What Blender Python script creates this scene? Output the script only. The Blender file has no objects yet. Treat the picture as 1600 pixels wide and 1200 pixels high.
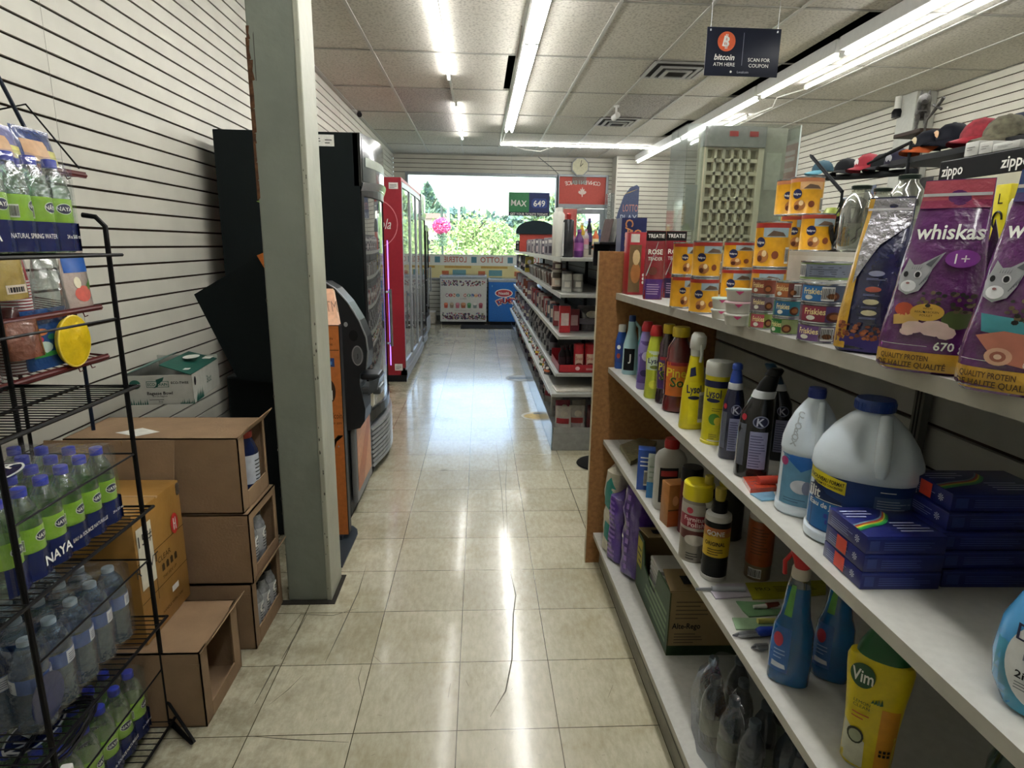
import bpy, bmesh, math, random
from mathutils import Vector, Matrix
random.seed(7)
R = math.radians; PI = math.pi
S = bpy.context.scene
C = S.collection
# ------------------------------------------------------------------ camera, world, exposure
CH = 1.4095; CZ = 2.983
fpx, pit, yaw, rol = 947.334, 0.2247, 0.0550, 0.01533
fw = Vector((math.sin(yaw)*math.cos(pit), math.cos(yaw)*math.cos(pit), -math.sin(pit)))
rt = Vector((math.cos(yaw), -math.sin(yaw), 0)); up = rt.cross(fw)
rt, up = rt*math.cos(rol)+up*math.sin(rol), up*math.cos(rol)-rt*math.sin(rol)
cd = bpy.data.cameras.new('camera'); cam = bpy.data.objects.new('camera', cd); C.objects.link(cam)
cd.sensor_width = 36; cd.lens = 36*fpx/1600; cd.clip_start = .02; cd.clip_end = 400
cam.matrix_world = Matrix(((rt.x, up.x, -fw.x, 0), (rt.y, up.y, -fw.y, 0), (rt.z, up.z, -fw.z, CH), (0, 0, 0, 1)))
S.camera = cam
S.view_settings.view_transform = 'Standard'; S.view_settings.look = 'None'
S.view_settings.gamma = 1; S.view_settings.use_curve_mapping = False
S.view_settings.exposure = 0.65
try: S.cycles.transparent_max_bounces = 32
except Exception: pass
w = bpy.data.worlds.new('sky'); S.world = w; w.use_nodes = True
nt = w.node_tree; bg = nt.nodes['Background']
sk = nt.nodes.new('ShaderNodeTexSky'); sk.sky_type = 'NISHITA'; sk.sun_disc = False
sk.sun_elevation = R(52); sk.sun_rotation = R(200); sk.dust_density = 3; sk.air_density = 1.2
nt.links.new(sk.outputs[0], bg.inputs[0]); bg.inputs[1].default_value = 0.75
sl = bpy.data.lights.new('sun', 'SUN'); sl.energy = 3.2; sl.angle = R(1); sl.color = (1, .96, .88)
so = bpy.data.objects.new('sun', sl); C.objects.link(so); so.rotation_euler = (R(38), 0, R(15))
TUBE = 24.0          # emission strength of the fluorescent tubes

O = Vector((0, 0, CH))
def at(x, y, **k):
    "where the line of sight of a photo pixel meets a real plane X=, Y= or Z="
    d = fw*fpx + rt*(x-800) - up*(y-600)
    (a, v), = k.items(); i = 'XYZ'.index(a)
    return O + d*((v-O[i])/d[i])

# ------------------------------------------------------------------ materials
def lin(h):
    if isinstance(h, (tuple, list)): return (*h[:3], 1)
    h = h.lstrip('#'); c = [int(h[i:i+2], 16)/255 for i in (0, 2, 4)]
    return (*[(v/12.92 if v <= .04045 else ((v+.055)/1.055)**2.4) for v in c], 1)
_m = {}
def M(col, rough=.5, metal=0, noise=.10, scale=30, bump=0, bscale=60, alpha=1, emit=0, trans=0, coat=0, kind=None):
    key = (str(col), rough, metal, noise, scale, bump, bscale, alpha, emit, trans, coat, kind)
    if key in _m: return _m[key]
    m = bpy.data.materials.new('material'); m.use_nodes = True; n = m.node_tree; b = n.nodes['Principled BSDF']
    c = lin(col)
    b.inputs['Base Color'].default_value = c
    b.inputs['Roughness'].default_value = rough; b.inputs['Metallic'].default_value = metal
    b.inputs['Alpha'].default_value = alpha
    if max(c[:3]) < .05 and not coat and not metal: b.inputs['Specular IOR Level'].default_value = .22
    if trans: b.inputs['Transmission Weight'].default_value = trans
    if coat: b.inputs['Coat Weight'].default_value = coat; b.inputs['Coat Roughness'].default_value = .12
    if emit: b.inputs['Emission Color'].default_value = c; b.inputs['Emission Strength'].default_value = emit
    if noise or bump:
        tc = n.nodes.new('ShaderNodeTexCoord')
    if noise:
        t = n.nodes.new('ShaderNodeTexNoise'); t.inputs['Scale'].default_value = scale; t.inputs['Detail'].default_value = 4
        n.links.new(tc.outputs['Object'], t.inputs['Vector'])
        r = n.nodes.new('ShaderNodeValToRGB')
        r.color_ramp.elements[0].position = .3; r.color_ramp.elements[1].position = .7
        r.color_ramp.elements[0].color = (*[v*(1-noise) for v in c[:3]], 1)
        r.color_ramp.elements[1].color = (*[min(1, v*(1+noise)+noise*.005) for v in c[:3]], 1)
        n.links.new(t.outputs['Fac'], r.inputs[0]); n.links.new(r.outputs[0], b.inputs['Base Color'])
    if bump:
        t2 = n.nodes.new('ShaderNodeTexNoise'); t2.inputs['Scale'].default_value = bscale; t2.inputs['Detail'].default_value = 5
        n.links.new(tc.outputs['Object'], t2.inputs['Vector'])
        bp = n.nodes.new('ShaderNodeBump'); bp.inputs['Strength'].default_value = bump; bp.inputs['Distance'].default_value = .01
        n.links.new(t2.outputs['Fac'], bp.inputs['Height']); n.links.new(bp.outputs[0], b.inputs['Normal'])
    _m[key] = m
    return m
def PL(col, rough=.32): return M(col, rough, noise=.04)                 # moulded plastic
def PR(col, rough=.4): return M(col, rough, noise=.12, scale=45)        # printed label
def FO(col, rough=.26): return M(col, rough, noise=.10, scale=25, bump=1.0, bscale=24, coat=1)  # crinkled film bag
def CB(col='#8f7559'): return M(col, .85, noise=.10, scale=14, bump=.12, bscale=120)  # cardboard
WHT = PR('#e6e6e0'); BLK = PR('#15161a'); NAVY = PR('#141c4a')
wire = M('#0c0c0e', .4, noise=0); redwire = M('#5a1c1c', .45, noise=0)
tube_mat = M((1, .99, .965), .4, noise=0, emit=TUBE)
tube_warm = M((1, .93, .72), .4, noise=0, emit=TUBE*.8)
fix_mat = PL('#dcdcd8', .4)
def thin(tint, rough, base, edge, bump=0, bscale=30, gcol='#ffffff'):
    "thin clear plastic or glass: tinted see-through with a glossy coat that grows towards the edges"
    m = bpy.data.materials.new('clear_film'); m.use_nodes = True; n = m.node_tree; N = n.nodes.new; L = n.links.new
    n.nodes.remove(n.nodes['Principled BSDF']); out = n.nodes['Material Output']
    tr_ = N('ShaderNodeBsdfTransparent'); tr_.inputs[0].default_value = lin(tint)
    gl = N('ShaderNodeBsdfPrincipled'); gl.inputs['Base Color'].default_value = lin(gcol); gl.inputs['Roughness'].default_value = rough; gl.inputs['Metallic'].default_value = .85
    lw = N('ShaderNodeLayerWeight'); lw.inputs[0].default_value = .35
    mr = N('ShaderNodeMapRange'); L(lw.outputs['Facing'], mr.inputs[0]); mr.inputs[3].default_value = base; mr.inputs[4].default_value = edge
    mx = N('ShaderNodeMixShader'); L(mr.outputs[0], mx.inputs[0]); L(tr_.outputs[0], mx.inputs[1]); L(gl.outputs[0], mx.inputs[2]); L(mx.outputs[0], out.inputs[0])
    if bump:
        tc = N('ShaderNodeTexCoord'); t = N('ShaderNodeTexNoise'); t.inputs['Scale'].default_value = bscale; t.inputs['Detail'].default_value = 3; L(tc.outputs['Object'], t.inputs['Vector'])
        bp = N('ShaderNodeBump'); bp.inputs['Strength'].default_value = bump; bp.inputs['Distance'].default_value = .01; L(t.outputs['Fac'], bp.inputs['Height']); L(bp.outputs[0], gl.inputs['Normal']); L(bp.outputs[0], lw.inputs['Normal'])
    return m
film = thin('#f6f8fa', .13, .07, .30, .8, 22)
clearp = thin('#dfe6e6', .1, .16, .6, .3, 40)
steel = M('#9a9da0', .35, metal=.8, noise=.05)

# ------------------------------------------------------------------ mesh builder
_tx = {}
def textmesh(s, bold=False):
    k = (s, bold)
    if k not in _tx:
        cu = bpy.data.curves.new('t', 'FONT'); cu.body = s; cu.resolution_u = 2
        if bold: cu.offset = .018
        ob = bpy.data.objects.new('t', cu); me = bpy.data.meshes.new_from_object(ob)
        V = [(v.co.x, v.co.y) for v in me.vertices]; F = [tuple(p.vertices) for p in me.polygons]
        bpy.data.objects.remove(ob); bpy.data.curves.remove(cu); bpy.data.meshes.remove(me)
        _tx[k] = (V, F)
    return _tx[k]
class MB:
    def __init__(s): s.V = []; s.F = []; s.I = []; s.SM = []; s.mats = []
    def mi(s, m):
        if m not in s.mats: s.mats.append(m)
        return s.mats.index(m)
    def add(s, V, F, m, sm=False, T=None):
        o = len(s.V); i = s.mi(m) if not isinstance(m, list) else None
        s.V += [tuple(T @ Vector(v)) if T else tuple(v) for v in V]
        for k, f in enumerate(F):
            s.F.append(tuple(o+a for a in f)); s.I.append(s.mi(m[k]) if i is None else i); s.SM.append(sm)
        return s
    def box(s, x0, x1, y0, y1, z0, z1, m, T=None):
        V = [(x, y, z) for z in (z0, z1) for y in (y0, y1) for x in (x0, x1)]
        return s.add(V, [(0, 2, 3, 1), (4, 5, 7, 6), (0, 1, 5, 4), (2, 6, 7, 3), (0, 4, 6, 2), (1, 3, 7, 5)], m, False, T)
    def rbox(s, x0, x1, y0, y1, z0, z1, m, b=.003, seg=2, T=None):
        bm = bmesh.new(); bmesh.ops.create_cube(bm, size=1)
        for v in bm.verts: v.co = Vector(((x0+x1)/2+v.co.x*(x1-x0), (y0+y1)/2+v.co.y*(y1-y0), (z0+z1)/2+v.co.z*(z1-z0)))
        bmesh.ops.bevel(bm, geom=bm.edges[:], offset=b, segments=seg, affect='EDGES', profile=.5)
        bm.verts.index_update()
        s.add([v.co[:] for v in bm.verts], [tuple(v.index for v in f.verts) for f in bm.faces], m, False, T); bm.free(); return s
    def tube(s, P, r, m, n=8, closed=False, cap=True):
        P = [Vector(p) for p in P]; N = len(P); V = []; F = []
        for i, p in enumerate(P):
            if closed: d = P[(i+1) % N]-P[i-1]
            else: d = P[min(i+1, N-1)]-P[max(i-1, 0)]
            d.normalize()
            if i == 0: a = d.cross(Vector((0, 1, 0))) if abs(d.z) > .9 else d.cross(Vector((0, 0, 1)))
            else: a = a-d*a.dot(d)                      # carry the frame along, so that the tube never twists
            if a.length < 1e-5: a = d.orthogonal()
            a.normalize(); b = d.cross(a); rr = r[i] if isinstance(r, list) else r
            V += [p+(a*math.cos(2*PI*k/n)+b*math.sin(2*PI*k/n))*rr for k in range(n)]
        for i in range(N if closed else N-1):
            j = (i+1) % N
            F += [(i*n+k, i*n+(k+1) % n, j*n+(k+1) % n, j*n+k) for k in range(n)]
        if cap and not closed: F += [tuple(range(n)), tuple(range((N-1)*n, N*n))]
        return s.add(V, F, m, True)
    def loft(s, secs, m, n=24, ribs=0, T=None):
        "secs: (z, half width, half depth, cx, cy, exponent[, material of the band above])"
        V = []; F = []; mm = []
        for q in secs:
            z, a, b, cx, cy, p = q[:6]
            for k in range(n):
                t = 2*PI*k/n-PI/2; c, d = math.cos(t), math.sin(t)
                V.append((cx+a*math.copysign(abs(c)**(2/p), c), cy+b*math.copysign(abs(d)**(2/p), d), z))
        for i in range(len(secs)-1):
            q = secs[i]; mt = q[6] if len(q) > 6 and q[6] else m
            for k in range(n):
                F.append((i*n+k, i*n+(k+1) % n, (i+1)*n+(k+1) % n, (i+1)*n+k)); mm.append(mt)
        F.append(tuple(range(n-1, -1, -1))); mm.append(m if not (len(secs[0]) > 6 and secs[0][6]) else secs[0][6])
        L = len(secs)-1; F.append(tuple(range(L*n, L*n+n))); q = secs[-2]; mm.append(q[6] if len(q) > 6 and q[6] else m)
        return s.add(V, F, mm, True, T)
    def lathe(s, prof, m, cx=0, cy=0, n=20, T=None):
        return s.loft([(q[1], max(q[0], 1e-4), max(q[0], 1e-4), cx, cy, 2)+tuple(q[2:3]) for q in prof], m, n, T=T)
    def prism(s, P, fm, d, m, sm=False):
        "outline P in (u,v), mapped by fm(u,v,depth)"
        n = len(P); V = [fm(u, v, 0) for u, v in P]+[fm(u, v, d) for u, v in P]
        return s.add(V, [tuple(range(n-1, -1, -1)), tuple(range(n, 2*n))]+[(k, (k+1) % n, n+(k+1) % n, n+k) for k in range(n)], m, sm)
    def text(s, t, h, fm, m, u=0, v=0, al='C', bold=False, sx=1, rot=0, wmax=None):
        V, F = textmesh(t, bold)
        if not V: return s
        x0 = min(a for a, b in V); x1 = max(a for a, b in V); k = h/.7
        if wmax and (x1-x0)*k*sx > wmax: sx = wmax/((x1-x0)*k)
        off = {'C': -(x0+x1)/2, 'L': -x0, 'R': -x1}[al]; c, d = math.cos(rot), math.sin(rot)
        W = []
        for a, b in V:
            a = (a+off)*k*sx; b = (b-.35)*k
            W.append(fm(u+a*c-b*d, v+a*d+b*c))
        return s.add(W, F, m)
    def patch(s, fm, u0, u1, v0, v1, m, nu=8, nv=4):
        V = [fm(u0+(u1-u0)*i/nu, v0+(v1-v0)*j/nv) for j in range(nv+1) for i in range(nu+1)]
        return s.add(V, [(j*(nu+1)+i, j*(nu+1)+i+1, (j+1)*(nu+1)+i+1, (j+1)*(nu+1)+i) for j in range(nv) for i in range(nu)], m, True)
    def rings(s, fm, c, P, m, R_):
        n = len(P); V = [fm(*c)]+[fm(c[0]+(u-c[0])*t, c[1]+(v-c[1])*t) for t in R_ for u, v in P]
        F = [(0, k+1, (k+1) % n+1) for k in range(n)]
        for j in range(len(R_)-1): F += [(1+j*n+k, 1+(j+1)*n+k, 1+(j+1)*n+(k+1) % n, 1+j*n+(k+1) % n) for k in range(n)]
        return s.add(V, F, m)
    def disc(s, fm, u, v, ru, rv, m, n=20):
        return s.rings(fm, (u, v), [(u+ru*math.cos(2*PI*k/n), v+rv*math.sin(2*PI*k/n)) for k in range(n)], m, (.4, .75, 1) if ru > .006 else (1,))
    def poly(s, fm, P, m):
        "flat shape laid on a curved surface, cut fine enough to follow it"
        if max(u for u, v in P)-min(u for u, v in P) < .012: return s.add([fm(u, v) for u, v in P], [tuple(range(len(P)))], m)
        Q = []; n = len(P)
        for i in range(n):
            (a, b), (c, d) = P[i], P[(i+1) % n]
            for k in range(4): Q.append((a+(c-a)*k/4, b+(d-b)*k/4))
        return s.rings(fm, (sum(u for u, v in P)/n, sum(v for u, v in P)/n), Q, m, (.25, .5, .75, 1))
    def lines(s, fm, u0, u1, v0, v1, n, m, th=.3, seed=1):
        "rows of unreadable small print"
        rr = random.Random(seed); dv = (v1-v0)/n
        for i in range(n):
            e = u0+(u1-u0)*rr.uniform(.6, 1); v = v0+dv*i
            s.patch(fm, u0, e, v, v+dv*th, m, 3, 1)
        return s
    def bars(s, fm, u0, u1, v0, v1, m=None, bg=None, n=14, seed=2):
        "a bar code"
        rr = random.Random(seed); s.patch(fm, u0, u1, v0, v1, bg or WHT, 2, 1)
        du = (u1-u0)/(n+1)
        for i in range(n):
            a = u0+du*(i+.6); f2 = lambda u, v, f=fm: f(u, v, .0004) if callable(f) else None
            s.add([fm(a, v0+(v1-v0)*.12, .0005), fm(a+du*rr.uniform(.3, .7), v0+(v1-v0)*.12, .0005), fm(a+du*rr.uniform(.3, .7), v0+(v1-v0)*.9, .0005), fm(a, v0+(v1-v0)*.9, .0005)], [(0, 1, 2, 3)], m or BLK)
        return s
    def build(s, name, parent=None, loc=None, rz=0, flat=False):
        me = bpy.data.meshes.new(name); me.from_pydata(s.V, [], s.F)
        for m in s.mats: me.materials.append(m)
        me.polygons.foreach_set('material_index', s.I); me.polygons.foreach_set('use_smooth', [x and not flat for x in s.SM])
        me.update()
        if any(s.SM):
            try: me.set_sharp_from_angle(angle=R(40))
            except Exception: pass
        o = bpy.data.objects.new(name, me); C.objects.link(o)
        if parent: o.parent = parent
        if loc is not None: o.location = loc
        o.rotation_euler.z = rz
        return o
def fy(y, off=.0008):       # face looking towards -Y, u to the right, v up
    return lambda u, v, d=0: (u, y-off-d, v)
def fx(x, off=.0008):       # face looking towards -X (u runs along -Y)
    return lambda u, v, d=0: (x-off-d, -u, v)
def fxp(x, off=.0008):      # face looking towards +X (u runs along +Y)
    return lambda u, v, d=0: (x+off+d, u, v)
def fz(z, off=.0008):
    return lambda u, v, d=0: (u, v, z+off+d)
def fcyl(r, off=.0008, cx=0, cy=0, turn=0):
    def f(u, v, d=0):
        a = u/r+turn; q = r+off+d
        return (cx+q*math.sin(a), cy-q*math.cos(a), v)
    return f
def floft(secs, off=.001):
    def f(u, v, d=0):
        S2 = [q for q in secs]
        for i in range(len(S2)-1):
            if S2[i][0] <= v <= S2[i+1][0]+1e-9: break
        A, B = S2[i], S2[i+1]; t = 0 if B[0] == A[0] else min(1, max(0, (v-A[0])/(B[0]-A[0])))
        a, b, cx, cy, p = [A[j]+(B[j]-A[j])*t for j in range(1, 6)]
        k = min(.985, abs(u)/max(a, 1e-5))
        return (cx+math.copysign(k*a, u), cy-b*(1-k**p)**(1/p)-off-d, v)
    return f
def tag(o, label, cat, group=None, kind=None):
    if kind: o['kind'] = kind
    if label: o['label'] = label
    if cat: o['category'] = cat
    if group: o['group'] = group
    return o
def thing(name, label, cat, loc=(0, 0, 0), rz=0, group=None):
    o = bpy.data.objects.new(name, None); C.objects.link(o); o.empty_display_size = .05
    o.location = loc; o.rotation_euler.z = rz
    return tag(o, label, cat, group)
def copy_tree(o, parent=None):
    c = o.copy(); C.objects.link(c); c.parent = parent
    for ch in list(o.children): copy_tree(ch, c)
    return c
def again(src, loc, rz, label, group=None, sc=None):
    c = copy_tree(src); c.location = loc; c.rotation_euler.z = rz; c['label'] = label
    if group: c['group'] = group
    if sc: c.scale = (sc,)*3 if not isinstance(sc, tuple) else sc
    return c
def struct(o): o['kind'] = 'structure'; return o
# ------------------------------------------------------------------ room shell
XL, XR, YE, YB = -1.555, 4.59, 11.6, -2.6
# vinyl tile floor: one-foot tiles
def floor_mat():
    m = bpy.data.materials.new('vinyl_tiles'); m.use_nodes = True; n = m.node_tree; b = n.nodes['Principled BSDF']; L = n.links.new; N = n.nodes.new
    tc = N('ShaderNodeTexCoord'); mp = N('ShaderNodeMapping'); L(tc.outputs['Object'], mp.inputs[0])
    mp.inputs['Location'].default_value = (.0639, -1.5337, 0)
    br = N('ShaderNodeTexBrick'); br.offset = 0; br.squash = 1
    br.inputs['Scale'].default_value = 1; br.inputs['Brick Width'].default_value = .3048; br.inputs['Row Height'].default_value = .3048
    br.inputs['Mortar Size'].default_value = .0016; br.inputs['Mortar Smooth'].default_value = .3; br.inputs['Bias'].default_value = 0
    br.inputs['Color1'].default_value = lin('#c2beaa'); br.inputs['Color2'].default_value = lin('#b5b19d'); br.inputs['Mortar'].default_value = lin('#3f3b2a')
    L(mp.outputs[0], br.inputs['Vector'])
    # mottling with streaks
    ms = N('ShaderNodeMapping'); L(tc.outputs['Object'], ms.inputs[0]); ms.inputs['Scale'].default_value = (14, 5, 1)
    n1 = N('ShaderNodeTexNoise'); n1.inputs['Scale'].default_value = 4; n1.inputs['Detail'].default_value = 8; n1.inputs['Roughness'].default_value = .7; L(ms.outputs[0], n1.inputs['Vector'])
    r1 = N('ShaderNodeValToRGB'); r1.color_ramp.elements[0].position = .3; r1.color_ramp.elements[1].position = .62
    r1.color_ramp.elements[0].color = (.72, .70, .62, 1); r1.color_ramp.elements[1].color = (1.06, 1.06, 1.04, 1); L(n1.outputs['Fac'], r1.inputs[0])
    mx = N('ShaderNodeMix'); mx.data_type = 'RGBA'; mx.blend_type = 'MULTIPLY'; mx.inputs[0].default_value = .75
    L(br.outputs['Color'], mx.inputs[6]); L(r1.outputs[0], mx.inputs[7])
    # dirt blotches
    n2 = N('ShaderNodeTexNoise'); n2.inputs['Scale'].default_value = 1.6; n2.inputs['Detail'].default_value = 9; n2.inputs['Roughness'].default_value = .65; L(tc.outputs['Object'], n2.inputs['Vector'])
    r2 = N('ShaderNodeValToRGB'); r2.color_ramp.elements[0].position = .34; r2.color_ramp.elements[1].position = .52
    r2.color_ramp.elements[0].color = (.70, .66, .54, 1); r2.color_ramp.elements[1].color = (1, 1, 1, 1); L(n2.outputs['Fac'], r2.inputs[0])
    m2 = N('ShaderNodeMix'); m2.data_type = 'RGBA'; m2.blend_type = 'MULTIPLY'; m2.inputs[0].default_value = .7
    L(mx.outputs[2], m2.inputs[6]); L(r2.outputs[0], m2.inputs[7])
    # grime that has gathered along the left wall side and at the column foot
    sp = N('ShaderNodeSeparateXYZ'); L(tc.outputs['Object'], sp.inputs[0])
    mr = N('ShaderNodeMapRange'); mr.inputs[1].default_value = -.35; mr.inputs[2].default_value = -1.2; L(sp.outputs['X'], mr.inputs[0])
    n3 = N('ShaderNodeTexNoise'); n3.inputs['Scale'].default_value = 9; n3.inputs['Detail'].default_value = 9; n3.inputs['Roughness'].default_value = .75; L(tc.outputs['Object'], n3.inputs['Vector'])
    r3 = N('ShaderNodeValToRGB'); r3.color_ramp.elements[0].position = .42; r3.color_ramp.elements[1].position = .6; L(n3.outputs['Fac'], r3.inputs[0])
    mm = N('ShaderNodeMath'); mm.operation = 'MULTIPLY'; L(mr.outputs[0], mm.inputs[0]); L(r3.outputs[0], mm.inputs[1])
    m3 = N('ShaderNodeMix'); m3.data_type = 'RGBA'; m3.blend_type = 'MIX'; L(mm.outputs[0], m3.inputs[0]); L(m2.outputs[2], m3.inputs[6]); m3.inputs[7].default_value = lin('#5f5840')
    L(m3.outputs[2], b.inputs['Base Color'])
    rr = N('ShaderNodeMapRange'); L(n1.outputs['Fac'], rr.inputs[0]); rr.inputs[3].default_value = .12; rr.inputs[4].default_value = .34; L(rr.outputs[0], b.inputs['Roughness']); b.inputs['Coat Weight'].default_value = .55; b.inputs['Coat Roughness'].default_value = .10
    bp = N('ShaderNodeBump'); bp.inputs['Strength'].default_value = .10; bp.inputs['Distance'].default_value = .003
    n4 = N('ShaderNodeTexNoise'); n4.inputs['Scale'].default_value = 7; n4.inputs['Detail'].default_value = 4; L(tc.outputs['Object'], n4.inputs['Vector'])
    L(n4.outputs['Fac'], bp.inputs['Height']); L(bp.outputs[0], b.inputs['Normal'])
    return m
b = MB(); fl_m = floor_mat(); b.box(XL-.1, XR+.1, YB, YE+.1, -.06, 0, fl_m)
# scuffs and cracks in the vinyl
crk = M('#4a4634', .6, noise=0)
def scuff(P, w=.0016):
    pts = [Vector((*at(x, y, Z=0)[:2], .0005)) for x, y in P]; V = []; F = []
    for i, p in enumerate(pts):
        d = (pts[min(i+1, len(pts)-1)]-pts[max(i-1, 0)]).normalized(); q = Vector((-d.y, d.x, 0))*w*(.3 if i in (0, len(pts)-1) else 1)
        V += [p-q, p+q]
    F = [(2*i, 2*i+2, 2*i+3, 2*i+1) for i in range(len(pts)-1)]
    b.add(V, F, crk)
sc = [([(766, 1120), (790, 1080), (800, 1030), (802, 960), (806, 930), (797, 892)], .0022), ([(583, 1024), (596, 1036)], .002), ([(420, 1102), (450, 1078), (474, 1054)], .0012),
      ([(508, 1036), (530, 990), (560, 925), (572, 885)], .002), ([(700, 1090), (704, 1068)], .002), ([(732, 1072), (728, 1063)], .002), ([(640, 650), (700, 658)], .004), ([(655, 646), (716, 657)], .003),
      ([(440, 1030), (455, 1005), (480, 960)], .003), ([(398, 1100), (430, 1040), (446, 1036)], .003), ([(565, 1090), (560, 1060), (566, 1040)], .0012), ([(950, 1090), (958, 1070)], .0014),
      ([(450, 985), (470, 960), (520, 962), (560, 950)], .002), ([(385, 1150), (460, 1156), (545, 1160)], .002), ([(793, 700), (790, 760), (794, 860)], .0016), ([(775, 690), (784, 770), (789, 850)], .0016)]
for P, wd in sc: scuff(P, wd)
rr = random.Random(5)
for i in range(70):
    x = rr.uniform(400, 1040); y = rr.uniform(760, 1190); a = rr.uniform(0, 6.3); l = rr.uniform(2, 9)
    scuff([(x, y), (x+l*math.cos(a), y+l*.5*math.sin(a))], rr.uniform(.0006, .0016))
struct(b.build('floor'))

# slat walls
slat_w = M('#c9c7bb', .5, noise=.05, scale=6, bump=.05, bscale=90); slat_dark = M('#33261c', .8, noise=.1)
def slats(b, axis, pos, a0, a1, z0, z1, face, m=slat_w, ph=.0, pitch=.0762, gap=.0100, th=.012):
    "boards along X or Y with dark grooves between; face = +1/-1 side looked at"
    z = ph
    while z > z0: z -= pitch
    while z < z1:
        lo, hi = max(z0, z+gap/2), min(z1, z+pitch-gap/2)
        if hi > lo:
            p0, p1 = sorted((pos, pos-face*th))
            if axis == 'Y': b.box(p0, p1, a0, a1, lo, hi, m)
            else: b.box(a0, a1, p0, p1, lo, hi, m)
        z += pitch
    p0, p1 = sorted((pos-face*th*.9, pos-face*(th+.02)))
    if axis == 'Y': b.box(p0, p1, a0, a1, z0, z1, slat_dark)
    else: b.box(a0, a1, p0, p1, z0, z1, slat_dark)
b = MB(); slats(b, 'Y', XL, YB, YE, 0, CZ, 1, ph=.005)
for yy in (2.47, 4.9, 7.3):       # panel joints
    b.box(XL, XL+.0006, yy, yy+.0016, 1.0, CZ-.02, M('#8f8d82', .6, noise=0))
for yy, zz in ((2.0, 2.08), (2.05, 1.76), (2.62, 1.98), (2.2, 1.9)):
    b.box(XL, XL+.001, yy, yy+.006, zz, zz+.008, BLK)
struct(b.build('wall_left'))
b = MB(); slats(b, 'Y', XR, YB, YE, 0, CZ, -1, ph=.02)
struct(b.build('wall_right'))
# window wall with its openings
wx0, wx1, wz0, wz1 = -1.30, 1.385, .80, 2.63
dx0, dx1, dz1, tz0, tz1 = 1.45, 2.31, 2.10, 2.17, 2.65
b = MB()
slats(b, 'X', YE, XL, XR, 2.66, CZ, -1, ph=.01)
slats(b, 'X', YE, XL, 1.42, 0, wz0, -1, ph=.01)
slats(b, 'X', YE, 2.36, XR, 0, 2.66, -1, ph=.01)
b.box(XL, wx0-.05, YE-.01, YE+.10, wz0, 2.66, slat_w)
b.box(1.39, 1.45, YE-.01, YE+.10, 0, 2.66, slat_w)
b.box(XL, XR, YE+.035, YE+.12, 2.66, CZ, slat_w)
b.box(XL, 1.42, YE+.035, YE+.12, 0, wz0, slat_w)
b.box(2.36, XR, YE+.035, YE+.12, 0, 2.66, slat_w)
struct(b.build('wall_end'))
b = MB(); b.box(XL-.1, XR+.1, YB-.05, YB, 0, CZ, M('#b4b0a4', .7)); struct(b.build('wall_rear'))
# projecting slat-wall return to the right of the door
b = MB(); slats(b, 'X', 11.25, 2.44, XR, 0, CZ, -1, ph=.03); b.box(2.42, 2.44, 11.25, YE, 0, CZ, slat_w)
struct(b.build('wall_return'))
# window
alu = M('#8f9499', .4, metal=.5, noise=.05); glass = M('#e4f0f4', .03, noise=0, alpha=.06)
b = MB(); g = .05
for (x0, x1, z0, z1) in ((wx0-g, wx0, wz0-g, wz1+g), (wx1, wx1+g, wz0-g, wz1+g), (wx0, wx1, wz1, wz1+g), (wx0, wx1, wz0-g, wz0)):
    b.rbox(x0, x1, YE-.035, YE+.06, z0, z1, alu)
wf = struct(b.build('window_1'))
MB().box(wx0, wx1, YE+.01, YE+.016, wz0, wz1, glass).build('pane', wf)
# door with transom
b = MB()
for (x0, x1, z0, z1) in ((dx0-.045, dx0, 0, tz1+.04), (dx1, dx1+.045, 0, tz1+.04), (dx0, dx1, tz1, tz1+.04), (dx0, dx1, dz1, tz0)):
    b.rbox(x0, x1, YE-.035, YE+.06, z0, z1, alu)
df = struct(b.build('trim_1'))
MB().box(dx0, dx1, YE+.01, YE+.016, tz0, tz1, glass).build('pane', df)
b = MB()
for (x0, x1, z0, z1) in ((dx0+.005, dx0+.085, .01, dz1-.01), (dx1-.085, dx1-.005, .01, dz1-.01), (dx0+.085, dx1-.085, dz1-.10, dz1-.01), (dx0+.085, dx1-.085, .01, .25)):
    b.rbox(x0, x1, YE-.02, YE+.03, z0, z1, alu)
dr = struct(b.build('door_1'))
MB().box(dx0+.08, dx1-.08, YE, YE+.006, .25, dz1-.10, glass).build('pane', dr)
MB().tube([(dx0+.10, YE-.07, .95), (dx0+.10, YE-.07, 1.15)], .012, steel).tube([(dx0+.05, YE-.03, 1.05), (dx0+.10, YE-.07, 1.05)], .01, steel).build('door_handle', dr)
MB().rbox(dx0+.12, dx0+.42, YE-.07, YE-.02, 2.03, 2.09, steel).tube([(dx0+.2, YE-.09, 2.08), (dx0+.55, YE-.16, 2.10), (dx0+.7, YE-.03, 2.12)], .008, steel).build('door_closer', dr)
# baseboards
bbm = M('#5b5a52', .6)
b = MB(); b.box(XL, XL+.012, YB, 1.9, 0, .10, bbm); b.box(XL, XL+.012, 2.5, YE, 0, .10, bbm); struct(b.build('baseboard_left'))
b = MB(); b.box(XL+.02, 1.39, YE-.012, YE, 0, .09, bbm); struct(b.build('baseboard_end'))

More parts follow.
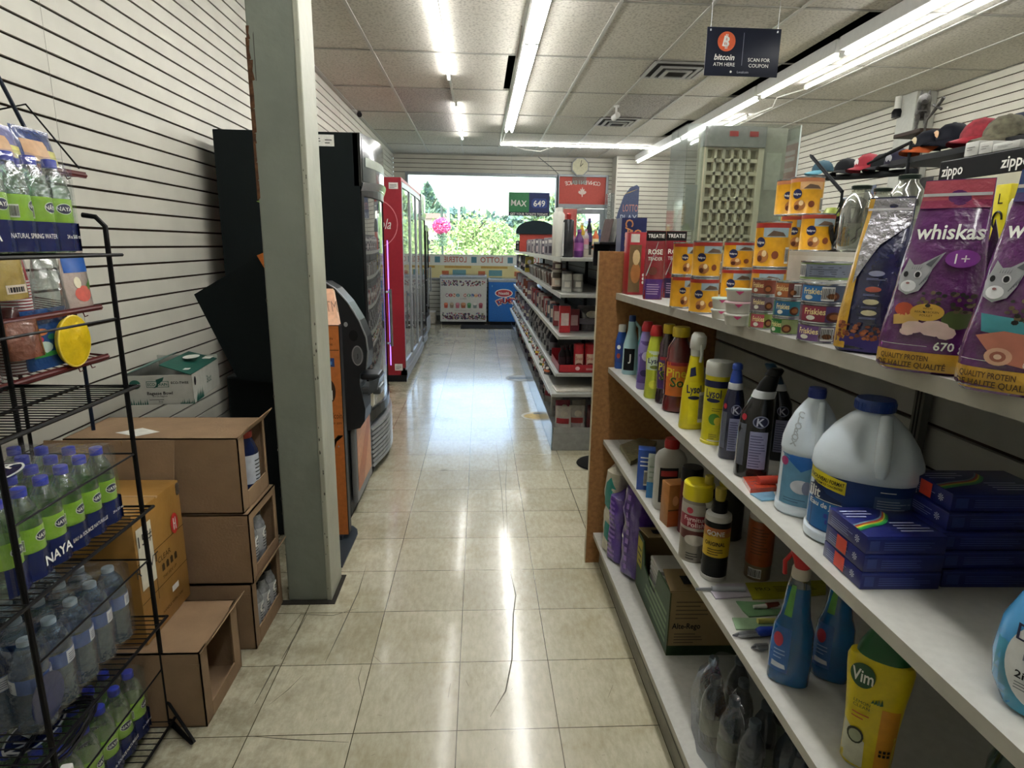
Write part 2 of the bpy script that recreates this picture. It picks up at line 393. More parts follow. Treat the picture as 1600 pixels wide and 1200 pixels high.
# suspended ceiling: lay-in tiles 2 ft x 4 ft with a few missing or sagging
gx = [-1.516+.6096*i for i in range(11)]; gy = [5.615+1.2192*j for j in range(-7, 6)]
def ceil_mat(c1, c2):
    m = bpy.data.materials.new('ceiling_tile'); m.use_nodes = True; n = m.node_tree; bb = n.nodes['Principled BSDF']; N = n.nodes.new; L = n.links.new
    tc = N('ShaderNodeTexCoord'); v = N('ShaderNodeTexNoise'); v.inputs['Scale'].default_value = 55; v.inputs['Detail'].default_value = 6; L(tc.outputs['Object'], v.inputs['Vector'])
    r = N('ShaderNodeValToRGB'); r.color_ramp.elements[0].position = .36; r.color_ramp.elements[1].position = .52; r.color_ramp.elements[0].color = lin(c2); r.color_ramp.elements[1].color = lin(c1)
    L(v.outputs['Fac'], r.inputs[0])
    v2 = N('ShaderNodeTexNoise'); v2.inputs['Scale'].default_value = 1.2; L(tc.outputs['Object'], v2.inputs['Vector'])
    r2 = N('ShaderNodeValToRGB'); r2.color_ramp.elements[0].color = (.86, .84, .80, 1); r2.color_ramp.elements[1].color = (1, 1, 1, 1); L(v2.outputs['Fac'], r2.inputs[0])
    mx = N('ShaderNodeMix'); mx.data_type = 'RGBA'; mx.blend_type = 'MULTIPLY'; mx.inputs[0].default_value = 1; L(r.outputs[0], mx.inputs[6]); L(r2.outputs[0], mx.inputs[7])
    L(mx.outputs[2], bb.inputs['Base Color']); bb.inputs['Roughness'].default_value = .9
    return m
ct = ceil_mat('#d2cfc6', '#b0ada4'); ct2 = ceil_mat('#bdb9b6', '#858180')
b = MB(); dark = M('#16181b', .9, noise=0); tr = random.Random(3)
holes = {(8, -1), (6, -2)}
for j in range(len(gy)-1):
    for i in range(-1, len(gx)-1):
        x0 = gx[i] if i >= 0 else XL-.05; x1 = gx[i+1]; y0, y1 = gy[j], gy[j+1]
        if x1 > XR+.1: x1 = XR+.05
        m = ct2 if (i, j) in ((1, 8), (1, 9), (5, 8)) else ct
        dz = [tr.uniform(0, .006) for _ in range(4)]
        if i == 2 and j == 7: x1 -= .075                    # tile slid aside beside the middle lights
        if i == 6 and j in (6, 7, 9): dz = [0, .0, -.0, 0]; x1 -= .13   # gap beside the right-hand lights
        if i == -1 and j == 10: continue                    # missing strip at the left wall
        b.add([(x0, y0, CZ+dz[0]), (x1, y0, CZ+dz[1]), (x1, y1, CZ+dz[2]), (x0, y1, CZ+dz[3]), (x0, y0, CZ+.018), (x1, y0, CZ+.018), (x1, y1, CZ+.018), (x0, y1, CZ+.018)],
              [(0, 3, 2, 1), (0, 1, 5, 4), (1, 2, 6, 5), (2, 3, 7, 6), (3, 0, 4, 7)], m)
b.box(XL-.1, XR+.1, YB, YE+.1, CZ+.35, CZ+.40, dark)
for p in ((XL-.1, XL-.06, YB, YE), (XR+.06, XR+.1, YB, YE)): b.box(p[0], p[1], p[2], p[3], CZ+.02, CZ+.36, dark)
b.box(XL-.1, XR+.1, YE+.04, YE+.08, CZ, CZ+.36, dark); b.box(XL-.1, XR+.1, YB-.05, YB, CZ, CZ+.36, dark)
struct(b.build('ceiling'))
b = MB(); tb = M('#b9b8b2', .45, noise=.05)
for x in gx: b.box(x-.012, x+.012, YB, YE, CZ-.006, CZ+.001, tb)
for y in gy: b.box(XL, XR, y-.011, y+.011, CZ-.005, CZ+.001, M('#99978f', .6, noise=.05))
b.box(XL, XL+.022, YB, YE, CZ-.007, CZ, tb); b.box(XR-.022, XR, YB, YE, CZ-.007, CZ, tb); b.box(XL, XR, YE-.022, YE, CZ-.007, CZ, tb)
struct(b.build('trim_2'))

# the square structural column beside the boxes
b = MB(); pm = M('#7a8076', .45, noise=.10, scale=5, bump=.35, bscale=16); pm2 = M('#a5a797', .45, noise=.10, scale=5, bump=.3, bscale=18)  # one paint in two tones: shade coloured into the front, light into the side
px0, px1, py0, py1 = -.765, -.592, 2.23, 2.40
b.rbox(px0, px1-.012, py0, py1, 0, CZ, pm, .006, 2); b.rbox(px1-.02, px1, py0-.004, py1+.004, 0, CZ, pm2, .004, 2)
wood = M('#5b3c22', .9, noise=.4, scale=40, bump=.8, bscale=40)
rr = random.Random(11); z = 1.55
while z < 2.06:                                             # bare wood where the paint has chipped off
    w_ = rr.uniform(.010, .022) if z > 1.75 else rr.uniform(.004, .010); h_ = rr.uniform(.03, .09)
    b.poly(fy(py0, .0012), [(px0, z), (px0+w_, z+.006), (px0+w_*rr.uniform(.6, 1.1), z+h_*.5), (px0+w_*.9, z+h_), (px0, z+h_)], wood); z += h_*.97
b.box(px0-.004, px0, py0, py0+.02, 1.55, 2.06, wood)
chip = M('#4a4a42', .8)
for i in range(46):
    z = rr.uniform(.05, 2.1); s_ = rr.uniform(.002, .007); e = rr.choice((px1-.014, px1-.006, px0+.002))
    b.poly(fy(py0-.004, .0008), [(e, z), (e+s_*.6, z+s_), (e+s_*.2, z+s_*2.6), (e-s_*.3, z+s_*1.4)], chip)
b.poly(fy(py0, .0010), [(-.745, 1.93), (-.742, 1.93), (-.741, 2.08), (-.744, 2.07)], chip)
b.box(-.80, -.60, 2.20, 2.23, 0, .003, M('#2e2b26', .9)); b.box(-.62, -.575, 2.20, 2.42, 0, .002, M('#2e2b26', .9))
struct(b.build('trim_3')); 
# paint of a second, pale column on the right wall
b = MB(); b.rbox(XR-.22, XR-.005, 6.35, 6.62, 0, CZ, M('#aeb0aa', .5, noise=.06), .006); struct(b.build('trim_4'))

# ------------------------------------------------------------------ lights
def fixture(name, x0, y0, x1, y1, z, label, n=1, width=.10, warm=False, group=None, body=True, drop=.03):
    L_ = math.hypot(x1-x0, y1-y0); t = thing(name, label, 'light', ((x0+x1)/2, (y0+y1)/2, z), math.atan2(-(x1-x0), y1-y0), group)
    h = L_/2
    if body:
        b = MB(); b.rbox(-width/2, width/2, -h, h, .012, CZ-z-.004, fix_mat, .004); b.build('fixture_body', t)
    else:
        b = MB(); b.rbox(-.012, .012, -h, h, .012, .03, fix_mat, .003); b.build('fixture_body', t)
    for k in range(n):
        x = (k-(n-1)/2)*width*.62
        MB().tube([(x, -h+.02, -.006), (x, h-.02, -.006)], .0135 if n > 1 or body else .010, tube_warm if warm else tube_mat, 12).build('tube', t)
        for e in (-h+.008, h-.008): MB().rbox(x-.014, x+.014, e-.012, e+.012, -.02, .014, M('#c9c9c0', .4), .003).build('lamp_holder', t)
    return t
pos = {0: 'farthest', 1: 'second farthest', 2: 'third farthest', 3: 'nearest visible'}
for k in range(8):
    y1 = 8.66-1.225*k; y0 = y1-1.22
    fixture('fluorescent_light', .385, y0, .385, y1, 2.90, 'two-tube light of the bright middle ceiling row, %s' % (pos[k] if k < 4 else 'out of view overhead'), 2, .12,
            group='middle row of ceiling lights' if k > 3 else None)
fixture('fluorescent_light', -.275, 7.42, -.265, 9.7, 2.955, 'thin single tube on the ceiling left of the middle lights, farther of two', body=False)
fixture('fluorescent_light', -.31, 4.0, -.30, 6.32, 2.955, 'thin single tube on the ceiling left of the middle lights, nearer of two', body=False)
fixture('fluorescent_light', -.32, 1.2, -.31, 3.5, 2.955, 'thin single tube on the ceiling above the aisle, out of view', body=False)
fixture('fluorescent_light', .30, 10.12, 2.72, 10.12, 2.955, 'thin horizontal tube across the ceiling near the front window', body=False)
for k, (a, c) in enumerate(((8.75, 11.1), (6.35, 8.70), (4.95, 6.30), (2.5, 4.90), (.05, 2.45), (-2.4, 0))):
    fixture('fluorescent_light', 2.76, a, 2.76, c, 2.87, 'light of the long right-hand ceiling row, %s' % ['farthest, ending above the white bump-out wall', 'second farthest, above the white compartment board', 'warmer and yellowish one beside the black hanging sign', 'bluish bright one at the top edge', 'out of view', 'out of view behind the camera'][k], 1, .11, warm=(k == 2),
            group='right-hand ceiling lights out of view' if k > 3 else None)
fixture('fluorescent_light', 3.16, 3.95, 3.16, 6.25, 2.95, 'thin single tube right of the long light row, at the top right', body=False)
fixture('fluorescent_light', 3.18, 7.6, 3.18, 9.6, 2.95, 'short visible tube end above the white compartment board', body=False)
fixture('fluorescent_light', 3.16, .9, 3.16, 3.2, 2.95, 'thin single tube out of view at the right', body=False)

# ceiling vents, cameras, cords
def vent(name, x0, y0, s, label):
    t = thing(name, label, 'ceiling vent', (x0+s/2, y0+s/2, CZ))
    b = MB(); h = s/2
    for k, (a, z) in enumerate(((h, -.012), (h*.72, -.030), (h*.46, -.042))):
        c = a-.035; 
        for q in ((-a, a, -a, -c), (-a, a, c, a), (-a, -c, -c, c), (c, a, -c, c)): b.box(q[0], q[1], q[2], q[3], z-.006, z+.004, M('#a8a8a6', .3, metal=.7, noise=.05))
    b.build('louver', t); MB().box(-h, h, -h, h, -.006, -.001, M('#3d3a3a', .8)).build('backing', t)
vent('ceiling_vent', 1.50, 5.63, .52, 'square metal ceiling vent behind the black hanging sign')
vent('ceiling_vent', 1.50, 8.0, .50, 'smaller-looking square metal ceiling vent farther back')
t = thing('security_camera', 'small white camera on the ceiling between the two vents', 'camera', (1.55, 7.37, CZ))
MB().lathe([(.03, -.02), (.03, 0)], fix_mat).tube([(0, 0, -.01), (0, 0, -.09)], .012, fix_mat).build('bracket', t)
MB().tube([(-.02, .05, -.13), (.01, -.05, -.11)], .032, fix_mat, 14).build('camera_body', t)
p = at(563, 182, X=-1.45)
t = thing('security_camera', 'small dark camera at the top of the left slat wall', 'camera', (-1.47, p.y, p.z+.02))
MB().tube([(-.08, 0, .06), (0, 0, .02)], .012, fix_mat).build('bracket', t); MB().tube([(0, .04, .02), (.02, -.05, -.01)], .03, BLK, 14).build('camera_body', t)
p = at(1402, 172, X=4.35)
t = thing('security_camera', 'white camera with a black lens on the right slat wall beside the pale column', 'camera', p)
MB().tube([(.2, .0, .16), (0, 0, .12)], .02, fix_mat).tube([(0, 0, .13), (0, 0, 0)], .032, fix_mat, 14).build('camera_body', t); MB().lathe([(.01, -.08), (.045, -.075), (.05, -.02), (.035, .01)], BLK).build('lens', t)
def cord(pts, r, m, label, name='cord'): return tag(MB().tube([Vector(p) for p in pts], r, m, 6).build(name), label, 'cord')
cord([(.38, 8.68, 2.92), (.36, 9.2, 2.965), (.34, 10.1, 2.965)], .006, WHT, 'thin white cord between the middle lights and the cross tube')
cord([(.45, 10.1, 2.95), (.7, 10.1, 2.88), (.95, 10.1, 2.86), (1.2, 10.1, 2.95)], .008, WHT, 'white cord sagging under the horizontal cross tube')
cord([(3.16, 6.27, 2.94), (3.10, 6.7, 2.96), (3.2, 7.0, 2.93), (3.17, 7.6, 2.94)], .007, WHT, 'white cord running between the two thin right-hand tubes')
cord([(.30, 4.9, 2.975), (.31, 5.6, 2.97), (.33, 6.3, 3.05)], .005, M('#6b5848'), 'brown wire along the ceiling grid beside the missing tile strip')
cord([(1.05, YE-.02, 2.98), (1.3, YE-.02, 2.80), (1.45, YE-.02, 2.67)], .006, M('#555a60'), 'grey cable slanting down the slats above the window')

# ------------------------------------------------------------------ outside the window
og = M('#8b8f84', .9, noise=.15, scale=3)
struct(MB().box(-60, 60, YE+.2, 90, -.25, -.15, og).build('ground'))
grass = M('#5d8038', .95, noise=.3, scale=8)
tag(MB().box(-25, 25, 19, 27, -.15, -.10, grass).build('lawn'), 'strip of green lawn beyond the parking lot outside', 'lawn', kind='stuff')
leafs = [M(c, .7, noise=.25, scale=2) for c in ('#7d9a58', '#5a7a5c', '#4d6e66', '#9fb377')]  # third green is bluish: haze of the far trees mixed into the colour
bark = M('#4a3a2c', .9)
def tree(x, y, h, r, lm, label, n=2600, name='tree', low=.3, conic=False, ls=.24):
    rr = random.Random(int(x*100+y)); t = thing(name, label, 'tree', (x, y, -.1))
    tb_ = MB().tube([(0, 0, 0), (.1, 0, h*.4), (0, .1, h*.75)], [.03*h, .022*h, .01*h], bark)
    for k in range(6):
        a = k*1.05; tb_.tube([(0, 0, h*(.35+.06*k)), (r*.6*math.cos(a), r*.6*math.sin(a), h*(.5+.07*k))], [.012*h, .004*h], bark, 5)
    tb_.build('trunk', t)
    b = MB(); m1, m2 = lm
    blobs = [(rr.gauss(0, r*.42), rr.gauss(0, r*.42), h*(low+.10)+rr.random()*(h*(.90-low)-r*.45), rr.uniform(.28, .5)*r) for _ in range(26)]
    for i in range(n):
        if conic:
            z = h*(low+(1-low)*rr.random()**1.3); q = r*(1-(z/h-low)/(1-low))*rr.uniform(.6, 1.05); a = rr.uniform(0, 2*PI); c = Vector((q*math.cos(a), q*math.sin(a), z))
        else:
            B = rr.choice(blobs); d = Vector((rr.gauss(0, 1), rr.gauss(0, 1), rr.gauss(0, 1))).normalized()*B[3]*rr.uniform(.75, 1.05); c = Vector(B[:3])+d
        s_ = ls*rr.uniform(.5, 1.1); u_ = Vector((rr.gauss(0, 1), rr.gauss(0, 1), rr.gauss(0, 1))).normalized(); v_ = u_.orthogonal().normalized()
        b.add([c-u_*s_, c+v_*s_*.5, c+u_*s_, c-v_*s_*.5], [(0, 1, 2, 3)], m1 if rr.random() < .6 else m2)
    b.build('foliage', t); return t
def tp(px, Y, top): q = at(px, top, Y=Y); return q.x, q.z
X_, Z_ = tp(738, 26, 324); tree(X_, 26, Z_, 1.9, (leafs[0], leafs[3]), 'bright green broad young tree in the middle of the window view', 9000, low=.10, ls=.10)
X_, Z_ = tp(795, 29, 350); tree(X_, 29, Z_, 1.5, (leafs[0], leafs[1]), 'light green bushy tree right of the bright one', 7000, low=.12, ls=.10)
X_, Z_ = tp(668, 55, 288); tree(X_, 55, Z_, 3.4, (leafs[1], leafs[2]), 'tall dark conifer at the left side of the window view', 3000, low=.1, conic=True, ls=.45)
X_, Z_ = tp(715, 60, 322); tree(X_, 60, Z_, 3.4, (leafs[2], leafs[1]), 'dark round distant tree behind the pink flower basket', 3600, ls=.5, low=.2)
X_, Z_ = tp(690, 62, 332); tree(X_, 62, Z_, 3.2, (leafs[2], leafs[1]), 'dark distant tree next to the conifer', 3000, ls=.5, low=.1)
X_, Z_ = tp(775, 64, 328); tree(X_, 64, Z_, 3.6, (leafs[2], leafs[1]), 'dark distant tree under the left half of the hanging lottery sign', 3400, ls=.5, low=.1)
X_, Z_ = tp(856, 45, 285); tree(X_, 45, Z_, 2.0, (leafs[1], leafs[0]), 'green tree filling the right edge of the window behind the lottery sign', 3600, ls=.35, low=.1)
X_, Z_ = tp(912, 33, 325); tree(X_, 33, Z_, 2.4, (leafs[0], leafs[1]), 'green tree seen through the glass of the door', 3600, ls=.3, low=.1)
X_, Z_ = tp(1110, 40, 300); tree(X_, 40, Z_, 3.0, (leafs[0], leafs[1]), 'green tree far right beyond the side of the building', 1500, ls=.3, low=.1)
# flower basket on a street pole
p = at(690, 353, Y=18); t = thing('flower_basket', 'round pink flower basket on a pole outside the window', 'flower basket', (p.x, p.y, 0))
rr = random.Random(4); b = MB(); pk = [M(c, .6, noise=.15) for c in ('#e0568f', '#f49cbf', '#c93a74')]
for i in range(900):
    d = Vector((rr.gauss(0, 1), rr.gauss(0, 1), rr.gauss(0, 1))).normalized()*.25*rr.uniform(.8, 1.05); c = Vector((0, 0, p.z))+Vector((d.x, d.y, d.z*.85))
    u_ = Vector((rr.gauss(0, 1), rr.gauss(0, 1), rr.gauss(0, 1))).normalized(); v_ = u_.orthogonal().normalized(); s_ = .035
    b.add([c-u_*s_, c+v_*s_, c+u_*s_, c-v_*s_], [(0, 1, 2, 3)], rr.choice(pk))
b.build('flowers', t)
MB().tube([(0, .3, -.15), (0, .3, p.z+.5), (0, .02, p.z+.55), (0, 0, p.z+.2)], .03, M('#31463a', .5)).build('pole', t)
b = MB()
for i in range(240):
    c = Vector((rr.gauss(0, .10), rr.gauss(0, .10), p.z-.2-rr.random()*.35)); u_ = Vector((rr.gauss(0, 1), rr.gauss(0, 1), rr.gauss(0, 1))).normalized(); v_ = u_.orthogonal()
    b.add([c-u_*.03, c+v_*.02, c+u_*.03, c-v_*.02], [(0, 1, 2, 3)], leafs[1])
b.build('leaves', t)
# lamp posts
for q, lab in ((700, 'thin pale lamp post left of the window middle'), (717, 'thinner second lamp post right of the first, farther away')):
    p = at(q, 285 if q == 700 else 312, Y=34); t = MB().tube([(0, 0, 0), (0, 0, p.z)], .07, M('#b9bfc4', .5)).tube([(0, 0, p.z-.2), (.9, 0, p.z)], .05, M('#b9bfc4', .5)).build('lamp_post', None, (p.x, p.y, -.15)); tag(t, lab, 'lamp post')
# white van and car, low building
def car(x, y, hgt, L_, colr, label, name, rz=0):
    t = thing(name, label, name.split('_')[-1], (x, y, -.15), rz)
    b = MB(); body = M(colr, .25, noise=.03, coat=.6); W = 1.8
    prof = [(-L_/2, .35), (-L_/2, .8), (-L_/2+.15, .95), (-L_/2+.8, 1.0), (-L_/2+1.3, hgt-.05), (-L_/2+1.7, hgt), (L_/2-.7, hgt), (L_/2-.15, 1.0), (L_/2, .9), (L_/2, .35)]
    b.prism(prof, lambda u, v, d: (u, d-W/2, v), W, body); b.build('body', t)
    b = MB(); gl = M('#1e2a30', .1, noise=0)
    for s_ in (-1, 1): b.prism([(-L_/2+1.0, 1.02), (-L_/2+1.45, hgt-.12), (L_/2-.8, hgt-.12), (L_/2-.45, 1.02)], lambda u, v, d: (u, s_*(W/2+.004)+d*s_, v), .004, gl)
    b.build('window', t)
    for sx_ in (-L_/2+.85, L_/2-.85):
        for s_ in (-1, 1): MB().tube([(sx_, s_*(W/2-.18), .32), (sx_, s_*(W/2+.02), .32)], .32, BLK, 18).tube([(sx_, s_*(W/2+.02), .32), (sx_, s_*(W/2+.03), .32)], .18, steel, 14).build('wheel', t)
p = at(680, 400, Y=17.2); car(-2.6, 31, 1.9, 3.6, '#e8ebee', 'white van parked outside left of the bright tree', 'white_van')
car(1.9, 38, 1.4, 4.0, '#ece9ea', 'white car parked outside low behind the far gondola goods', 'parked_car')
b = MB(); b.box(-9, -2.5, 40, 46, -.15, 3.0, M('#b9b4aa', .8)); b.box(-9.3, -2.2, 39.7, 46.3, 3.0, 3.3, M('#7d6a60', .8)); b.box(-7, -6, 39.95, 40, .2, 2.2, gl_ := M('#39464d', .2)); b.box(-5, -3.6, 39.95, 40, 1, 2.2, gl_)
tag(b.build('house'), 'low pale building far across the street at the left of the window', 'building')
b = MB(); b.box(8.2, 15, 52, 58, -.15, 3.2, M('#aeb4b6', .8)); b.box(8, 15.2, 51.7, 58.3, 3.2, 3.5, M('#5c6670', .8)); b.box(9, 10.2, 51.95, 52, .8, 2.4, gl_)
tag(b.build('house'), 'pale low building seen beyond the glass door at the right', 'building')
# sandstone coloured window-display shelf strip outside: yellow kerb line
# ------------------------------------------------------------------ left side: water rack
bl_clear = thin('#c9e0d2', .08, .14, .62, .25, 60)
bl_blue = thin('#86a6c2', .09, .16, .6, .6, 80, '#b9d0e6')
green_l = PR('#8fbf2e', .3); capb = PL('#2f3fa8', .35); capw = PL('#93a3ad', .35)
navy_w = M('#14204f', .22, noise=.08, bump=.35, bscale=30, coat=.4)
def wire_shelf(t, x0, x1, y0, y1, z, m, n=26, name='shelf', lip=0):
    b = MB(); b.tube([(x0, y0, z), (x1, y0, z), (x1, y1, z), (x0, y1, z)], .0045, m, 6, True)
    for i in range(1, n):
        y = y0+(y1-y0)*i/n; b.tube([(x0, y, z), (x1, y, z)], .0016, m, 5)
    b.tube([((x0+x1)/2, y0, z-.004), ((x0+x1)/2, y1, z-.004)], .003, m, 6)
    if lip: b.tube([(x1, y0, z+lip), (x1, y1, z+lip)], .003, m, 6)
    return b.build(name, t)
RX, RX2, RY0, RY1 = -.915, -1.20, .70, 1.60
t = thing('wire_rack', 'tall black wire shelf rack loaded with packs of water bottles', 'rack', (0, 0, 0))
for (x, y) in ((RX, 1.145), (RX, 1.58), (RX2, 1.58), (RX2, 1.145)):
    front = x == RX
    MB().tube([(x, y, .012), (x, y, 1.40), (x, y, 1.44 if front else 1.5), (x-.02 if front else x, y, 1.462 if front else 1.6), (x-.05 if front else x, y, 1.466 if front else 1.9)], .0062, wire, 8).build('upright', t)
MB().tube([(RX, 1.58, .30), (RX, 1.58, .03), (RX+.10, 1.50, .012), (RX-.0, 1.58, .012)], .005, wire, 8).tube([(RX+.0, 1.58, .09), (RX+.105, 1.505, .012)], .0045, wire, 8).build('foot', t)
MB().tube([(RX+.10, 1.145, .012), (RX, 1.145, .012), (RX2, 1.145, .012)], .005, wire, 8).build('foot', t)
for z in (1.372, 1.035, .695, .355, .035): wire_shelf(t, RX2-.01, RX+.02, RY0, 1.60, z, wire, 44)
for z in (.855, .545, .20): MB().tube([(RX, 1.145, z), (RX, 1.58, z)], .0025, wire, 6).tube([(RX, 1.58, z), (RX2, 1.58, z)], .0025, wire, 6).build('cross_wire', t)
MB().tube([(RX, 1.145, 1.22), (RX, 1.58, 1.215)], .003, wire, 6).build('cross_wire', t)

def water_bottle(kind):
    "one PET bottle with its cap, built once"
    r = .0318 if kind == 'green' else .0365; b = MB(); m = bl_clear if kind == 'green' else bl_blue
    body = [(r*.8, 0), (r, .006), (r*.97, .03), (r, .05)]
    if kind == 'green':
        prof = [(r*.8, 0), (r, .006), (r*.96, .02), (r, .034), (r*.96, .048), (r, .062), (r*1.01, .064, green_l), (r*1.01, .118), (r, .12), (r*.98, .135), (r*.80, .158), (r*.45, .182), (r*.40, .186), (r*.40, .19)]
    else:
        prof = [(r*.8, 0), (r, .006), (r*.95, .02), (r, .034), (r*.95, .05), (r, .065), (r*.95, .08), (r, .095), (r*1.01, .10, PR('#39578f', .4)), (r*1.01, .135), (r, .137), (r*.96, .150), (r*.80, .172), (r*.48, .192), (r*.40, .196), (r*.40, .2)]
    b.lathe(prof, m, n=18)
    if kind == 'green':
        for tn in (PI/2, -PI/2.2):
            f = fcyl(r*1.01, .0006, turn=tn); b.disc(f, 0, .096, .017, .012, PR('#dfe9d0'), 20); f = fcyl(r*1.01, .001, turn=tn); b.disc(f, 0, .096, .0155, .0105, NAVY, 20)
            f = fcyl(r*1.01, .0015, turn=tn); b.text('NAYA', .0085, f, WHT, 0, .096, bold=True)
        f = fcyl(r*1.01, .0008, turn=.2); b.bars(f, -.008, .008, .072, .098)
    else:
        for tn in (PI/2+.3, -.9): b.patch(fcyl(r*1.01, .0008, turn=tn), -.018, .016, .102, .133, PR('#cfd3d6', .4), 6, 1); b.lines(fcyl(r*1.01, .0013, turn=tn), -.014, .012, .108, .128, 4, NAVY, seed=3)
    return b, (.19 if kind == 'green' else .2)
_wb = {}
def bottle_part(kind, parent, loc, rz):
    if kind not in _wb:
        b, z = water_bottle(kind); o = b.build('bottle', parent, loc, rz)
        cb = MB(); cm = capb if kind == 'green' else capw
        cb.lathe([(.0145, z-.006), (.0145, z+.010), (.0135, z+.012), (.010, z+.013)], cm, n=18); cb.build('cap', o); _wb[kind] = o; return o
    o = copy_tree(_wb[kind], parent); o.location = loc; o.rotation_euler.z = rz; return o
def water_pack(kind, loc, rz, label, nx=4, ny=6, pitch=.0655, text=True, skipx=0):
    "local: +X face towards the aisle, length along Y, origin at bottom of the far +X corner"
    t = thing('water_bottle_pack', label, 'water pack', loc, rz); rr = random.Random(len(label))
    for i in range(nx):
        for j in range(ny): bottle_part(kind, t, (-pitch*(i+.5), -pitch*(j+.5), 0), (rr.uniform(-.5, .5) if i == 0 else rr.uniform(0, 6)) )
    L_ = ny*pitch; W_ = nx*pitch; H_ = .208 if kind == 'green' else .218
    def sc(off):
        def f(u, v, d=0):
            k = 1-abs(math.cos(PI*(u % pitch)/pitch-PI/2)) ; return (off+.0005+d-k*.011-(.012*(max(0, v-.15)/.05)**2 if v > .15 else 0), -L_+u, v)
        return f
    b = MB(); f = sc(0); b.patch(f, 0, L_, .002, H_-.01, film, ny*8, 8)
    g2 = lambda u, v, d=0: (-u, 0+.0005-(1-abs(math.cos(PI*(u % pitch)/pitch-PI/2)))*.011, v)
    b.patch(g2, 0, W_, .002, H_-.01, film, nx*8, 6)
    g3 = lambda u, v, d=0: (-u, -L_-.0005+(1-abs(math.cos(PI*(u % pitch)/pitch-PI/2)))*.011, v)
    b.patch(g3, 0, W_, .002, H_-.01, film, nx*8, 6)
    b.patch(lambda u, v, d=0: (-u, -v, H_-.004+.003*math.sin(u*60)*math.sin(v*55)), .01, W_-.01, .01, L_-.01, film, 20, 30)
    b.build('shrink_film', t)
    if text:
        b = MB(); b.patch(sc(.001), 0, L_, .004, .066, navy_w, ny*8, 3); b.patch(lambda u, v, d=0: (-u, .0015-(1-abs(math.cos(PI*(u % pitch)/pitch-PI/2)))*.011, v), 0, W_, .004, .066, navy_w, nx*8, 3)
        f = sc(.004)
        fl = lambda u, v, d=0: (.0025, -L_+u, v)
        if 'spring' in label:
            b.text('NAYA', .022, fl, WHT, L_*.25, .036, bold=True); b.text('NATURAL SPRING WATER', .010, fl, WHT, L_*.42, .036, 'L', wmax=.135); b.text('24 x 500 mL', .0085, fl, WHT, L_*.975, .036, 'R', wmax=.05)
        else:
            b.text('NAYA', .022, fl, WHT, L_*.35, .036, bold=True); b.text('EAU de SOURCE NATURELLE', .009, fl, WHT, L_*.47, .036, 'L', wmax=.13); b.text('24 x 500 mL', .007, fl, WHT, L_*.975, .036, 'R', wmax=.045)
        b.build('printed_band', t)
        if 'spring' not in label:
            b = MB(); fo = lambda u, v, d=0: (-.13-v, -L_*.62+u, H_+.001+d); b.disc(fo, 0, 0, .085, .05, WHT, 28); b.disc(lambda u, v, d=0: (-.13-v, -L_*.62+u, H_+.002+d), 0, 0, .080, .045, navy_w, 28)
            b.text('NAYA', .04, lambda u, v, d=0: (-.13-v, -L_*.62+u, H_+.0035+d), WHT, 0, 0, bold=True); b.build('top_logo', t)
    return t
water_pack('green', (-.93, 1.515, 1.378), 0, 'spring water pack with green labels and navy band, on the top rack shelf')
water_pack('green', (-.925, 1.525, .701), 0, 'green-labelled water pack with oval logo on top, on the middle rack shelf')
water_pack('blue', (-.935, 1.53, .361), 0, 'pack of bluish clear water bottles with grey caps on the second lowest rack shelf', nx=4, ny=5, pitch=.0745, text=False)
water_pack('green', (-.94, 1.545, .041), 0, 'green-labelled water pack standing lowest on the rack, near the floor')
# dark logo on the front film of the bluish pack
b = MB(); lg = lambda u, v, d=0: (-.931, 1.18+u, .44+v); b.disc(lg, 0, 0, .05, .055, navy_w, 24); o = b.build('film_logo', bpy.data.objects['water_bottle_pack.002']); o.location = (.935, -1.53, -.361)
# coiled black cord with a white plug plate lying on the lowest pack
b = MB(); P = [Vector((-.99+.05*math.cos(a)*(1+.2*math.sin(a*.37)), 1.25+.12*math.sin(a)+.02*math.sin(a*.5), .262+.006*math.sin(a*3)+.001*a)) for a in [i*.35 for i in range(60)]]
b.tube(P, .004, BLK, 6); tag(b.build('coiled_cord'), 'coiled black cord lying on the lowest water pack', 'cord')
t = thing('power_adapter', 'white plastic outlet adapter hanging at the lowest water pack', 'adapter', (-.925, 1.17, .215), .2)
MB().rbox(-.012, .012, -.03, .03, -.035, .035, WHT, .004).build('body', t)
b = MB(); b.box(.0115, .0135, -.012, .012, -.006, .006, BLK); b.build('socket', t)

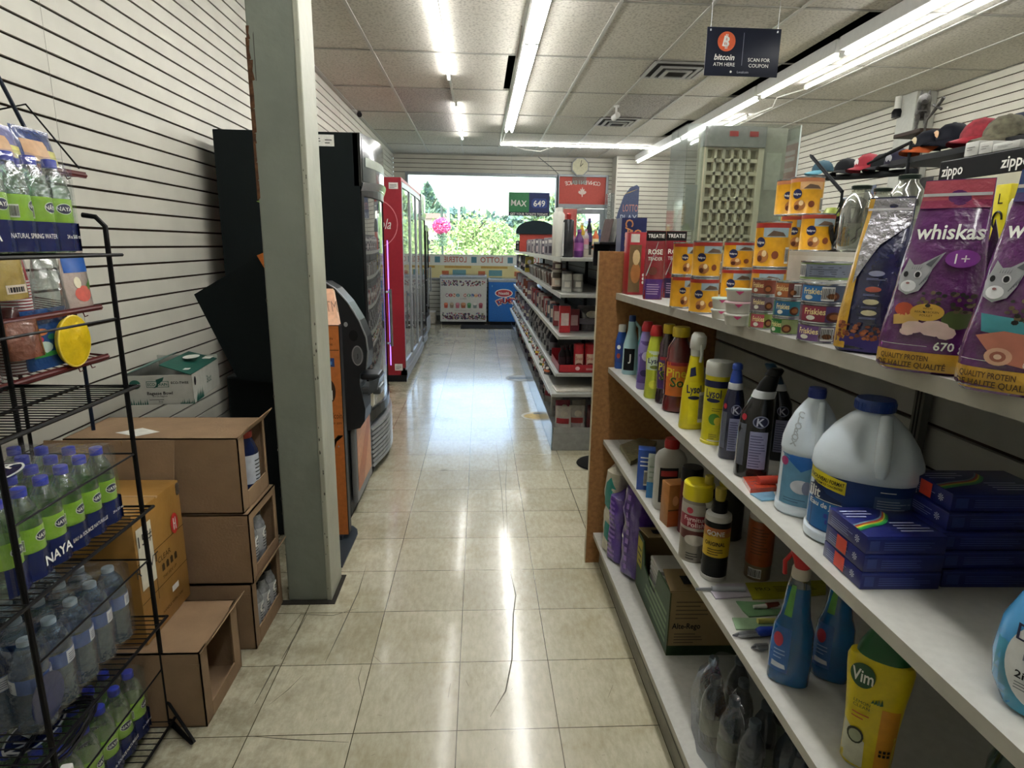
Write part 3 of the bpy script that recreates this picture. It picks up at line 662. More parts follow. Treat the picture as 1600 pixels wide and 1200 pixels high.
# second, red-rimmed wire rack behind it with picnic supplies
t = thing('wire_rack', 'rack with thin red-brown wire trays holding party cups behind the black rack', 'rack', (0, 0, 0))
MB().tube([(-1.30, 2.03, .012), (-1.30, 2.03, 1.06), (-1.33, 2.03, 1.62), (-1.50, 1.98, 2.15)], .006, M('#101a2a', .4, noise=0), 8).build('upright', t)
MB().tube([(-1.30, 1.50, .012), (-1.30, 1.50, 1.06), (-1.33, 1.50, 1.62), (-1.50, 1.46, 2.15)], .006, M('#101a2a', .4, noise=0), 8).build('upright', t)
MB().tube([(-1.52, 2.03, .012), (-1.50, 2.03, 1.60)], .006, wire, 8).build('upright', t)
MB().tube([(-1.52, 1.50, .012), (-1.50, 1.50, 1.60)], .006, wire, 8).build('upright', t)
def tray(x0, x1, y0, y1, z, rise=.0):
    b = MB(); b.tube([(x0, y0, z+rise), (x1, y0, z), (x1, y1, z), (x0, y1, z+rise)], .0055, redwire, 6, True)
    b.box(x1-.002, x1+.002, y0, y1, z-.008, z+.010, redwire)
    n = 22
    for i in range(1, n): y = y0+(y1-y0)*i/n; b.tube([(x0, y, z+rise), (x1, y, z)], .0018, redwire, 5)
    for e in (.1, .16): b.tube([(x1+.002, y1-e, z-.006), (x1+.006, y1-e, z-.02), (x1+.016, y1-e, z-.016)], .002, redwire, 5)
    b.build('tray', t)
    MB().tube([(x0, y0, z+.16), (x0, y1, z+.16)], .003, redwire, 6).build('back_wire', t)
tray(-1.52, -1.22, 1.30, 2.04, 1.60); tray(-1.52, -1.25, 1.30, 2.08, 1.19, .04); tray(-1.52, -1.25, 1.30, 2.08, 1.025, .04)
b = MB()
for i in range(9): y = 1.3+i*.075; b.tube([(-1.50, y, 1.64), (-1.50, y, 1.90)], .0022, redwire, 5)
for z in (1.74, 1.82, 1.90): b.tube([(-1.50, 1.28, z), (-1.50, 1.93, z)], .003, redwire, 5)
b.build('back_grid', t)
MB().tube([(-1.50, 2.0, 1.76), (-1.36, 2.03, 1.80), (-1.23, 2.03, 1.62)], .0028, wire, 6).build('side_wire', t)
# goods on it
def cupstack(loc, rz, lean, cm, label, n=16, r=.04, group=None):
    t = thing('paper_cup_stack', label, 'cups', loc, rz); b = MB()
    for i in range(n):
        z = i*.0085; b.lathe([(r*.98, z), (r, z+.001), (r*1.0, z+.004, M('#e9e2de', .5)), (r*.97, z+.0085)], cm if i % 1 == 0 else WHT)
    b.lathe([(r*.95, n*.0085), (r*.72, n*.0085+.075), (r*.7, n*.0085+.08)], cm); o = b.build('cups', t)
    MB().loft([(0, r*1.12, r*1.12, 0, 0, 2), (n*.0085, r*1.1, r*1.1, 0, 0, 2), (n*.0085+.08, r*.8, r*.8, 0, 0, 2), (n*.0085+.10, r*.9, .006, 0, 0, 2)], film).build('bag', t)
    t.rotation_euler = (lean, 0, rz); return t
redc = PL('#a8202c', .4)
for (y, z, x, n, cm, lab) in ((1.79, 1.20, -1.31, 11, redc, 'wrapped stack of red paper cups with white rims on the upper picnic tray'), (1.66, 1.20, -1.31, 9, redc, 'shorter stack of red cups left under the yellow pasta-like bag'),
                       (1.75, 1.035, -1.31, 12, M('#6e3430', .5), 'brown and white rimmed cup stack on the lower picnic tray'), (1.63, 1.035, -1.31, 8, redc, 'red cup stack at the very left of the lower picnic tray')):
    cupstack((x, y, z), 0, 0, cm, lab, n)
def pouch(w_, h_, d_, m, bm=None, secs=None, n=28):
    "stand-up foil bag: returns builder and sections"
    s_ = [(0, w_*.48, d_*.5, 0, 0, 2.6), (.01*h_/.2, w_*.5, d_*.5, 0, 0, 2.4), (h_*.3, w_*.5, d_*.46, 0, 0, 2), (h_*.6, w_*.49, d_*.34, 0, 0, 2), (h_*.85, w_*.48, d_*.12, 0, 0, 2), (h_*.93, w_*.48, .003, 0, 0, 2), (h_, w_*.48, .0015, 0, 0, 2)]
    return s_
def bag(name, loc, rz, w_, h_, d_, m, label, cat='bag', art=None, group=None, tilt=0):
    s_ = pouch(w_, h_, d_, m); b = MB(); b.loft(s_, m, 28)
    if art: art(b, floft(s_, .0012), w_, h_)
    o = b.build(name, None, loc, rz); o.rotation_euler = (tilt, 0, rz); return tag(o, label, cat, group)
H90 = PI/2
def art_pasta(b, f, w_, h_): b.patch(f, -.3*w_, .3*w_, .08*h_, .2*h_, PR('#d9cdb9')); b.patch(f, -.25*w_, .2*w_, .10*h_, .17*h_, BLK)
bag('food_bag', (-1.25, 1.69, 1.25), H90+.1, .14, .19, .05, FO('#b09a58'), 'yellowish clear bag of twisted snacks hung over the cup stacks', art=art_pasta)
def art_cut(b, f, w_, h_):
    b.patch(f, -.45*w_, .45*w_, .62*h_, .92*h_, PR('#1f58a8', .3), 8, 4); b.disc(f, 0, .25*h_, .3*w_, .14*h_, PR('#d4685c'), 14); b.disc(f, -.15*w_, .45*h_, .12*w_, .1*h_, PR('#e9e2c8'), 10)
    b.poly(f, [(.2*w_, .3*h_), (.4*w_, .38*h_), (.38*w_, .5*h_), (.18*w_, .4*h_)], PR('#5a8a3c'))
MB_ = bag('cup_sleeve', (-1.29, 1.90, 1.20), H90, .11, .175, .08, clearp, 'bag of clear plastic cups between the red cups and the cutlery bag'); 
bag('cutlery_bag', (-1.28, 2.01, 1.195), H90+.1, .15, .18, .05, FO('#b8a9a0'), 'clear cutlery bag with a blue printed header', art=art_cut)
def art_plate(b, f, w_, h_):
    b.disc(f, -.18*w_, .62*h_, .12*w_, .06*h_, PR('#c47a4a'), 14); b.disc(f, -.28*w_, .50*h_, .11*w_, .06*h_, PR('#b03a5a'), 14); b.disc(f, .0*w_, .52*h_, .09*w_, .05*h_, PR('#1f6a54'), 14)
    b.disc(f, -.2*w_, .36*h_, .18*w_, .10*h_, PR('#b9cfc4'), 14); b.patch(f, -.4*w_, .2*w_, .2*h_, .28*h_, PR('#2f8a3c'), 6, 2); b.patch(f, -.3*w_, .3*w_, .82*h_, .88*h_, PR('#9fb4cf'), 4, 1)
bag('plate_package', (-1.27, 1.84, 1.04), H90, .20, .17, .03, FO('#1d4a86'), 'blue printed pack of plates standing on the lower picnic tray', art=art_plate)
t = thing('yellow_plate_pack', 'shiny round yellow plates in film on the lower picnic tray', 'plates', (-1.232, 1.90, 1.105), 0)
b = MB(); n = 26; ym = FO('#e8c81e'); V = [(0.012, 0, 0)]+[(0, .072*math.cos(2*PI*k/n), .076*math.sin(2*PI*k/n)) for k in range(n)]+[(-.016, .068*math.cos(2*PI*k/n), .072*math.sin(2*PI*k/n)) for k in range(n)]
b.add(V, [(0, k+1, (k+1) % n+1) for k in range(n)]+[(k+1, k+1+n, (k+1) % n+1+n, (k+1) % n+1) for k in range(n)]+[tuple(range(2*n, n, -1))], ym, True); b.build('plates', t)
b = MB(); b.tube([(-.002, .073*math.cos(2*PI*k/n), .077*math.sin(2*PI*k/n)) for k in range(n)], .003, PL('#f0d84a'), 6, True); b.build('rim', t)
bag('plate_package', (-1.36, 1.76, 1.045), H90, .16, .13, .04, FO('#a8923a'), 'gold-yellow film pack behind the blue plate pack')
bag('food_bag', (-1.24, 1.70, 1.09), H90, .13, .10, .05, FO('#7a4a38'), 'brown crinkled film bag over the lower cup stacks')
def art_top(b, f, w_, h_): b.patch(f, -.4*w_, .1*w_, .2*h_, .7*h_, PR('#c9a27a')); b.patch(f, .1*w_, .4*w_, .1*h_, .5*h_, PR('#cfc96a'))
for k, (y, col, lab) in enumerate(((1.66, '#20284f', 'dark blue snack bag lying on the top red tray, leftmost'), (1.83, '#7d7fb0', 'light blue and beige snack bag on the top red tray, middle one'), (1.98, '#33467c', 'blue and yellow snack bag on the top red tray, rightmost'))):
    bag('snack_bag', (-1.33, y, 1.605), H90, .17, .10+.01*k, .09, FO(col), lab, art=art_top, tilt=0)
t = bag('snack_bag', (-1.10, 1.12, 1.045), H90-.3, .20, .12, .08, FO('#c8c4bc'), 'white and red film bag lying on the empty black rack shelf', art=lambda b, f, w_, h_: b.disc(f, 0, .5*h_, .3*w_, .2*h_, PR('#b8303a'), 14))

# ------------------------------------------------------------------ cardboard boxes
cb = CB(); cb2 = CB('#a87f4c'); cbd = CB('#86683f'); tapem = M('#b5926a', .3, noise=.05)
def openbox(name, loc, W_, D_, H_, label, flap=True, back_flap=False, mat=cb, win=(.05, .05, .05, .0), lid=True, group=None):
    "carton whose +X side has a display opening; origin bottom, +X side, near corner"
    t = thing(name, label, 'box', loc); th = .004; b = MB()
    b.box(-W_, 0, 0, th, 0, H_, mat); b.box(-W_, 0, D_-th, D_, 0, H_, mat); b.box(-W_, -W_+th, 0, D_, 0, H_, mat); b.box(-W_, 0, 0, D_, 0, th, mat)
    if lid: b.box(-W_, 0, 0, D_, H_-th, H_, mat)
    l, r, bt, tp_ = win
    b.box(-th, 0, 0, l, 0, H_, mat); b.box(-th, 0, D_-r, D_, 0, H_, mat); b.box(-th, .001, l, D_-r, 0, bt, mat)
    if tp_: b.box(-th, 0, l, D_-r, H_-tp_, H_, mat)
    b.box(-W_*.02-.03, -.001, -.001, 0, H_-.04, H_-.038, mat)
    b.build('carton', t)
    if flap:
        b = MB(); e = .055; b.prism([(0, 0), (D_, 0), (D_-.01, e), (.02, e*.92)], lambda u, v, d: (v*.62+d*.5, u, H_-.001+v*.75-d*.7), .004, mat); b.build('flap', t)
    return t
t = openbox('cardboard_box', (-.805, 1.575, 0), .36, .27, .25, 'brown carton with an open display side, standing alone nearest on the floor', win=(.045, .05, .05, 0))
t = openbox('cardboard_box', (-.785, 1.93, 0), .50, .29, .255, 'brown display carton at the bottom of the stack by the column', win=(.04, .03, .06, .02))
t = openbox('cardboard_box', (-.775, 1.93, .258), .52, .27, .255, 'brown display carton in the middle of the stack by the column', flap=False, win=(.04, .03, .05, .03))
t = openbox('cardboard_box', (-.79, 1.935, .516), .55, .25, .265, 'brown display carton on top of the stack by the column, its flap raised', win=(.05, .02, .06, 0))
b = MB(); b.prism([(-.61, -.135), (-.20, -.14), (-.195, 0), (-.60, .0)], lambda u, v, d: (u, -.01-d+v*.15, .263+v), .004, mat_ := cb); b.box(-.36, -.358, -.0165, -.0145, .13, .262, cbd); b.build('flap', t)
b = MB(); b.add([(-.42, .06, .2665), (-.33, .02, .2665), (-.28, .07, .2665), (-.36, .115, .2665)], [(0, 1, 2, 3)], WHT); b.build('shipping_label', t)
# jars and bottles inside the display cartons
def jar(loc, r, h, m, cm, label, name='jar', cat='jar', lm=None):
    t = thing(name, label, cat, loc); b = MB(); b.lathe([(r*.9, 0), (r, .005), (r, h*.2, lm or m), (r, h*.65), (r*.99, h*.7), (r*.6, h*.88), (r*.6, h*.9)], m); b.lines(fcyl(r, .001, turn=H90), -r*.5, r*.5, h*.25, h*.6, 6, BLK, seed=int(h*1000)); b.build('body', t)
    MB().lathe([(r*.62, h*.9), (r*.64, h), (r*.5, h)], cm).build('lid', t); return t
jar((-.835, 2.10, .522), .045, .235, M('#16224a', .15, coat=.6), PL('#a03a2a'), 'dark blue bottle with a white label inside the top display carton', 'bottle', 'bottle', PR('#b9c0c9'))
for k, (y, z, lab) in enumerate(((2.03, .264, 'silver-labelled jar in the middle display carton, nearer'), (2.11, .264, 'silver-labelled jar in the middle display carton, farther'),
                     (2.03, .006, 'pale jar in the bottom display carton, nearest of three'), (2.10, .006, 'pale jar in the bottom display carton, second of three'), (2.17, .006, 'pale jar in the bottom display carton, farthest of three'))):
    o = jar((-.825, y, z), .034, .19, M('#8d9094', .2, coat=.5, noise=.3, scale=60), BLK, lab, lm=PR('#a9acae')); 
    b = MB(); b.text('G', .04, fcyl(.034, .002, turn=H90), WHT, 0, .10, bold=True); b.build('lettering', o)
# yellow-brown carton with printed sheet
t = thing('cardboard_box', 'yellowish shiny carton with a white 15# sheet and a red round sticker', 'box', (-.965, 1.61, .252), 0)
b = MB(); b.rbox(-.36, 0, 0, .27, 0, .41, M('#9a7236', .38, noise=.12, scale=12, bump=.1, bscale=40, coat=.3), .004); b.box(-.36, .0008, .13, .14, .405, .4108, tapem)
f = fxp(0); dk = M('#3a2c1a', .7, noise=0)
b.patch(f, .0, .27, .255, .257, dk, 2, 1); b.patch(f, .0, .27, .13, .132, dk, 2, 1); b.patch(f, .085, .087, .10, .30, dk, 1, 2)
b.text('CLEAR', .018, f, dk, .14, .215); b.text('THIS SIDE UP', .010, f, dk, .16, .15); b.text('HANDLE WITH CARE', .009, f, dk, .16, .045)
for k in range(4): b.poly(f, [(.12+k*.025, .17), (.135+k*.025, .17), (.135+k*.025, .19), (.1275+k*.025, .195), (.12+k*.025, .19)], dk)
b.patch(fxp(0, .0015), .16, .20, .075, .095, WHT, 1, 1)
b.build('carton', t)
b = MB(); f = fxp(0, .002); b.patch(f, .008, .085, .17, .36, M('#cfcbb8', .7), 2, 2); f = fxp(0, .003); b.text('15#', .035, f, BLK, .048, .32); b.text('R  WT', .03, f, BLK, .046, .235); b.build('paper_sheet', t)
b = MB(); f = fxp(0, .002); b.disc(f, .215, .285, .022, .034, PR('#c02a2a', .3), 24); f = fxp(0, .003); b.patch(f, .206, .211, .265, .305, WHT, 1, 1); b.patch(f, .218, .223, .265, .305, WHT, 1, 1); b.patch(f, .206, .223, .283, .287, WHT, 1, 1); b.build('sticker', t)
MB().rbox(-.022, .004, .245, .272, .36, .405, M('#4a4034', .5, bump=.5), .01).build('torn_corner', t)
# white and green bowl carton
t = thing('bowl_carton', 'white carton with opened green flaps and green print, behind the brown stack', 'box', (-1.115, 2.36, .787), -.0)
ew = M('#b4b6ae', .7, noise=.06); eg = PR('#12564a', .5)
t.rotation_euler.z = .12
b = MB(); b.box(-.245, 0, 0, .004, 0, .115, ew); b.box(-.245, 0, .34, .344, 0, .135, ew); b.box(-.004, 0, 0, .344, 0, .115, ew); b.box(-.245, -.241, 0, .344, 0, .115, ew); b.box(-.245, 0, 0, .344, 0, .004, ew)
f = fy(0); b.disc(f, -.205, .08, .02, .018, eg, 20); b.text('BOWL CO', .006, fy(0, .0016), WHT, -.205, .08)
b.patch(f, -.165, -.085, .068, .092, eg, 2, 1); b.patch(fy(0, .0012), -.163, -.087, .070, .090, ew, 2, 1); b.text('ECO-CRAIN', .011, fy(0, .002), eg, -.125, .08, bold=True, wmax=.07); b.poly(fy(0, .0018), [(-.13, .098), (-.10, .108), (-.105, .094), (-.14, .065), (-.125, .07)], eg)
b.text('ECO-TWEE', .009, f, BLK, -.045, .085, bold=True); b.text('Bagasse Bowl', .012, f, BLK, -.12, .045, bold=True, wmax=.10); b.text('Bol De Bagasse', .006, f, BLK, -.12, .033); b.text('3oz', .008, f, BLK, -.12, .012); b.lines(f, -.16, -.08, .018, .024, 1, BLK)
for k in range(9): b.poly(f, [(-.235+k*.008, 0), (-.232+k*.008, .012+.006*(k % 3)), (-.229+k*.008, 0)], eg); b.poly(f, [(-.05+k*.006, 0), (-.047+k*.006, .010+.006*(k % 3)), (-.045+k*.006, 0)], eg)
f = fxp(0); b.disc(f, .03, .085, .012, .018, BLK, 18)
for k in range(10): b.poly(f, [(.03+k*.009, 0), (.036+k*.009, .03+.012*(k % 3)), (.040+k*.009, 0)], eg)
b.text('3oz', .03, f, eg, .2, .06)
b.build('carton', t)
b = MB(); b.prism([(-.01, 0), (.335, 0), (.34, .115), (.02, .12)], lambda u, v, d: (-v, u, .116+v*.28+d), .003, eg)
b.disc(lambda u, v, d=0: (-.06+v*.3, .20+u, .135+.017), 0, 0, .05, .1, WHT, 18); b.build('flap', t)
b = MB(); b.prism([(0, 0), (.33, 0), (.30, .11), (.02, .10)], lambda u, v, d: (-.244+v*.9, u, .116+v*.35+d), .003, M('#5d8078', .6)); b.build('flap', t)
MB().box(-.05, -.02, .03, .06, .129, .1305, WHT).build('label', t); MB().box(-.045, -.01, .27, .32, .129, .131, WHT).build('label', t)

# ------------------------------------------------------------------ toppled black sign panels, cooler, ATM
blkp = M('#081012', .7, noise=.1, scale=8); blk2 = M('#081214', .7, noise=.08)
t = thing('sign_panel', 'big dark panel leaning tilted against the cooler, orange strip at its upper end', 'panel', (0, 2.72, 0))
P = [at(*q, Y=2.72) for q in ((303, 460), (413, 395), (470, 530), (440, 600), (372, 592), (368, 585))]; P = [(q.x, q.z) for q in P]
MB().prism(P, lambda u, v, d: (u, d, v), .05, blk2).build('panel', t)
q = [at(*q, Y=2.715) for q in ((401, 399), (470, 372), (480, 470), (416, 424))]; MB().prism([(a.x, a.z) for a in q], lambda u, v, d: (u, d-.004, v), .05, PR('#d0752c', .4)).build('orange_strip', t)
t = tag(MB().rbox(-1.17, -.80, 2.80, 2.98, 0, .80, M('#081012', .7, noise=.05), .01).build('black_cabinet'), 'low black cabinet standing on the floor behind the carton stack', 'cabinet')
cord([(-.80, 2.34, .60), (-.785, 2.30, .62), (-.775, 2.30, .60), (-.77, 2.32, .52)], .003, WHT, 'short white wire curling out left of the column')
# leaf
b = MB(); lm = M('#86a84e', .5, noise=.2); LP = [(-.135, 1.556), (-.115, 1.562), (-.09, 1.563), (-.06, 1.575), (-.04, 1.52), (-.06, 1.47), (-.082, 1.44), (-.094, 1.462), (-.088, 1.485), (-.093, 1.51), (-.10, 1.535), (-.115, 1.548)]
b.prism([(u-.70, v) for u, v in LP], lambda u, v, d: (u, 2.405+d+.04*abs(u+.80), v), .003, lm); tag(b.build('paper_leaf'), 'pale green leaf-shaped decoration sticking out left of the column', 'decoration')

cool_glass = thin('#8f9a9e', .03, .10, .85)
def cooler(name, label, x0, x1, y0, y1, h, side, doors, header=True, grille=.30, frame=None, cat='cooler', bulge=.012):
    "upright glass-door cooler whose doors face +X; front bulges slightly"
    t = thing(name, label, cat, (x1, y0, 0)); D = x1-x0; W_ = y1-y0; fr = frame or M('#101315', .3)
    b = MB(); th = .03
    b.rbox(-D, -.05, 0, th, 0.02, h, side, .004); b.rbox(-D, -.05, W_-th, W_, .02, h, side, .004); dk_ = M('#23282b', .5); b.box(-D, -D+th, th, W_-th, .02, h, dk_); b.box(-D+th, -.06, th, th+.004, .12, h-th, dk_); b.box(-D+th, -.06, W_-th-.004, W_-th, .12, h-th, dk_); b.box(-D, -.05, th, W_-th, h-th, h, side); b.box(-D, -.05, th, W_-th, .02, .12, side)
    b.build('cabinet', t)
    def xf(y): return -.045+bulge*math.sin(PI*min(1, max(0, y/W_)))
    z0 = grille+.05; z1 = h-.28 if header else h-.04
    dw = W_/doors
    for k in range(doors):
        a, c = k*dw+.004, (k+1)*dw-.004; b = MB(); s_ = .035
        for (p, q_, r0, r1) in ((a, a+s_, z0, z1), (c-s_, c, z0, z1)):
            b.prism([(p, 0), (q_, 0)] and [(xf(p)-.03, p), (xf(p), p), (xf(q_), q_), (xf(q_)-.03, q_)], lambda u, v, d, r0=r0, r1=r1: (u, v, r0+d), r1-r0, fr)
        for (r0, r1) in ((z0, z0+.06), (z1-.05, z1)):
            N_ = 8; pr = [(xf(a+(c-a)*i/N_), a+(c-a)*i/N_) for i in range(N_+1)]; pr = pr+[(u-.03, v) for u, v in reversed(pr)]
            b.prism(pr, lambda u, v, d, r0=r0: (u, v, r0+d), r1-r0, fr)
        dr_ = b.build('door', t)
        b = MB(); b.patch(lambda u, v, d=0: (xf(u)-.012, u, v), a+s_, c-s_, z0+.05, z1-.04, cool_glass, 8, 1); b.build('pane', dr_)
        MB().tube([(xf(c-.06)+.03, c-.06, z0+.35), (xf(c-.06)+.03, c-.06, z0+.75)], .011, steel, 8).tube([(xf(c-.06), c-.06, z0+.37), (xf(c-.06)+.03, c-.06, z0+.37)], .008, steel).tube([(xf(c-.06), c-.06, z0+.73), (xf(c-.06)+.03, c-.06, z0+.73)], .008, steel).build('handle', dr_)
    if header:
        b = MB(); N_ = 10; pr = [(xf(W_*i/N_)+.004, W_*i/N_) for i in range(N_+1)]; pr = pr+[(-.08, W_), (-.08, 0)]
        b.prism(pr, lambda u, v, d: (u, v, z1+d), h-z1, M('#0e1113', .15, coat=.6)); b.patch(lambda u, v, d=0: (xf(u)+.006, u, v), .02, W_-.02, z1+.03, h-.02, M('#39444a', .08, coat=1), 8, 2); b.build('header', t)
        b = MB(); b.patch(lambda u, v, d=0: (xf(u)+.010+.02*(v-z1)/.05, u, v+.02*math.sin(PI*u/W_)), 0, W_, z1-.03, z1+.02, M('#b9bcbe', .25, metal=.7), 10, 2); b.build('trim_band', t)
    b = MB(); n_ = 9
    b.box(-.10, -.05, 0, W_, .0, grille+.05, fr)
    for i in range(n_):
        z = .06+(grille-.04)*i/n_; N_ = 8; pr = [(xf(W_*k/N_)+.005, W_*k/N_) for k in range(N_+1)]; pr = pr+[(u-.05, v) for u, v in reversed(pr)]
        b.prism(pr, lambda u, v, d, z=z: (u+.01-d*.4, v, z+d), .016, M('#b4b8ba', .3, metal=.5))
    b.build('grille', t)
    for k in range(4):
        z = z0+.08+(z1-z0-.1)*k/4
        MB().box(-D+th, -.10, th, W_-th, z, z+.008, M('#d5d8da', .4)).build('shelf', t)
    return t, xf, z0, z1
t, xf, z0, z1 = cooler('drinks_cooler', 'tall black cooler with silver grille, standing right behind the column and ATM', -1.45, -.62, 3.585, 4.36, 2.0, M('#081214', .6, noise=.12, scale=6), 1, bulge=.05)
b = MB(); f = fy(0, .002); b.patch(lambda u, v, d=0: (-.20+u, -.002, v), -.115, .02, 1.925, 1.985, WHT, 1, 1); b.lines(lambda u, v, d=0: (-.20+u, -.0035, v), -.105, -.05, 1.935, 1.975, 3, BLK); b.lines(lambda u, v, d=0: (-.20+u, -.0035, v), -.03, .01, 1.94, 1.97, 2, BLK); b.build('label', t)
b = MB(); b.patch(lambda u, v, d=0: (xf(u)+.008, u, v), .06, .7, z1+.11, z1+.16, M('#8a9484', .3), 8, 1); b.build('header_print', t)
b = MB(); b.tube([(xf(.76)+.02, .775, .55), (xf(.76)+.02, .775, 1.43)], .004, M((.38, .16, 1), .4, noise=0, emit=1.5), 8); b.build('light_strip', t)
t, xf, z0, z1 = cooler('drinks_cooler', 'red-sided cooler with silver door frames behind the black one', -1.42, -.72, 6.25, 8.15, 2.04, M('#98202f', .4, noise=.06), 3, header=False, grille=.10, frame=M('#9da3a8', .35, metal=.4))
b = MB(); f = fy(0, .002)
c0 = -.24
def ringu(b, f, cu, cv, r_, wd, m, n=32):
    V = []; 
    for k in range(n): a = 2*PI*k/n; V += [f(cu+r_*math.cos(a), cv+r_*math.sin(a)), f(cu+(r_-wd)*math.cos(a), cv+(r_-wd)*math.sin(a))]
    b.add(V, [(2*k, (2*k+2) % (2*n), (2*k+3) % (2*n), 2*k+1) for k in range(n)], m)
ff = lambda u, v, d=0: (u, -.003, v)
ringu(b, ff, -.33, 1.60, .24, .008, PR('#d88a90')); b.text('Coca-Cola', .10, lambda u, v, d=0: (u+(v-1.6)*.25, -.004, v), WHT, -.36, 1.60, wmax=.42); b.build('emblem', t)
b = MB(); b.patch(ff, -.17, -.08, 1.93, 1.99, WHT, 1, 1); b.lines(lambda u, v, d=0: (u, -.005, v), -.16, -.09, 1.94, 1.98, 3, BLK); b.patch(ff, -.16, -.08, .12, .19, WHT, 1, 1); b.lines(lambda u, v, d=0: (u, -.005, v), -.15, -.09, .135, .18, 3, BLK); b.build('label', t)
MB().box(-.7, -.04, -.004, 0, 0, .07, BLK).build('kick_plate', t)
cols = ['#c9d6dc', '#b03030', '#3a62a8', '#d9b63a', '#2e6a3a', '#e6e6e2', '#6a3a20', '#d8742c']
dr_i = 0
def drinks(y0, n, z, x, group, label):
    global dr_i
    o0 = None
    for k in range(n):
        m = PR(cols[(k*5+dr_i) % 8], .25); b = MB(); b.lathe([(.03, 0), (.033, .01), (.033, .13), (.02, .18), (.014, .20), (.014, .22)], m, n=10)
        tag(b.build('drink_bottle', None, (x, y0+.09*k, z)), label, 'drink', group)
    dr_i += 3
for lv in range(4): z = z0+.08+(z1-z0-.1)*lv/4+.008; drinks(6.32, 19, z, -.90, 'drinks behind the glass of the red cooler, shelf %s' % ('one', 'two', 'three', 'four')[lv], 'drink bottle in the front row behind the red cooler glass, %s shelf' % ('lowest', 'second', 'third', 'top')[lv])
t, xf, z0, z1 = cooler('drinks_cooler', 'narrow black cooler with a dark header, past the red cooler', -1.42, -.74, 8.42, 9.02, 2.06, M('#101416', .35), 1, grille=.12)
for lv in range(4): drinks(8.50, 5, z0+.088+(z1-z0-.1)*lv/4, -.90, 'drinks in the narrow black cooler, shelf %s' % ('one', 'two', 'three', 'four')[lv], 'drink bottle behind the glass of the narrow black cooler, %s shelf' % ('lowest', 'second', 'third', 'top')[lv])
t, xf, z0, z1 = cooler('drinks_cooler', 'lower black cooler, farthest of the cooler row near the window', -1.42, -.79, 9.10, 10.20, 1.70, M('#15232a', .35), 2, header=False, grille=.25)

# orange kiosk board on a floor plate
org = PR('#bf6f34', .42)
t = thing('orange_kiosk', 'narrow orange floor-standing board with a slanted head, right behind the column', 'kiosk', (0, 2.74, 0))
MB().rbox(-.775, -.632, 0, .05, .03, 1.045, org, .002).box(-.640, -.628, .002, .052, .03, 1.045, M('#1a1c1f', .4)).build('board', t)
b = MB(); b.add([(-.775, -.0, 1.05), (-.632, 0, 1.05), (-.685, .16, 1.20), (-.775, .16, 1.20), (-.775, .05, 1.05), (-.632, .05, 1.05), (-.685, .19, 1.19), (-.775, .19, 1.19)], [(0, 1, 2, 3), (4, 7, 6, 5), (0, 4, 5, 1), (1, 5, 6, 2), (2, 6, 7, 3)], PR('#e0b294', .4))
b.text('ATM', .05, lambda u, v, d=0: (-.69+u-v*.35, .075+v*.9, 1.125+v*.9+.002), PR('#9a7a68'), 0, 0, wmax=.08); b.build('slanted_head', t)
b = MB(); f = lambda u, v, d=0: (-.685+u, -.0015, v); f2 = lambda u, v, d=0: (-.685+u, -.003, v)
b.text('online', .014, f, dk, 0, .965, wmax=.05); b.text('media', .010, f, dk, .01, .99, wmax=.04); b.patch(f, -.05, .05, .935, .938, dk, 2, 1); b.patch(f, -.022, .028, .86, .90, PR('#22437c', .4), 1, 1); b.patch(f2, -.012, .018, .87, .885, PR('#4f86c4'), 1, 1)
b.disc(f, .0, .745, .027, .055, M('#3a2a22', .5), 24); b.patch(f2, -.010, .004, .73, .785, WHT, 1, 1); b.patch(f2, -.002, .013, .705, .75, WHT, 1, 1); b.patch(f2, -.003, .006, .735, .755, M('#3a2a22', .5), 1, 1)
b.text('localcoin', .028, f, dk, .012, .63, rot=0, wmax=.078); b.text('bitcoin atm', .014, f, dk, .012, .595, wmax=.07)
b.poly(f, [(.0, .45), (.003, .45), (.003, .50), (.03, .53), (.05, .53), (.05, .535), (.028, .535), (.0, .503)], dk); b.build('print', t)
MB().lathe([(.004, 0), (.003, .004)], steel, T=Matrix.Translation((-.657, -.002, .48)) @ Matrix.Rotation(H90, 4, 'X')).build('lock', t)
MB().prism([(-.66, -.27), (-.605, -.26), (-.60, .06), (-.61, .10), (-.64, .14), (-.775, .14), (-.775, -.27)], lambda u, v, d: (u, v, .002+d), .008, M('#2b333a', .45, noise=.1)).build('floor_plate', t)
MB().box(-.70, -.66, -.015, .055, 0, .03, M('#2b333a', .4)).build('base_block', t)
# ATM
t = thing('bitcoin_atm', 'grey cash machine with rounded hood and keypad shelf, facing the aisle', 'ATM', (0, 3.0, 0))
hg = M('#26292b', .35, noise=.06); P = [(490, 440), (506, 441.5), (523, 452), (542.6, 474), (560, 502), (571, 528), (574, 550), (572, 578), (562, 584), (562, 600), (571, 640), (570, 658), (563, 669), (530, 676), (490, 676)]
q = [at(*a, Y=3.0) for a in P]; P2 = [(a.x, a.z) for a in q]; P2[0] = (-.80, P2[1][1]); P2[-1] = (-.80, P2[-2][1])
MB().prism(P2, lambda u, v, d: (u, d, v), .17, hg).build('hood', t)
MB().rbox(-1.15, -.672, -.0, .50, 0, .68, M('#1b1e20', .4), .006).build('lower_cabinet', t)
q = [at(*a, Y=3.0) for a in ((548, 672), (571, 668), (571, 760), (548, 808))]
MB().rbox(-.668, -.640, .03, .47, .06, .60, M('#707476', .35, noise=.05), .01).build('lower_door', t)
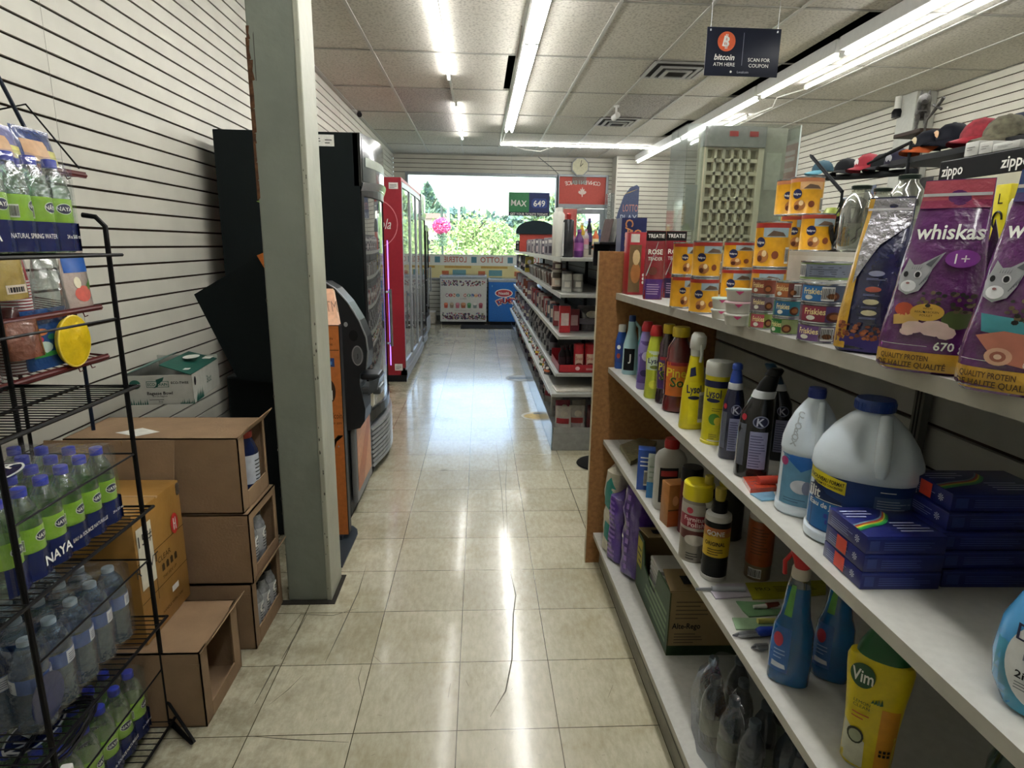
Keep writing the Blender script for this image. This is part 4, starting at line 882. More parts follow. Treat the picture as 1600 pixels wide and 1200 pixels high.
b = MB(); f = lambda u, v, d=0: (-.6385, u, v); b.patch(f, .06, .44, .12, .55, PR('#c98a5e', .4), 1, 1); b.poly(lambda u, v, d=0: (-.6375, u, v), [(.06, .12), (.20, .12), (.44, .40), (.44, .5), (.06, .2)], PR('#b5683a', .4)); b.build('orange_panel', t)
MB().rbox(-.60, -.505, .02, .16, .735, .765, hg, .01).rbox(-.60, -.500, .02, .16, .66, .70, M('#4a4f52', .3), .01).build('tray', t)
MB().prism([(-.56, .66), (-.515, .69), (-.50, .75), (-.55, .73)], lambda u, v, d: (u, -.004+d, v), .17, M('#4a4f52', .3)).build('side_cheek', t)
b = MB(); fs = lambda u, v, d=0: (-.605+u, -.0015, .865+v); b.disc(fs, 0, 0, .030, .05, M('#5a5f62', .3), 20); ringu(b, lambda u, v, d=0: (-.605+u*.7, -.0025, .865+v*1.4), 0, 0, .036, .004, M('#9a9da0', .3, metal=.5)); b.text('J', .02, lambda u, v, d=0: (-.605+u, -.003, .865+v), BLK)
b.disc(lambda u, v, d=0: (-.62+u, -.0025, .965+v), 0, 0, .022, .028, BLK, 18); b.disc(lambda u, v, d=0: (-.655+u, -.0025, 1.02+v), 0, 0, .010, .012, M('#9a9da0', .3), 12); b.build('side_speaker', t)
b = MB(); b.tube([(a[0]+.003, .0, a[1]+.003) for a in P2[1:8]], .0045, M('#787c7e', .3), 6); b.build('hood_edge', t)
MB().rbox(-.552, -.538, .02, .06, .60, .68, PR('#d8d4c0'), .002).build('notice', t)
# ------------------------------------------------------------------ right gondola
GX = 1.0; GY0, GY1 = -1.2, 2.50
shm = M('#bdbdb7', .38, noise=.06, scale=60); edgem = M('#a9a79c', .45, noise=.06); back_m = M('#a8a8a0', .5, noise=.10, scale=9); chipb = M('#94693c', .8, noise=.22, scale=60)
def z1f(Y): return 1.2245+(2.5-Y)*.014
Z2, Z3, Z4, ZU = .912, .590, .150, 1.405
t = thing('gondola_shelving', 'long shelving unit with white shelves along the right side of the aisle', 'shelving', (0, 0, 0))
b = MB(); slats(b, 'Y', GX, GY0, GY1, 0, 1.385, -1, m=back_m, ph=.065, pitch=.097, gap=.010); b.box(GX+.03, GX+.06, GY0, GY1, 0, 1.38, chipb); b.build('slat_back', t)
b = MB(); b.box(GX-.004, GX+.03, GY0, GY1, 1.272, 1.392, M('#b9b8b0', .5, noise=.05)); b.build('top_rail', t)
b = MB(); b.rbox(.485, GX+.45, GY1, GY1+.022, 0.0, 1.392, chipb, .002); b.box(.4835, .486, GY1, GY1+.022, 0.0, 1.392, M('#c0b79c', .6, noise=.15)); b.build('end_panel', t)
def board(xf0, xf1, zfun, name='shelf', x1=GX-.012, y0=GY0, y1=GY1-.002, th=.024):
    b = MB(); V = []
    for (y, xf) in ((y0, xf1), (y1, xf0)):
        z = zfun(y); V += [(xf, y, z-th), (x1, y, z-th), (x1, y, z), (xf, y, z)]
    b.add(V, [(0, 3, 2, 1), (4, 5, 6, 7), (1, 2, 6, 5), (0, 1, 5, 4)], shm); b.add(V, [(2, 3, 7, 6)], shm); b.add(V, [(0, 4, 7, 3)], edgem)
    b.build(name, t)
board(.562, .655, z1f, th=.026); board(.545, .565, lambda y: Z2, th=.022); board(.540, .560, lambda y: Z3, th=.020); board(.515, .545, lambda y: Z4, th=.02)
board(1.0, 1.0, lambda y: ZU, x1=1.43, th=.018)
MB().box(.548, .565, GY0, GY1, 0, Z4-.02, M('#8d8b7e', .6, noise=.1)).box(.5475, .548, GY0, GY1, .06, .064, BLK).build('kick_board', t)
for y in (2.2, 1.25, .30, -.65):
    for z in (z1f(y)-.026, Z2-.022, Z3-.02):
        MB().prism([(GX-.012, z), (GX-.012, z-.07), (GX-.04, z-.06), (.66, z-.012), (.66, z)], lambda u, v, d, y=y: (u, y+d, v), .004, M('#8d8d88', .5)).build('bracket', t)
MB().box(GX-.03, GX-.012, 1.235, 1.265, .15, 1.38, M('#5f5f5a', .4)).box(GX-.031, GX-.03, 1.243, 1.247, .2, 1.37, BLK).box(GX-.031, GX-.03, 1.253, 1.257, .2, 1.37, BLK).build('upright', t)
MB().rbox(.70, .80, 1.63, 1.67, z1f(1.65)-.05, z1f(1.65)-.026, M('#d0d0ca', .4), .004).build('clip', t)
for x in (1.035,): MB().box(x, 1.40, GY0, GY1, 0, ZU-.03, M('#6b6b66', .6)).build('rear_body', t)

def spot(xc, yb, yt, wpx, zf, push=None):
    z = zf if not callable(zf) else zf(1.2)
    for _ in range(4):
        p = at(xc, yb, Z=z)
        if callable(zf): z = zf(p.y)
    dep = (p-O).dot(fw); w_ = wpx*dep/fpx; d = Vector((p.x, p.y, 0)); L_ = d.length; d.normalize()
    r_ = w_/2 if push is None else push; c = Vector((p.x, p.y, z))+d*r_; rr_ = at(xc, yt, Y=1.0)-O; tt = (L_+r_)/math.hypot(rr_.x, rr_.y); h = O.z+rr_.z*tt-z
    return c, w_, h, math.atan2(-c.x, c.y)
def on(o, c, rz): o.location = c; o.rotation_euler = (0, 0, rz); return o
def canm(): return M('#b9bcc0', .25, metal=.85, noise=.04)
def can(r, h, lm, label, name='pet_food_can', cat='can', art=None, top=None, group=None, loc=(0, 0, 0), rz=0, single=True):
    t = thing(name, label, cat, loc, rz, group); b = MB(); e = min(.004, h*.06)
    b.lathe([(r*.97, 0), (r, .001), (r, e), (r*.985, e+.001, lm), (r*.985, h-e-.001), (r, h-e), (r, h), (r*.96, h), (r*.94, h-.003), (0.001, h-.003)], canm(), n=32)
    b.build('can_body', t)
    if art: a = MB(); art(a, lambda off=0, turn=0: fcyl(r*.985, .0007+off, turn=turn), r, h); a.build('label', t)
    if top: MB().lathe([(r*1.01, h-.004), (r*1.01, h+.001), (r*.9, h+.002)], top, n=28).build('lid', t)
    return t
yel = PR('#d39a1e', .3); redb = PR('#9a2a22', .35); dog = PR('#a86f3c'); dkred = PR('#6e1a1e', .35)
def art_dog(col=yel, band=redb, sky='#8fa3ad', rot=0):
    def A(b, F, r, h):
        f, f1, f2 = F(0, rot), F(.0007, rot), F(.0014, rot)
        b.patch(f, -r*1.5, r*1.5, h*.86, h*.96, band, 14, 1); b.patch(f, -r*.2, r*1.3, h*.66, h*.86, PR(sky), 8, 1); b.poly(f1, [(r*.0, h*.68), (r*.35, h*.80), (r*.9, h*.76), (r*1.1, h*.68)], PR('#5f4a3a'))
        b.disc(f1, -r*.35, h*.55, r*.30, r*.30, NAVY, 20); b.disc(f1, -r*.35, h*.55, r*.30, r*.30, WHT, 20) if False else None
        b.text('Pedigree', h*.055, f2, WHT, -r*.35, h*.55, bold=True, wmax=r*.5)
        b.disc(f1, -r*.15, h*.25, r*.36, h*.14, dog, 14); b.disc(f2, -r*.05, h*.31, r*.14, h*.07, PR('#e2c79a'), 10); b.disc(f2, -r*.3, h*.2, r*.16, h*.07, PR('#5b2c1a'), 10); b.disc(f1, r*.55, h*.28, r*.2, h*.09, PR('#7a3d1e'), 10)
        b.bars(F(.0007, rot), r*1.15, r*1.5, h*.1, h*.45)
    return A
def stack(xc, yb, tops, w_, zf, mk):
    "a column of cans; tops = pixel rows of each top from the bottom up"
    z = None; res = []
    for i, yt in enumerate(tops):
        if i == 0: c, wm, h, rz = spot(xc, yb, yt, w_, zf); base = c.z
        else:
            q = at(xc, yt, Y=1.0)-O; tt = math.hypot(c.x, c.y)/math.hypot(q.x, q.y); h = O.z+q.z*tt-base
        res.append(mk(i, wm/2, h-.0008, (c.x, c.y, base), rz)); base += h
    return res
# --- shelf 1: treats, Pedigree-type cans, tubs, small cans
c, w_, h, rz = spot(994, 461, 363, 30, z1f, .05)
t = thing('treat_box', 'red pet treat carton at the far end of the top shelf against the wooden panel', 'box', c, rz+.35); b = MB(); b.rbox(-.05, .05, -.03, .03, 0, h, PR('#a32430', .35), .002); f = fy(-.03); b.patch(f, -.048, .0, .01, h*.8, PR('#6f5a3a'), 2, 2); b.disc(fy(-.03, .0015), -.02, h*.35, .02, .04, dog, 14); b.disc(fy(-.03, .002), -.02, h*.6, .015, .03, PR('#c9b083'), 12)
for k in range(3): b.disc(fy(-.03, .0018), .012, h*(.2+.06*k), .005, .006, WHT, 8)
b.build('carton', t); b = MB(); b.patch(fy(-.03, .001), -.045, -.01, h*.84, h*.97, PR('#c9c9c0'), 1, 1); b.build('printed_patch', t)
def treat(xc, yb, yt, wpx, label, foot):
    c, w_, h, rz = spot(xc, yb, yt, wpx, z1f, .022)
    t = thing('treat_pouch', label, 'pouch', c, rz+.1); s_ = pouch(w_, h, .045, None); m = FO('#7c1a26'); b = MB(); b.loft(s_, m, 28); f = floft(s_, .001); f2 = floft(s_, .002)
    b.patch(f, -.49*w_, .49*w_, h*.86, h*.995, PR('#1c1a1c', .3), 8, 3); b.text('TREATIE', h*.055, f2, WHT, 0, h*.93, bold=True, wmax=w_*.8)
    b.patch(f, -.48*w_, .48*w_, .002, h*.30, PR(foot, .3), 8, 4); b.lines(f2, -.35*w_, .3*w_, .08*h, .25*h, 5, PR('#b9a2c0'), seed=5)
    b.text('ROSE', h*.07, f2, PR('#d9cfc8'), 0, h*.70, bold=True, wmax=w_*.7); b.text('TENDER', h*.05, f2, PR('#d9cfc8'), 0, h*.60, wmax=w_*.7); b.disc(f2, -.1*w_, h*.42, .22*w_, .06*h, PR('#5a2418'), 14)
    b.poly(floft(s_, .003), [(-.42*w_, h*.35), (-.38*w_, h*.35), (.08*w_, h*.80), (.12*w_, h*.86), (.02*w_, h*.76)], M('#e9e9ee', .15, metal=.6)); b.build('pouch', t); return t
treat(1019, 468, 361, 31, 'dark red treat pouch with a purple foot, nearer the wooden end panel', '#4b2a72')
treat(1050, 466, 361, 32, 'dark red treat pouch with a navy foot, next to the yellow cans', '#2a2048')
def dogcan(lab, **k):
    def mk(i, r, h, loc, rz):
        L_ = lab[i]; return can(r, h, k.get('lm', yel), L_, art=art_dog(rot=k.get('rot', 0), **k.get('a', {})), loc=loc, rz=rz)
    return mk
stack(1097, 491, (433, 376), 44, z1f, dogcan(['yellow dog food can, bottom one of the frontmost stack on the top shelf', 'yellow dog food can on top of the frontmost can stack']))
stack(1062, 482, (430, 378), 33, z1f, dogcan(['yellow dog food can, bottom one of the leftmost can stack, beside the treat pouch', 'yellow dog food can on top of the leftmost can stack'], rot=.5))
c, w_, h, rz = spot(1081, 478, 436, 34, z1f); c = c+Vector((.055, .075, 0)); can(w_/2*.9, h, yel, 'half hidden yellow dog food can behind the frontmost stack', art=art_dog(), loc=c, rz=rz)
stack(1147, 471, (419, 377), 45, z1f, dogcan(['dark red topped dog food can under a yellow one, behind the plastic tubs', 'yellow dog food can behind the tubs, left of the tall labelled can'], lm=dkred if False else yel))
stack(1196, 480, (418, 346), 52, z1f, dogcan(['dark red dog food can under the tall yellow can', 'tall yellow dog food can with puppy picture and blue oval'], rot=-.35))
# tubs
tubm = PL('#c8c7bd', .35)
def tub(lidc, lab):
    def mk(i, r, h, loc, rz):
        t = thing('pet_food_tub', lab[i], 'tub', loc, rz); b = MB(); b.lathe([(r*.78, 0), (r*.82, .002), (r*.93, h*.78), (r, h*.80), (r, h*.9), (r*.97, h*.92)], tubm, n=28); b.build('tub', t)
        b = MB(); b.lathe([(r*.99, h*.86), (r*1.01, h*.88), (r*1.0, h*.96), (r*.94, h), (r*.3, h)], PL(lidc[i], .35), n=28); b.poly(fcyl(r*1.01, .0006), [(-r*.3, h*.84), (r*.3, h*.84), (0, h*.55)], PR('#b03a6a')); b.build('lid', t); return t
    return mk
stack(1151, 510, (489, 470, 450), 44, z1f, tub(['#d5d2cc', '#c9a9b2', '#a9bfb2'], ['white pet food tub with pink tab, bottom of the front tub stack', 'white pet food tub, middle of the front tub stack', 'pale green-lidded tub on top of the front tub stack']))
stack(1126, 499, (482, 464), 33, z1f, tub(['#c9cfc9', '#b9cfc2'], ['white tub at the bottom of the short tub stack behind', 'white tub on top of the short tub stack behind']))
def art_cat(c1, c2, name='Friskies', rot=0, bar=0):
    def A(b, F, r, h):
        f, f1, f2 = F(0, rot), F(.0007, rot), F(.0014, rot)
        b.patch(f, -r*1.2, -r*.1, h*.12, h*.88, PR(c1), 8, 1); b.patch(f, -r*.1, r*1.4, h*.12, h*.88, PR(c2), 8, 1)
        b.text(name, h*.3, f1, PR('#f2dfa0'), -r*.55, h*.62, bold=True, wmax=r*.9); b.disc(f1, r*.25, h*.38, r*.32, h*.24, PR('#5a2c1a'), 16); b.disc(f2, r*.25, h*.38, r*.2, h*.14, PR('#a3683a'), 12); b.disc(f1, -r*.7, h*.3, r*.2, h*.12, PR('#d9d9cc'), 10)
        if bar: b.bars(F(.0014, rot), r*(bar-.25), r*(bar+.25), h*.15, h*.85)
    return A
def catcan(L_):
    def mk(i, r, h, loc, rz):
        lab, c0, c1, c2, rot, bar = L_[i]; return can(r, h, PR(c0, .3), lab, art=art_cat(c1, c2, rot=rot, bar=bar), loc=loc, rz=rz+(i % 2)*.2)
    return mk
stack(1188, 515, (486, 460, 434), 38, z1f, catcan([('small can with pink print, bottom of the left cat food stack', '#7f8f52', '#b0485a', '#8a9a4a', .3, 0), ('mauve small can, middle of the left cat food stack', '#6f5a66', '#6f5a66', '#7a6670', 0, 0), ('reddish brown small can, top of the left cat food stack', '#8a4632', '#8a4632', '#7c3c2c', 0, 0)]))
r_ = stack(1226, 524, (494, 466, 438), 43, z1f, catcan([('green cat food can, bottom of the middle stack', '#6f8f4a', '#2f7a3a', '#8f9f6a', -.2, 0), ('blue and green cat food can, second in the middle stack', '#3f7a6a', '#2c6a9a', '#2c7a8a', 0, 0), ('orange cat food can with a bar code, third in the middle stack', '#8a5a3a', '#b0663a', '#6a3a3a', 0, .5)]))
q = r_[-1]; q2 = [o for o in r_][2]
c, w_, h, rz = spot(1280, 537, 504, 70, z1f)
r_ = stack(1280, 537, (503, 472, 441), 70, z1f, catcan([('violet cat food can with a bar code, bottom of the right stack', '#5f5070', '#6a4a80', '#7a7080', 0, .25), ('dark red and violet cat food can, second in the right stack', '#5a3040', '#8a3044', '#5a4a78', 0, .95), ('blue cat food can with a bar code, third in the right stack', '#4a5a72', '#2f76b8', '#4a566a', 0, .1)]))
c, w_, h, rz = spot(1256, 532, 520, 74, z1f)
def art_gr(b, F, r, h): b.patch(F(0), -r*1.4, r*1.4, h*.2, h*.85, PR('#6f7686'), 14, 1); b.lines(F(.0007), -r*.7, r*.8, h*.25, h*.8, 5, PR('#3a3f4a')); b.bars(F(.001), -r*1.3, -r*.9, h*.2, h*.85)
za = r_[-1].location.z+max(v.co.z for v in r_[-1].children[0].data.vertices)
top = at(1249, 408, Y=1.18); basez = at(1249, 438, Y=1.18)
can(.046, top.z-basez.z, PR('#7f9a52', .3), 'wide green-rimmed grey labelled can lying across the tops of the can stacks', art=art_gr, loc=(.675, 1.17, za+.0003), rz=-.45)
# bags
def petbag(name, xc, yb, yt, wpx, d_, label, colm, art, turn=0, side=True, push=.03):
    c, w_, h, rz = spot(xc, yb, yt, wpx, z1f, push); t = thing(name, label, 'pet food bag', c, rz+turn); sh = w_*.05
    s_ = [(0, w_*.44, d_*.42, 0, 0, 3.2), (.008, w_*.5, d_*.5, 0, 0, 3), (h*.18, w_*.5, d_*.5, 0, 0, 2.6), (h*.42, w_*.455, d_*.46, sh*.4, 0, 2.2), (h*.65, w_*.40, d_*.34, sh*.65, d_*.04, 2), (h*.80, w_*.365, d_*.18, sh*.8, d_*.1, 2), (h*.88, w_*.345, d_*.07, sh*.9, d_*.13, 2), (h*.92, w_*.34, .0035, sh*.95, d_*.14, 2), (h, w_*.335, .002, sh, d_*.15, 2)]
    # denser sections for smooth crinkled film
    S2 = []
    for i in range(len(s_)-1):
        for k in range(3): S2.append(tuple(s_[i][j]+(s_[i+1][j]-s_[i][j])*k/3 for j in range(6)))
    S2.append(s_[-1]); rr = random.Random(int(xc)); b = MB(); b.loft(S2, colm, 56); b.V = [(x*(1+.006*math.sin(z*60+x*20)), y+.0022*math.sin(x*70+z*45)*(z/h)+.0016*math.sin(x*31-z*90), z) for x, y, z in b.V]; b.build('bag_body', t)
    b = MB(); art(b, lambda off=.0028: floft(S2, off), w_, h, d_); b.build('print', t); 
    if side:
        b = MB(); b.prism([(w_*.46, .003), (w_*.60, .003), (w_*.70, h*.36), (w_*.62, h*.5), (w_*.44, h*.80), (w_*.40, h*.6)], lambda u, v, d: (u, d_*.12+(u-w_*.45)*.5+d, v), .012, FO('#2c0d33'), True)
        for k in range(26): b.patch(lambda u, v, d=0: (u, d_*.12+(u-w_*.45)*.5-.0015, v), w_*.51, w_*.60, h*(.08+.017*k), h*(.085+.017*k), PR('#6a4a78'), 1, 1)
        b.build('side_gusset', t)
    MB().patch(floft(S2, .004), -.33*w_, .33*w_, h*.915, h*.93, M('#d9d9de', .2, metal=.4), 10, 1).build('seal', t)
    return t
kib = [PR(c) for c in ('#5d3a24', '#7a4b2c', '#3f2a1e', '#8a5a3a')]
def kibble(b, f, u0, u1, v0, v1, n, s_, cols=kib, seed=1):
    rr = random.Random(seed)
    for i in range(n):
        u, v = rr.uniform(u0, u1), rr.uniform(v0, v1); b.disc(lambda a, c, d=0, q=.0002+i*.00001: f(a, c, q), u, v, s_*rr.uniform(.7, 1.2), s_*rr.uniform(.6, 1), rr.choice(cols), 7)
def catface(b, F, cx, cy, s_):
    g = PR('#9a9ca0'); g2 = PR('#55585e'); w2 = PR('#d6d8da'); f, f1, f2, f3 = F(.003), F(.0036), F(.0042), F(.0048)
    b.poly(f, [(cx-.9*s_, cy-.9*s_), (cx-1.0*s_, cy), (cx-.75*s_, cy+.7*s_), (cx-.6*s_, cy+1.3*s_), (cx-.2*s_, cy+.85*s_), (cx+.2*s_, cy+.9*s_), (cx+1.5*s_, cy+1.75*s_), (cx+.95*s_, cy+.6*s_), (cx+.75*s_, cy-.2*s_), (cx+.4*s_, cy-.9*s_), (cx-.3*s_, cy-1.2*s_)], g)
    b.poly(f1, [(cx+.5*s_, cy+.9*s_), (cx+1.3*s_, cy+1.6*s_), (cx+.85*s_, cy+.75*s_)], g2); b.disc(f1, cx-.3*s_, cy-.6*s_, .5*s_, .4*s_, w2, 14); b.disc(f1, cx+.15*s_, cy+.2*s_, .24*s_, .26*s_, w2, 14); b.disc(f2, cx+.15*s_, cy+.2*s_, .16*s_, .2*s_, BLK, 14); b.disc(f1, cx-.6*s_, cy+.2*s_, .16*s_, .2*s_, BLK, 12); b.disc(f2, cx-.35*s_, cy-.4*s_, .12*s_, .08*s_, PR('#8a5a5a'), 10)
    for k in range(5): b.poly(f1, [(cx+.35*s_+.1*s_*k, cy-.5*s_+.12*s_*k), (cx+.42*s_+.1*s_*k, cy-.5*s_+.12*s_*k), (cx+.62*s_+.06*s_*k, cy+.0*s_+.14*s_*k)], g2); b.poly(f1, [(cx-.3*s_+.13*s_*k, cy+.55*s_), (cx-.26*s_+.13*s_*k, cy+.55*s_), (cx-.24*s_+.15*s_*k, cy+.85*s_)], g2)
gold = FO('#c79a2a', .3)
def art_wh(second=False):
    def A(b, F, w_, h, d_):
        f, f1, f2, f3 = F(), F(.0034), F(.004), F(.0048)
        b.patch(f, -.47*w_, .47*w_, h*.895, h*.995, FO('#b0485a' if not second else '#2f4a86'), 10, 4); b.patch(f, -.47*w_, .47*w_, h*.855, h*.895, FO('#8f2f52' if not second else '#3c2f6a'), 10, 2)
        b.patch(f, -.485*w_, .485*w_, .004, h*.115, gold, 14, 3)
        b.text('whiskas', h*.075, f2, WHT, .02*w_, h*.735, bold=True, wmax=w_*.66)
        catface(b, F, -.22*w_, h*.50, w_*.17)
        b.disc(f1, .2*w_, h*.60, .16*w_, h*.045, PR('#7a2f8a'), 18); b.text('1+', h*.05, f2, WHT, .2*w_, h*.60)
        kibble(b, f1, -.12*w_, .44*w_, h*.33, h*.43, 46, w_*.028, [PR('#3e342c'), PR('#56463a'), PR('#6a5a40'), PR('#2c2a28')], 3)
        if second:
            b.poly(f1, [(-.30*w_, h*.28), (-.34*w_, h*.36), (.45*w_, h*.33), (.45*w_, h*.24)], PR('#3f8f9a')); 
            b.poly(f2, [(-.34*w_, h*.26), (-.1*w_, h*.29), (.3*w_, h*.27), (.44*w_, h*.2), (.2*w_, h*.13), (-.1*w_, h*.15)], PR('#b5705c')); b.disc(f3, -.1*w_, h*.175, .12*w_, h*.04, PR('#d3a68c'), 18); b.disc(F(.0052), -.1*w_, h*.175, .07*w_, h*.024, PR('#9a5a48'), 14); b.disc(F(.0056), -.1*w_, h*.175, .035*w_, h*.012, PR('#e0bfa8'), 12)
        else:
            b.disc(f1, -.26*w_, h*.335, .10*w_, h*.035, PR('#b0482c'), 14); b.poly(f1, [(-.36*w_, h*.30), (-.1*w_, h*.33), (-.08*w_, h*.27), (-.34*w_, h*.25)], PR('#c9a25a')); b.disc(f1, .28*w_, h*.295, .15*w_, h*.05, PR('#4a5a2c'), 14)
            b.disc(f2, -.02*w_, h*.325, .17*w_, h*.045, PR('#c9a040'), 22); b.text('WITH', h*.011, f3, BLK, -.02*w_, h*.345); b.text('REAL CHICKEN', h*.011, f3, BLK, -.02*w_, h*.327, wmax=.28*w_); b.text('POULET', h*.011, f3, BLK, -.02*w_, h*.309)
            for (u, v, a, c_) in ((-.12, .245, .13, .032), (.08, .245, .16, .042), (.2, .225, .10, .034), (-.18, .22, .08, .022)): b.disc(f2, u*w_, v*h, a*w_, c_*h, PR('#cfb5ab'), 9)
        b.text('670 g', h*.042, f2, WHT, .26*w_, h*.155, wmax=.30*w_, bold=True); b.patch(f1, -.44*w_, .05*w_, h*.148, h*.150, WHT, 6, 1)
        b.text('QUALITY PROTEIN', h*.027, f2, M('#4a3210', .6), -.42*w_, h*.085, 'L', bold=True, wmax=w_*.5); b.text('DE HAUTE QUALITÉ', h*.029, f2, M('#4a3210', .6), -.44*w_, h*.045, 'L', bold=True, wmax=w_*.7)
    return A
def art_kib(b, F, w_, h, d_):
    f, f1, f2 = F(), F(.0034), F(.004); ag = M('#b5b5bd', .22, metal=.8, noise=.2, scale=30, bump=1.0, bscale=45)
    b.patch(f, -.47*w_, -.25*w_, .03*h, h*.99, gold, 6, 10); b.poly(f1, [(-.25*w_, h*.99), (.46*w_, h*.99), (.44*w_, h*.86), (.0*w_, h*.70), (-.3*w_, h*.45), (-.3*w_, h*.7)], ag)
    b.patch(f, -.42*w_, .44*w_, .015*h, h*.13, PR('#3a2f78', .3), 10, 2); kibble(b, f1, -.38*w_, .42*w_, h*.10, h*.20, 70, w_*.035, [PR('#8a4a2c'), PR('#a35f38'), PR('#6a3520')], 9)
    for v, c_ in ((.52, '#8a8fa8'), (.42, '#b05a48'), (.34, '#cfc8a0'), (.27, '#cfc8a0')): b.disc(f1, .05*w_, v*h, .12*w_, .018*h, PR(c_), 14); b.lines(f2, -.08*w_, .2*w_, (v-.04)*h, (v-.025)*h, 2, PR('#8a90b0'), seed=int(v*100))
petbag('cat_food_bag', 1352, 553, 308, 92, .07, 'yellow and navy kibble bag, leftmost of the three big pet food bags', FO('#171d48'), art_kib, turn=-.25, side=False)
petbag('cat_food_bag', 1440, 583, 281, 130, .075, 'purple cat food bag with grey kitten and chicken pieces, middle of the three big bags', FO('#571c5e'), art_wh(False), turn=-.12)
petbag('cat_food_bag', 1578, 618, 262, 150, .08, 'purple cat food bag with a teal bowl, cut off by the right edge', FO('#571c5e'), art_wh(True), turn=-.15)

# --- shelf 2: cleaning bottles
def bottle(name, cat, label, c, rz, secs, m, cap=None, capm=None, art=None, n=24, extra=None, group=None):
    t = thing(name, label, cat, c, rz, group); b = MB(); b.loft(secs, m, n); b.build('bottle_body', t)
    if cap: MB().lathe(cap, capm, n=20).build('cap', t)
    if art: a = MB(); art(a, lambda off=.0009: floft(secs, off)); a.build('label', t)
    if extra: extra(t)
    return t
def L5(h, *r): return [(h*z, a, bb, 0, 0, p) for z, a, bb, p in r]
c, w_, h, rz = spot(969, 577, 507, 19, Z2); r = w_/2
def A(b, F): f = F(); b.patch(f, -r*.85, r*.6, h*.15, h*.6, PR('#27448f', .3), 6, 2); b.disc(F(.0016), -r*.4, h*.5, r*.3, h*.05, WHT, 10); b.disc(F(.0016), -r*.4, h*.3, r*.3, h*.06, PR('#b0483a'), 10)
bottle('detergent_bottle', 'bottle', 'blue bottle with white cap, farthest at the wooden panel', c, rz, L5(h, (0, r*.9, r*.7, 2.4), (.02, r, r*.8, 2.4), (.62, r, r*.8, 2.2), (.78, r*.72, r*.6, 2), (.84, r*.6, r*.55, 2)), PL('#1f4fa0'), [(r*.62, h*.84), (r*.62, h*.97), (r*.55, h)], WHT, A)
c, w_, h, rz = spot(986, 589, 494, 25, Z2); c.y += .03; r = w_/2
def A(b, F): f = F(); b.patch(f, -r*.8, r*.5, h*.08, h*.45, BLK, 6, 2); b.text('J', h*.12, F(.0016), WHT, -.1*r, h*.3, bold=True)
def X(t): MB().tube([(r*.6, 0, h*.42), (r*1.1, 0, h*.55), (r*.95, 0, h*.80), (r*.3, 0, h*.90)], r*.2, PL('#a9cfd6'), 10).build('handle', t)
bottle('detergent_jug', 'jug', 'pale aqua handled jug behind the blue bottle', c, rz, L5(h, (0, r*.9, r*.7, 2.4), (.02, r, r*.8, 2.4), (.5, r*.95, r*.8, 2.2), (.75, r*.5, r*.6, 2), (.9, r*.45, r*.45, 2)), PL('#a9cfd6'), [(r*.42, h*.9), (r*.42, h*.98), (r*.38, h)], PL('#1e3f7a'), A, extra=X)
c, w_, h, rz = spot(996, 598, 510, 17, Z2); r = w_/2
bottle('cleaner_bottle', 'bottle', 'slim teal bottle between the aqua jug and purple bottle', c+Vector((.02, .02, 0)), rz, L5(h, (0, r*.9, r*.8, 2), (.02, r, r*.9, 2), (.7, r, r*.9, 2), (.88, r*.5, r*.5, 2)), PL('#2a8a96'), [(r*.5, h*.88), (r*.5, h)], PL('#1d5f78'))
def flipcap(r, h, z, m):
    def X(t):
        MB().lathe([(r*.62, z), (r*.66, z+.004), (r*.6, h*.94), (r*.45, h)], m, n=18).build('cap', t)
    return X
def A(b, F): f = F(); b.patch(f, -r*.9, r*.9, h*.10, h*.72, PR('#5f4a90', .3), 8, 3); b.disc(F(.0016), 0, h*.5, r*.5, h*.07, PR('#c9c0e0'), 14); b.disc(F(.0016), -.1*r, h*.25, r*.5, h*.05, PR('#2a2058'), 12)
c, w_, h, rz = spot(1006, 610, 502, 26, Z2); r = w_/2
bottle('cleaner_bottle', 'bottle', 'violet multi-surface cleaner bottle with a red cap', c, rz, L5(h, (0, r*.9, r*.7, 2.2), (.02, r, r*.8, 2.2), (.3, r*.9, r*.75, 2.2), (.6, r, r*.8, 2.2), (.80, r*.7, r*.6, 2), (.86, r*.6, r*.55, 2)), PL('#8f80c0'), None, None, A, extra=flipcap(r*1.1, h, h*.86, PL('#a8242c')))
def A(b, F): f = F(); b.patch(f, -r*.85, r*.85, h*.40, h*.66, PR('#c9d8c0', .3), 8, 2); b.text('Lysol', h*.07, F(.0016), NAVY, 0, h*.53, bold=True, wmax=r*1.4); b.disc(F(.0016), 0, h*.44, r*.5, h*.025, PR('#6b7a2a'), 12); b.disc(F(.0016), 0, h*.2, r*.5, h*.06, PR('#d8d84a'), 12)
c, w_, h, rz = spot(1019, 624, 508, 28, Z2); r = w_/2
bottle('cleaner_bottle', 'bottle', 'lime yellow cleaner bottle with a red cap', c, rz, L5(h, (0, r*.9, r*.7, 2.2), (.02, r, r*.8, 2.2), (.3, r*.88, r*.75, 2.2), (.6, r, r*.8, 2.2), (.80, r*.7, r*.6, 2), (.86, r*.6, r*.55, 2)), PL('#b9c43a'), None, None, A, extra=flipcap(r*1.1, h, h*.86, PL('#b02a2c')))
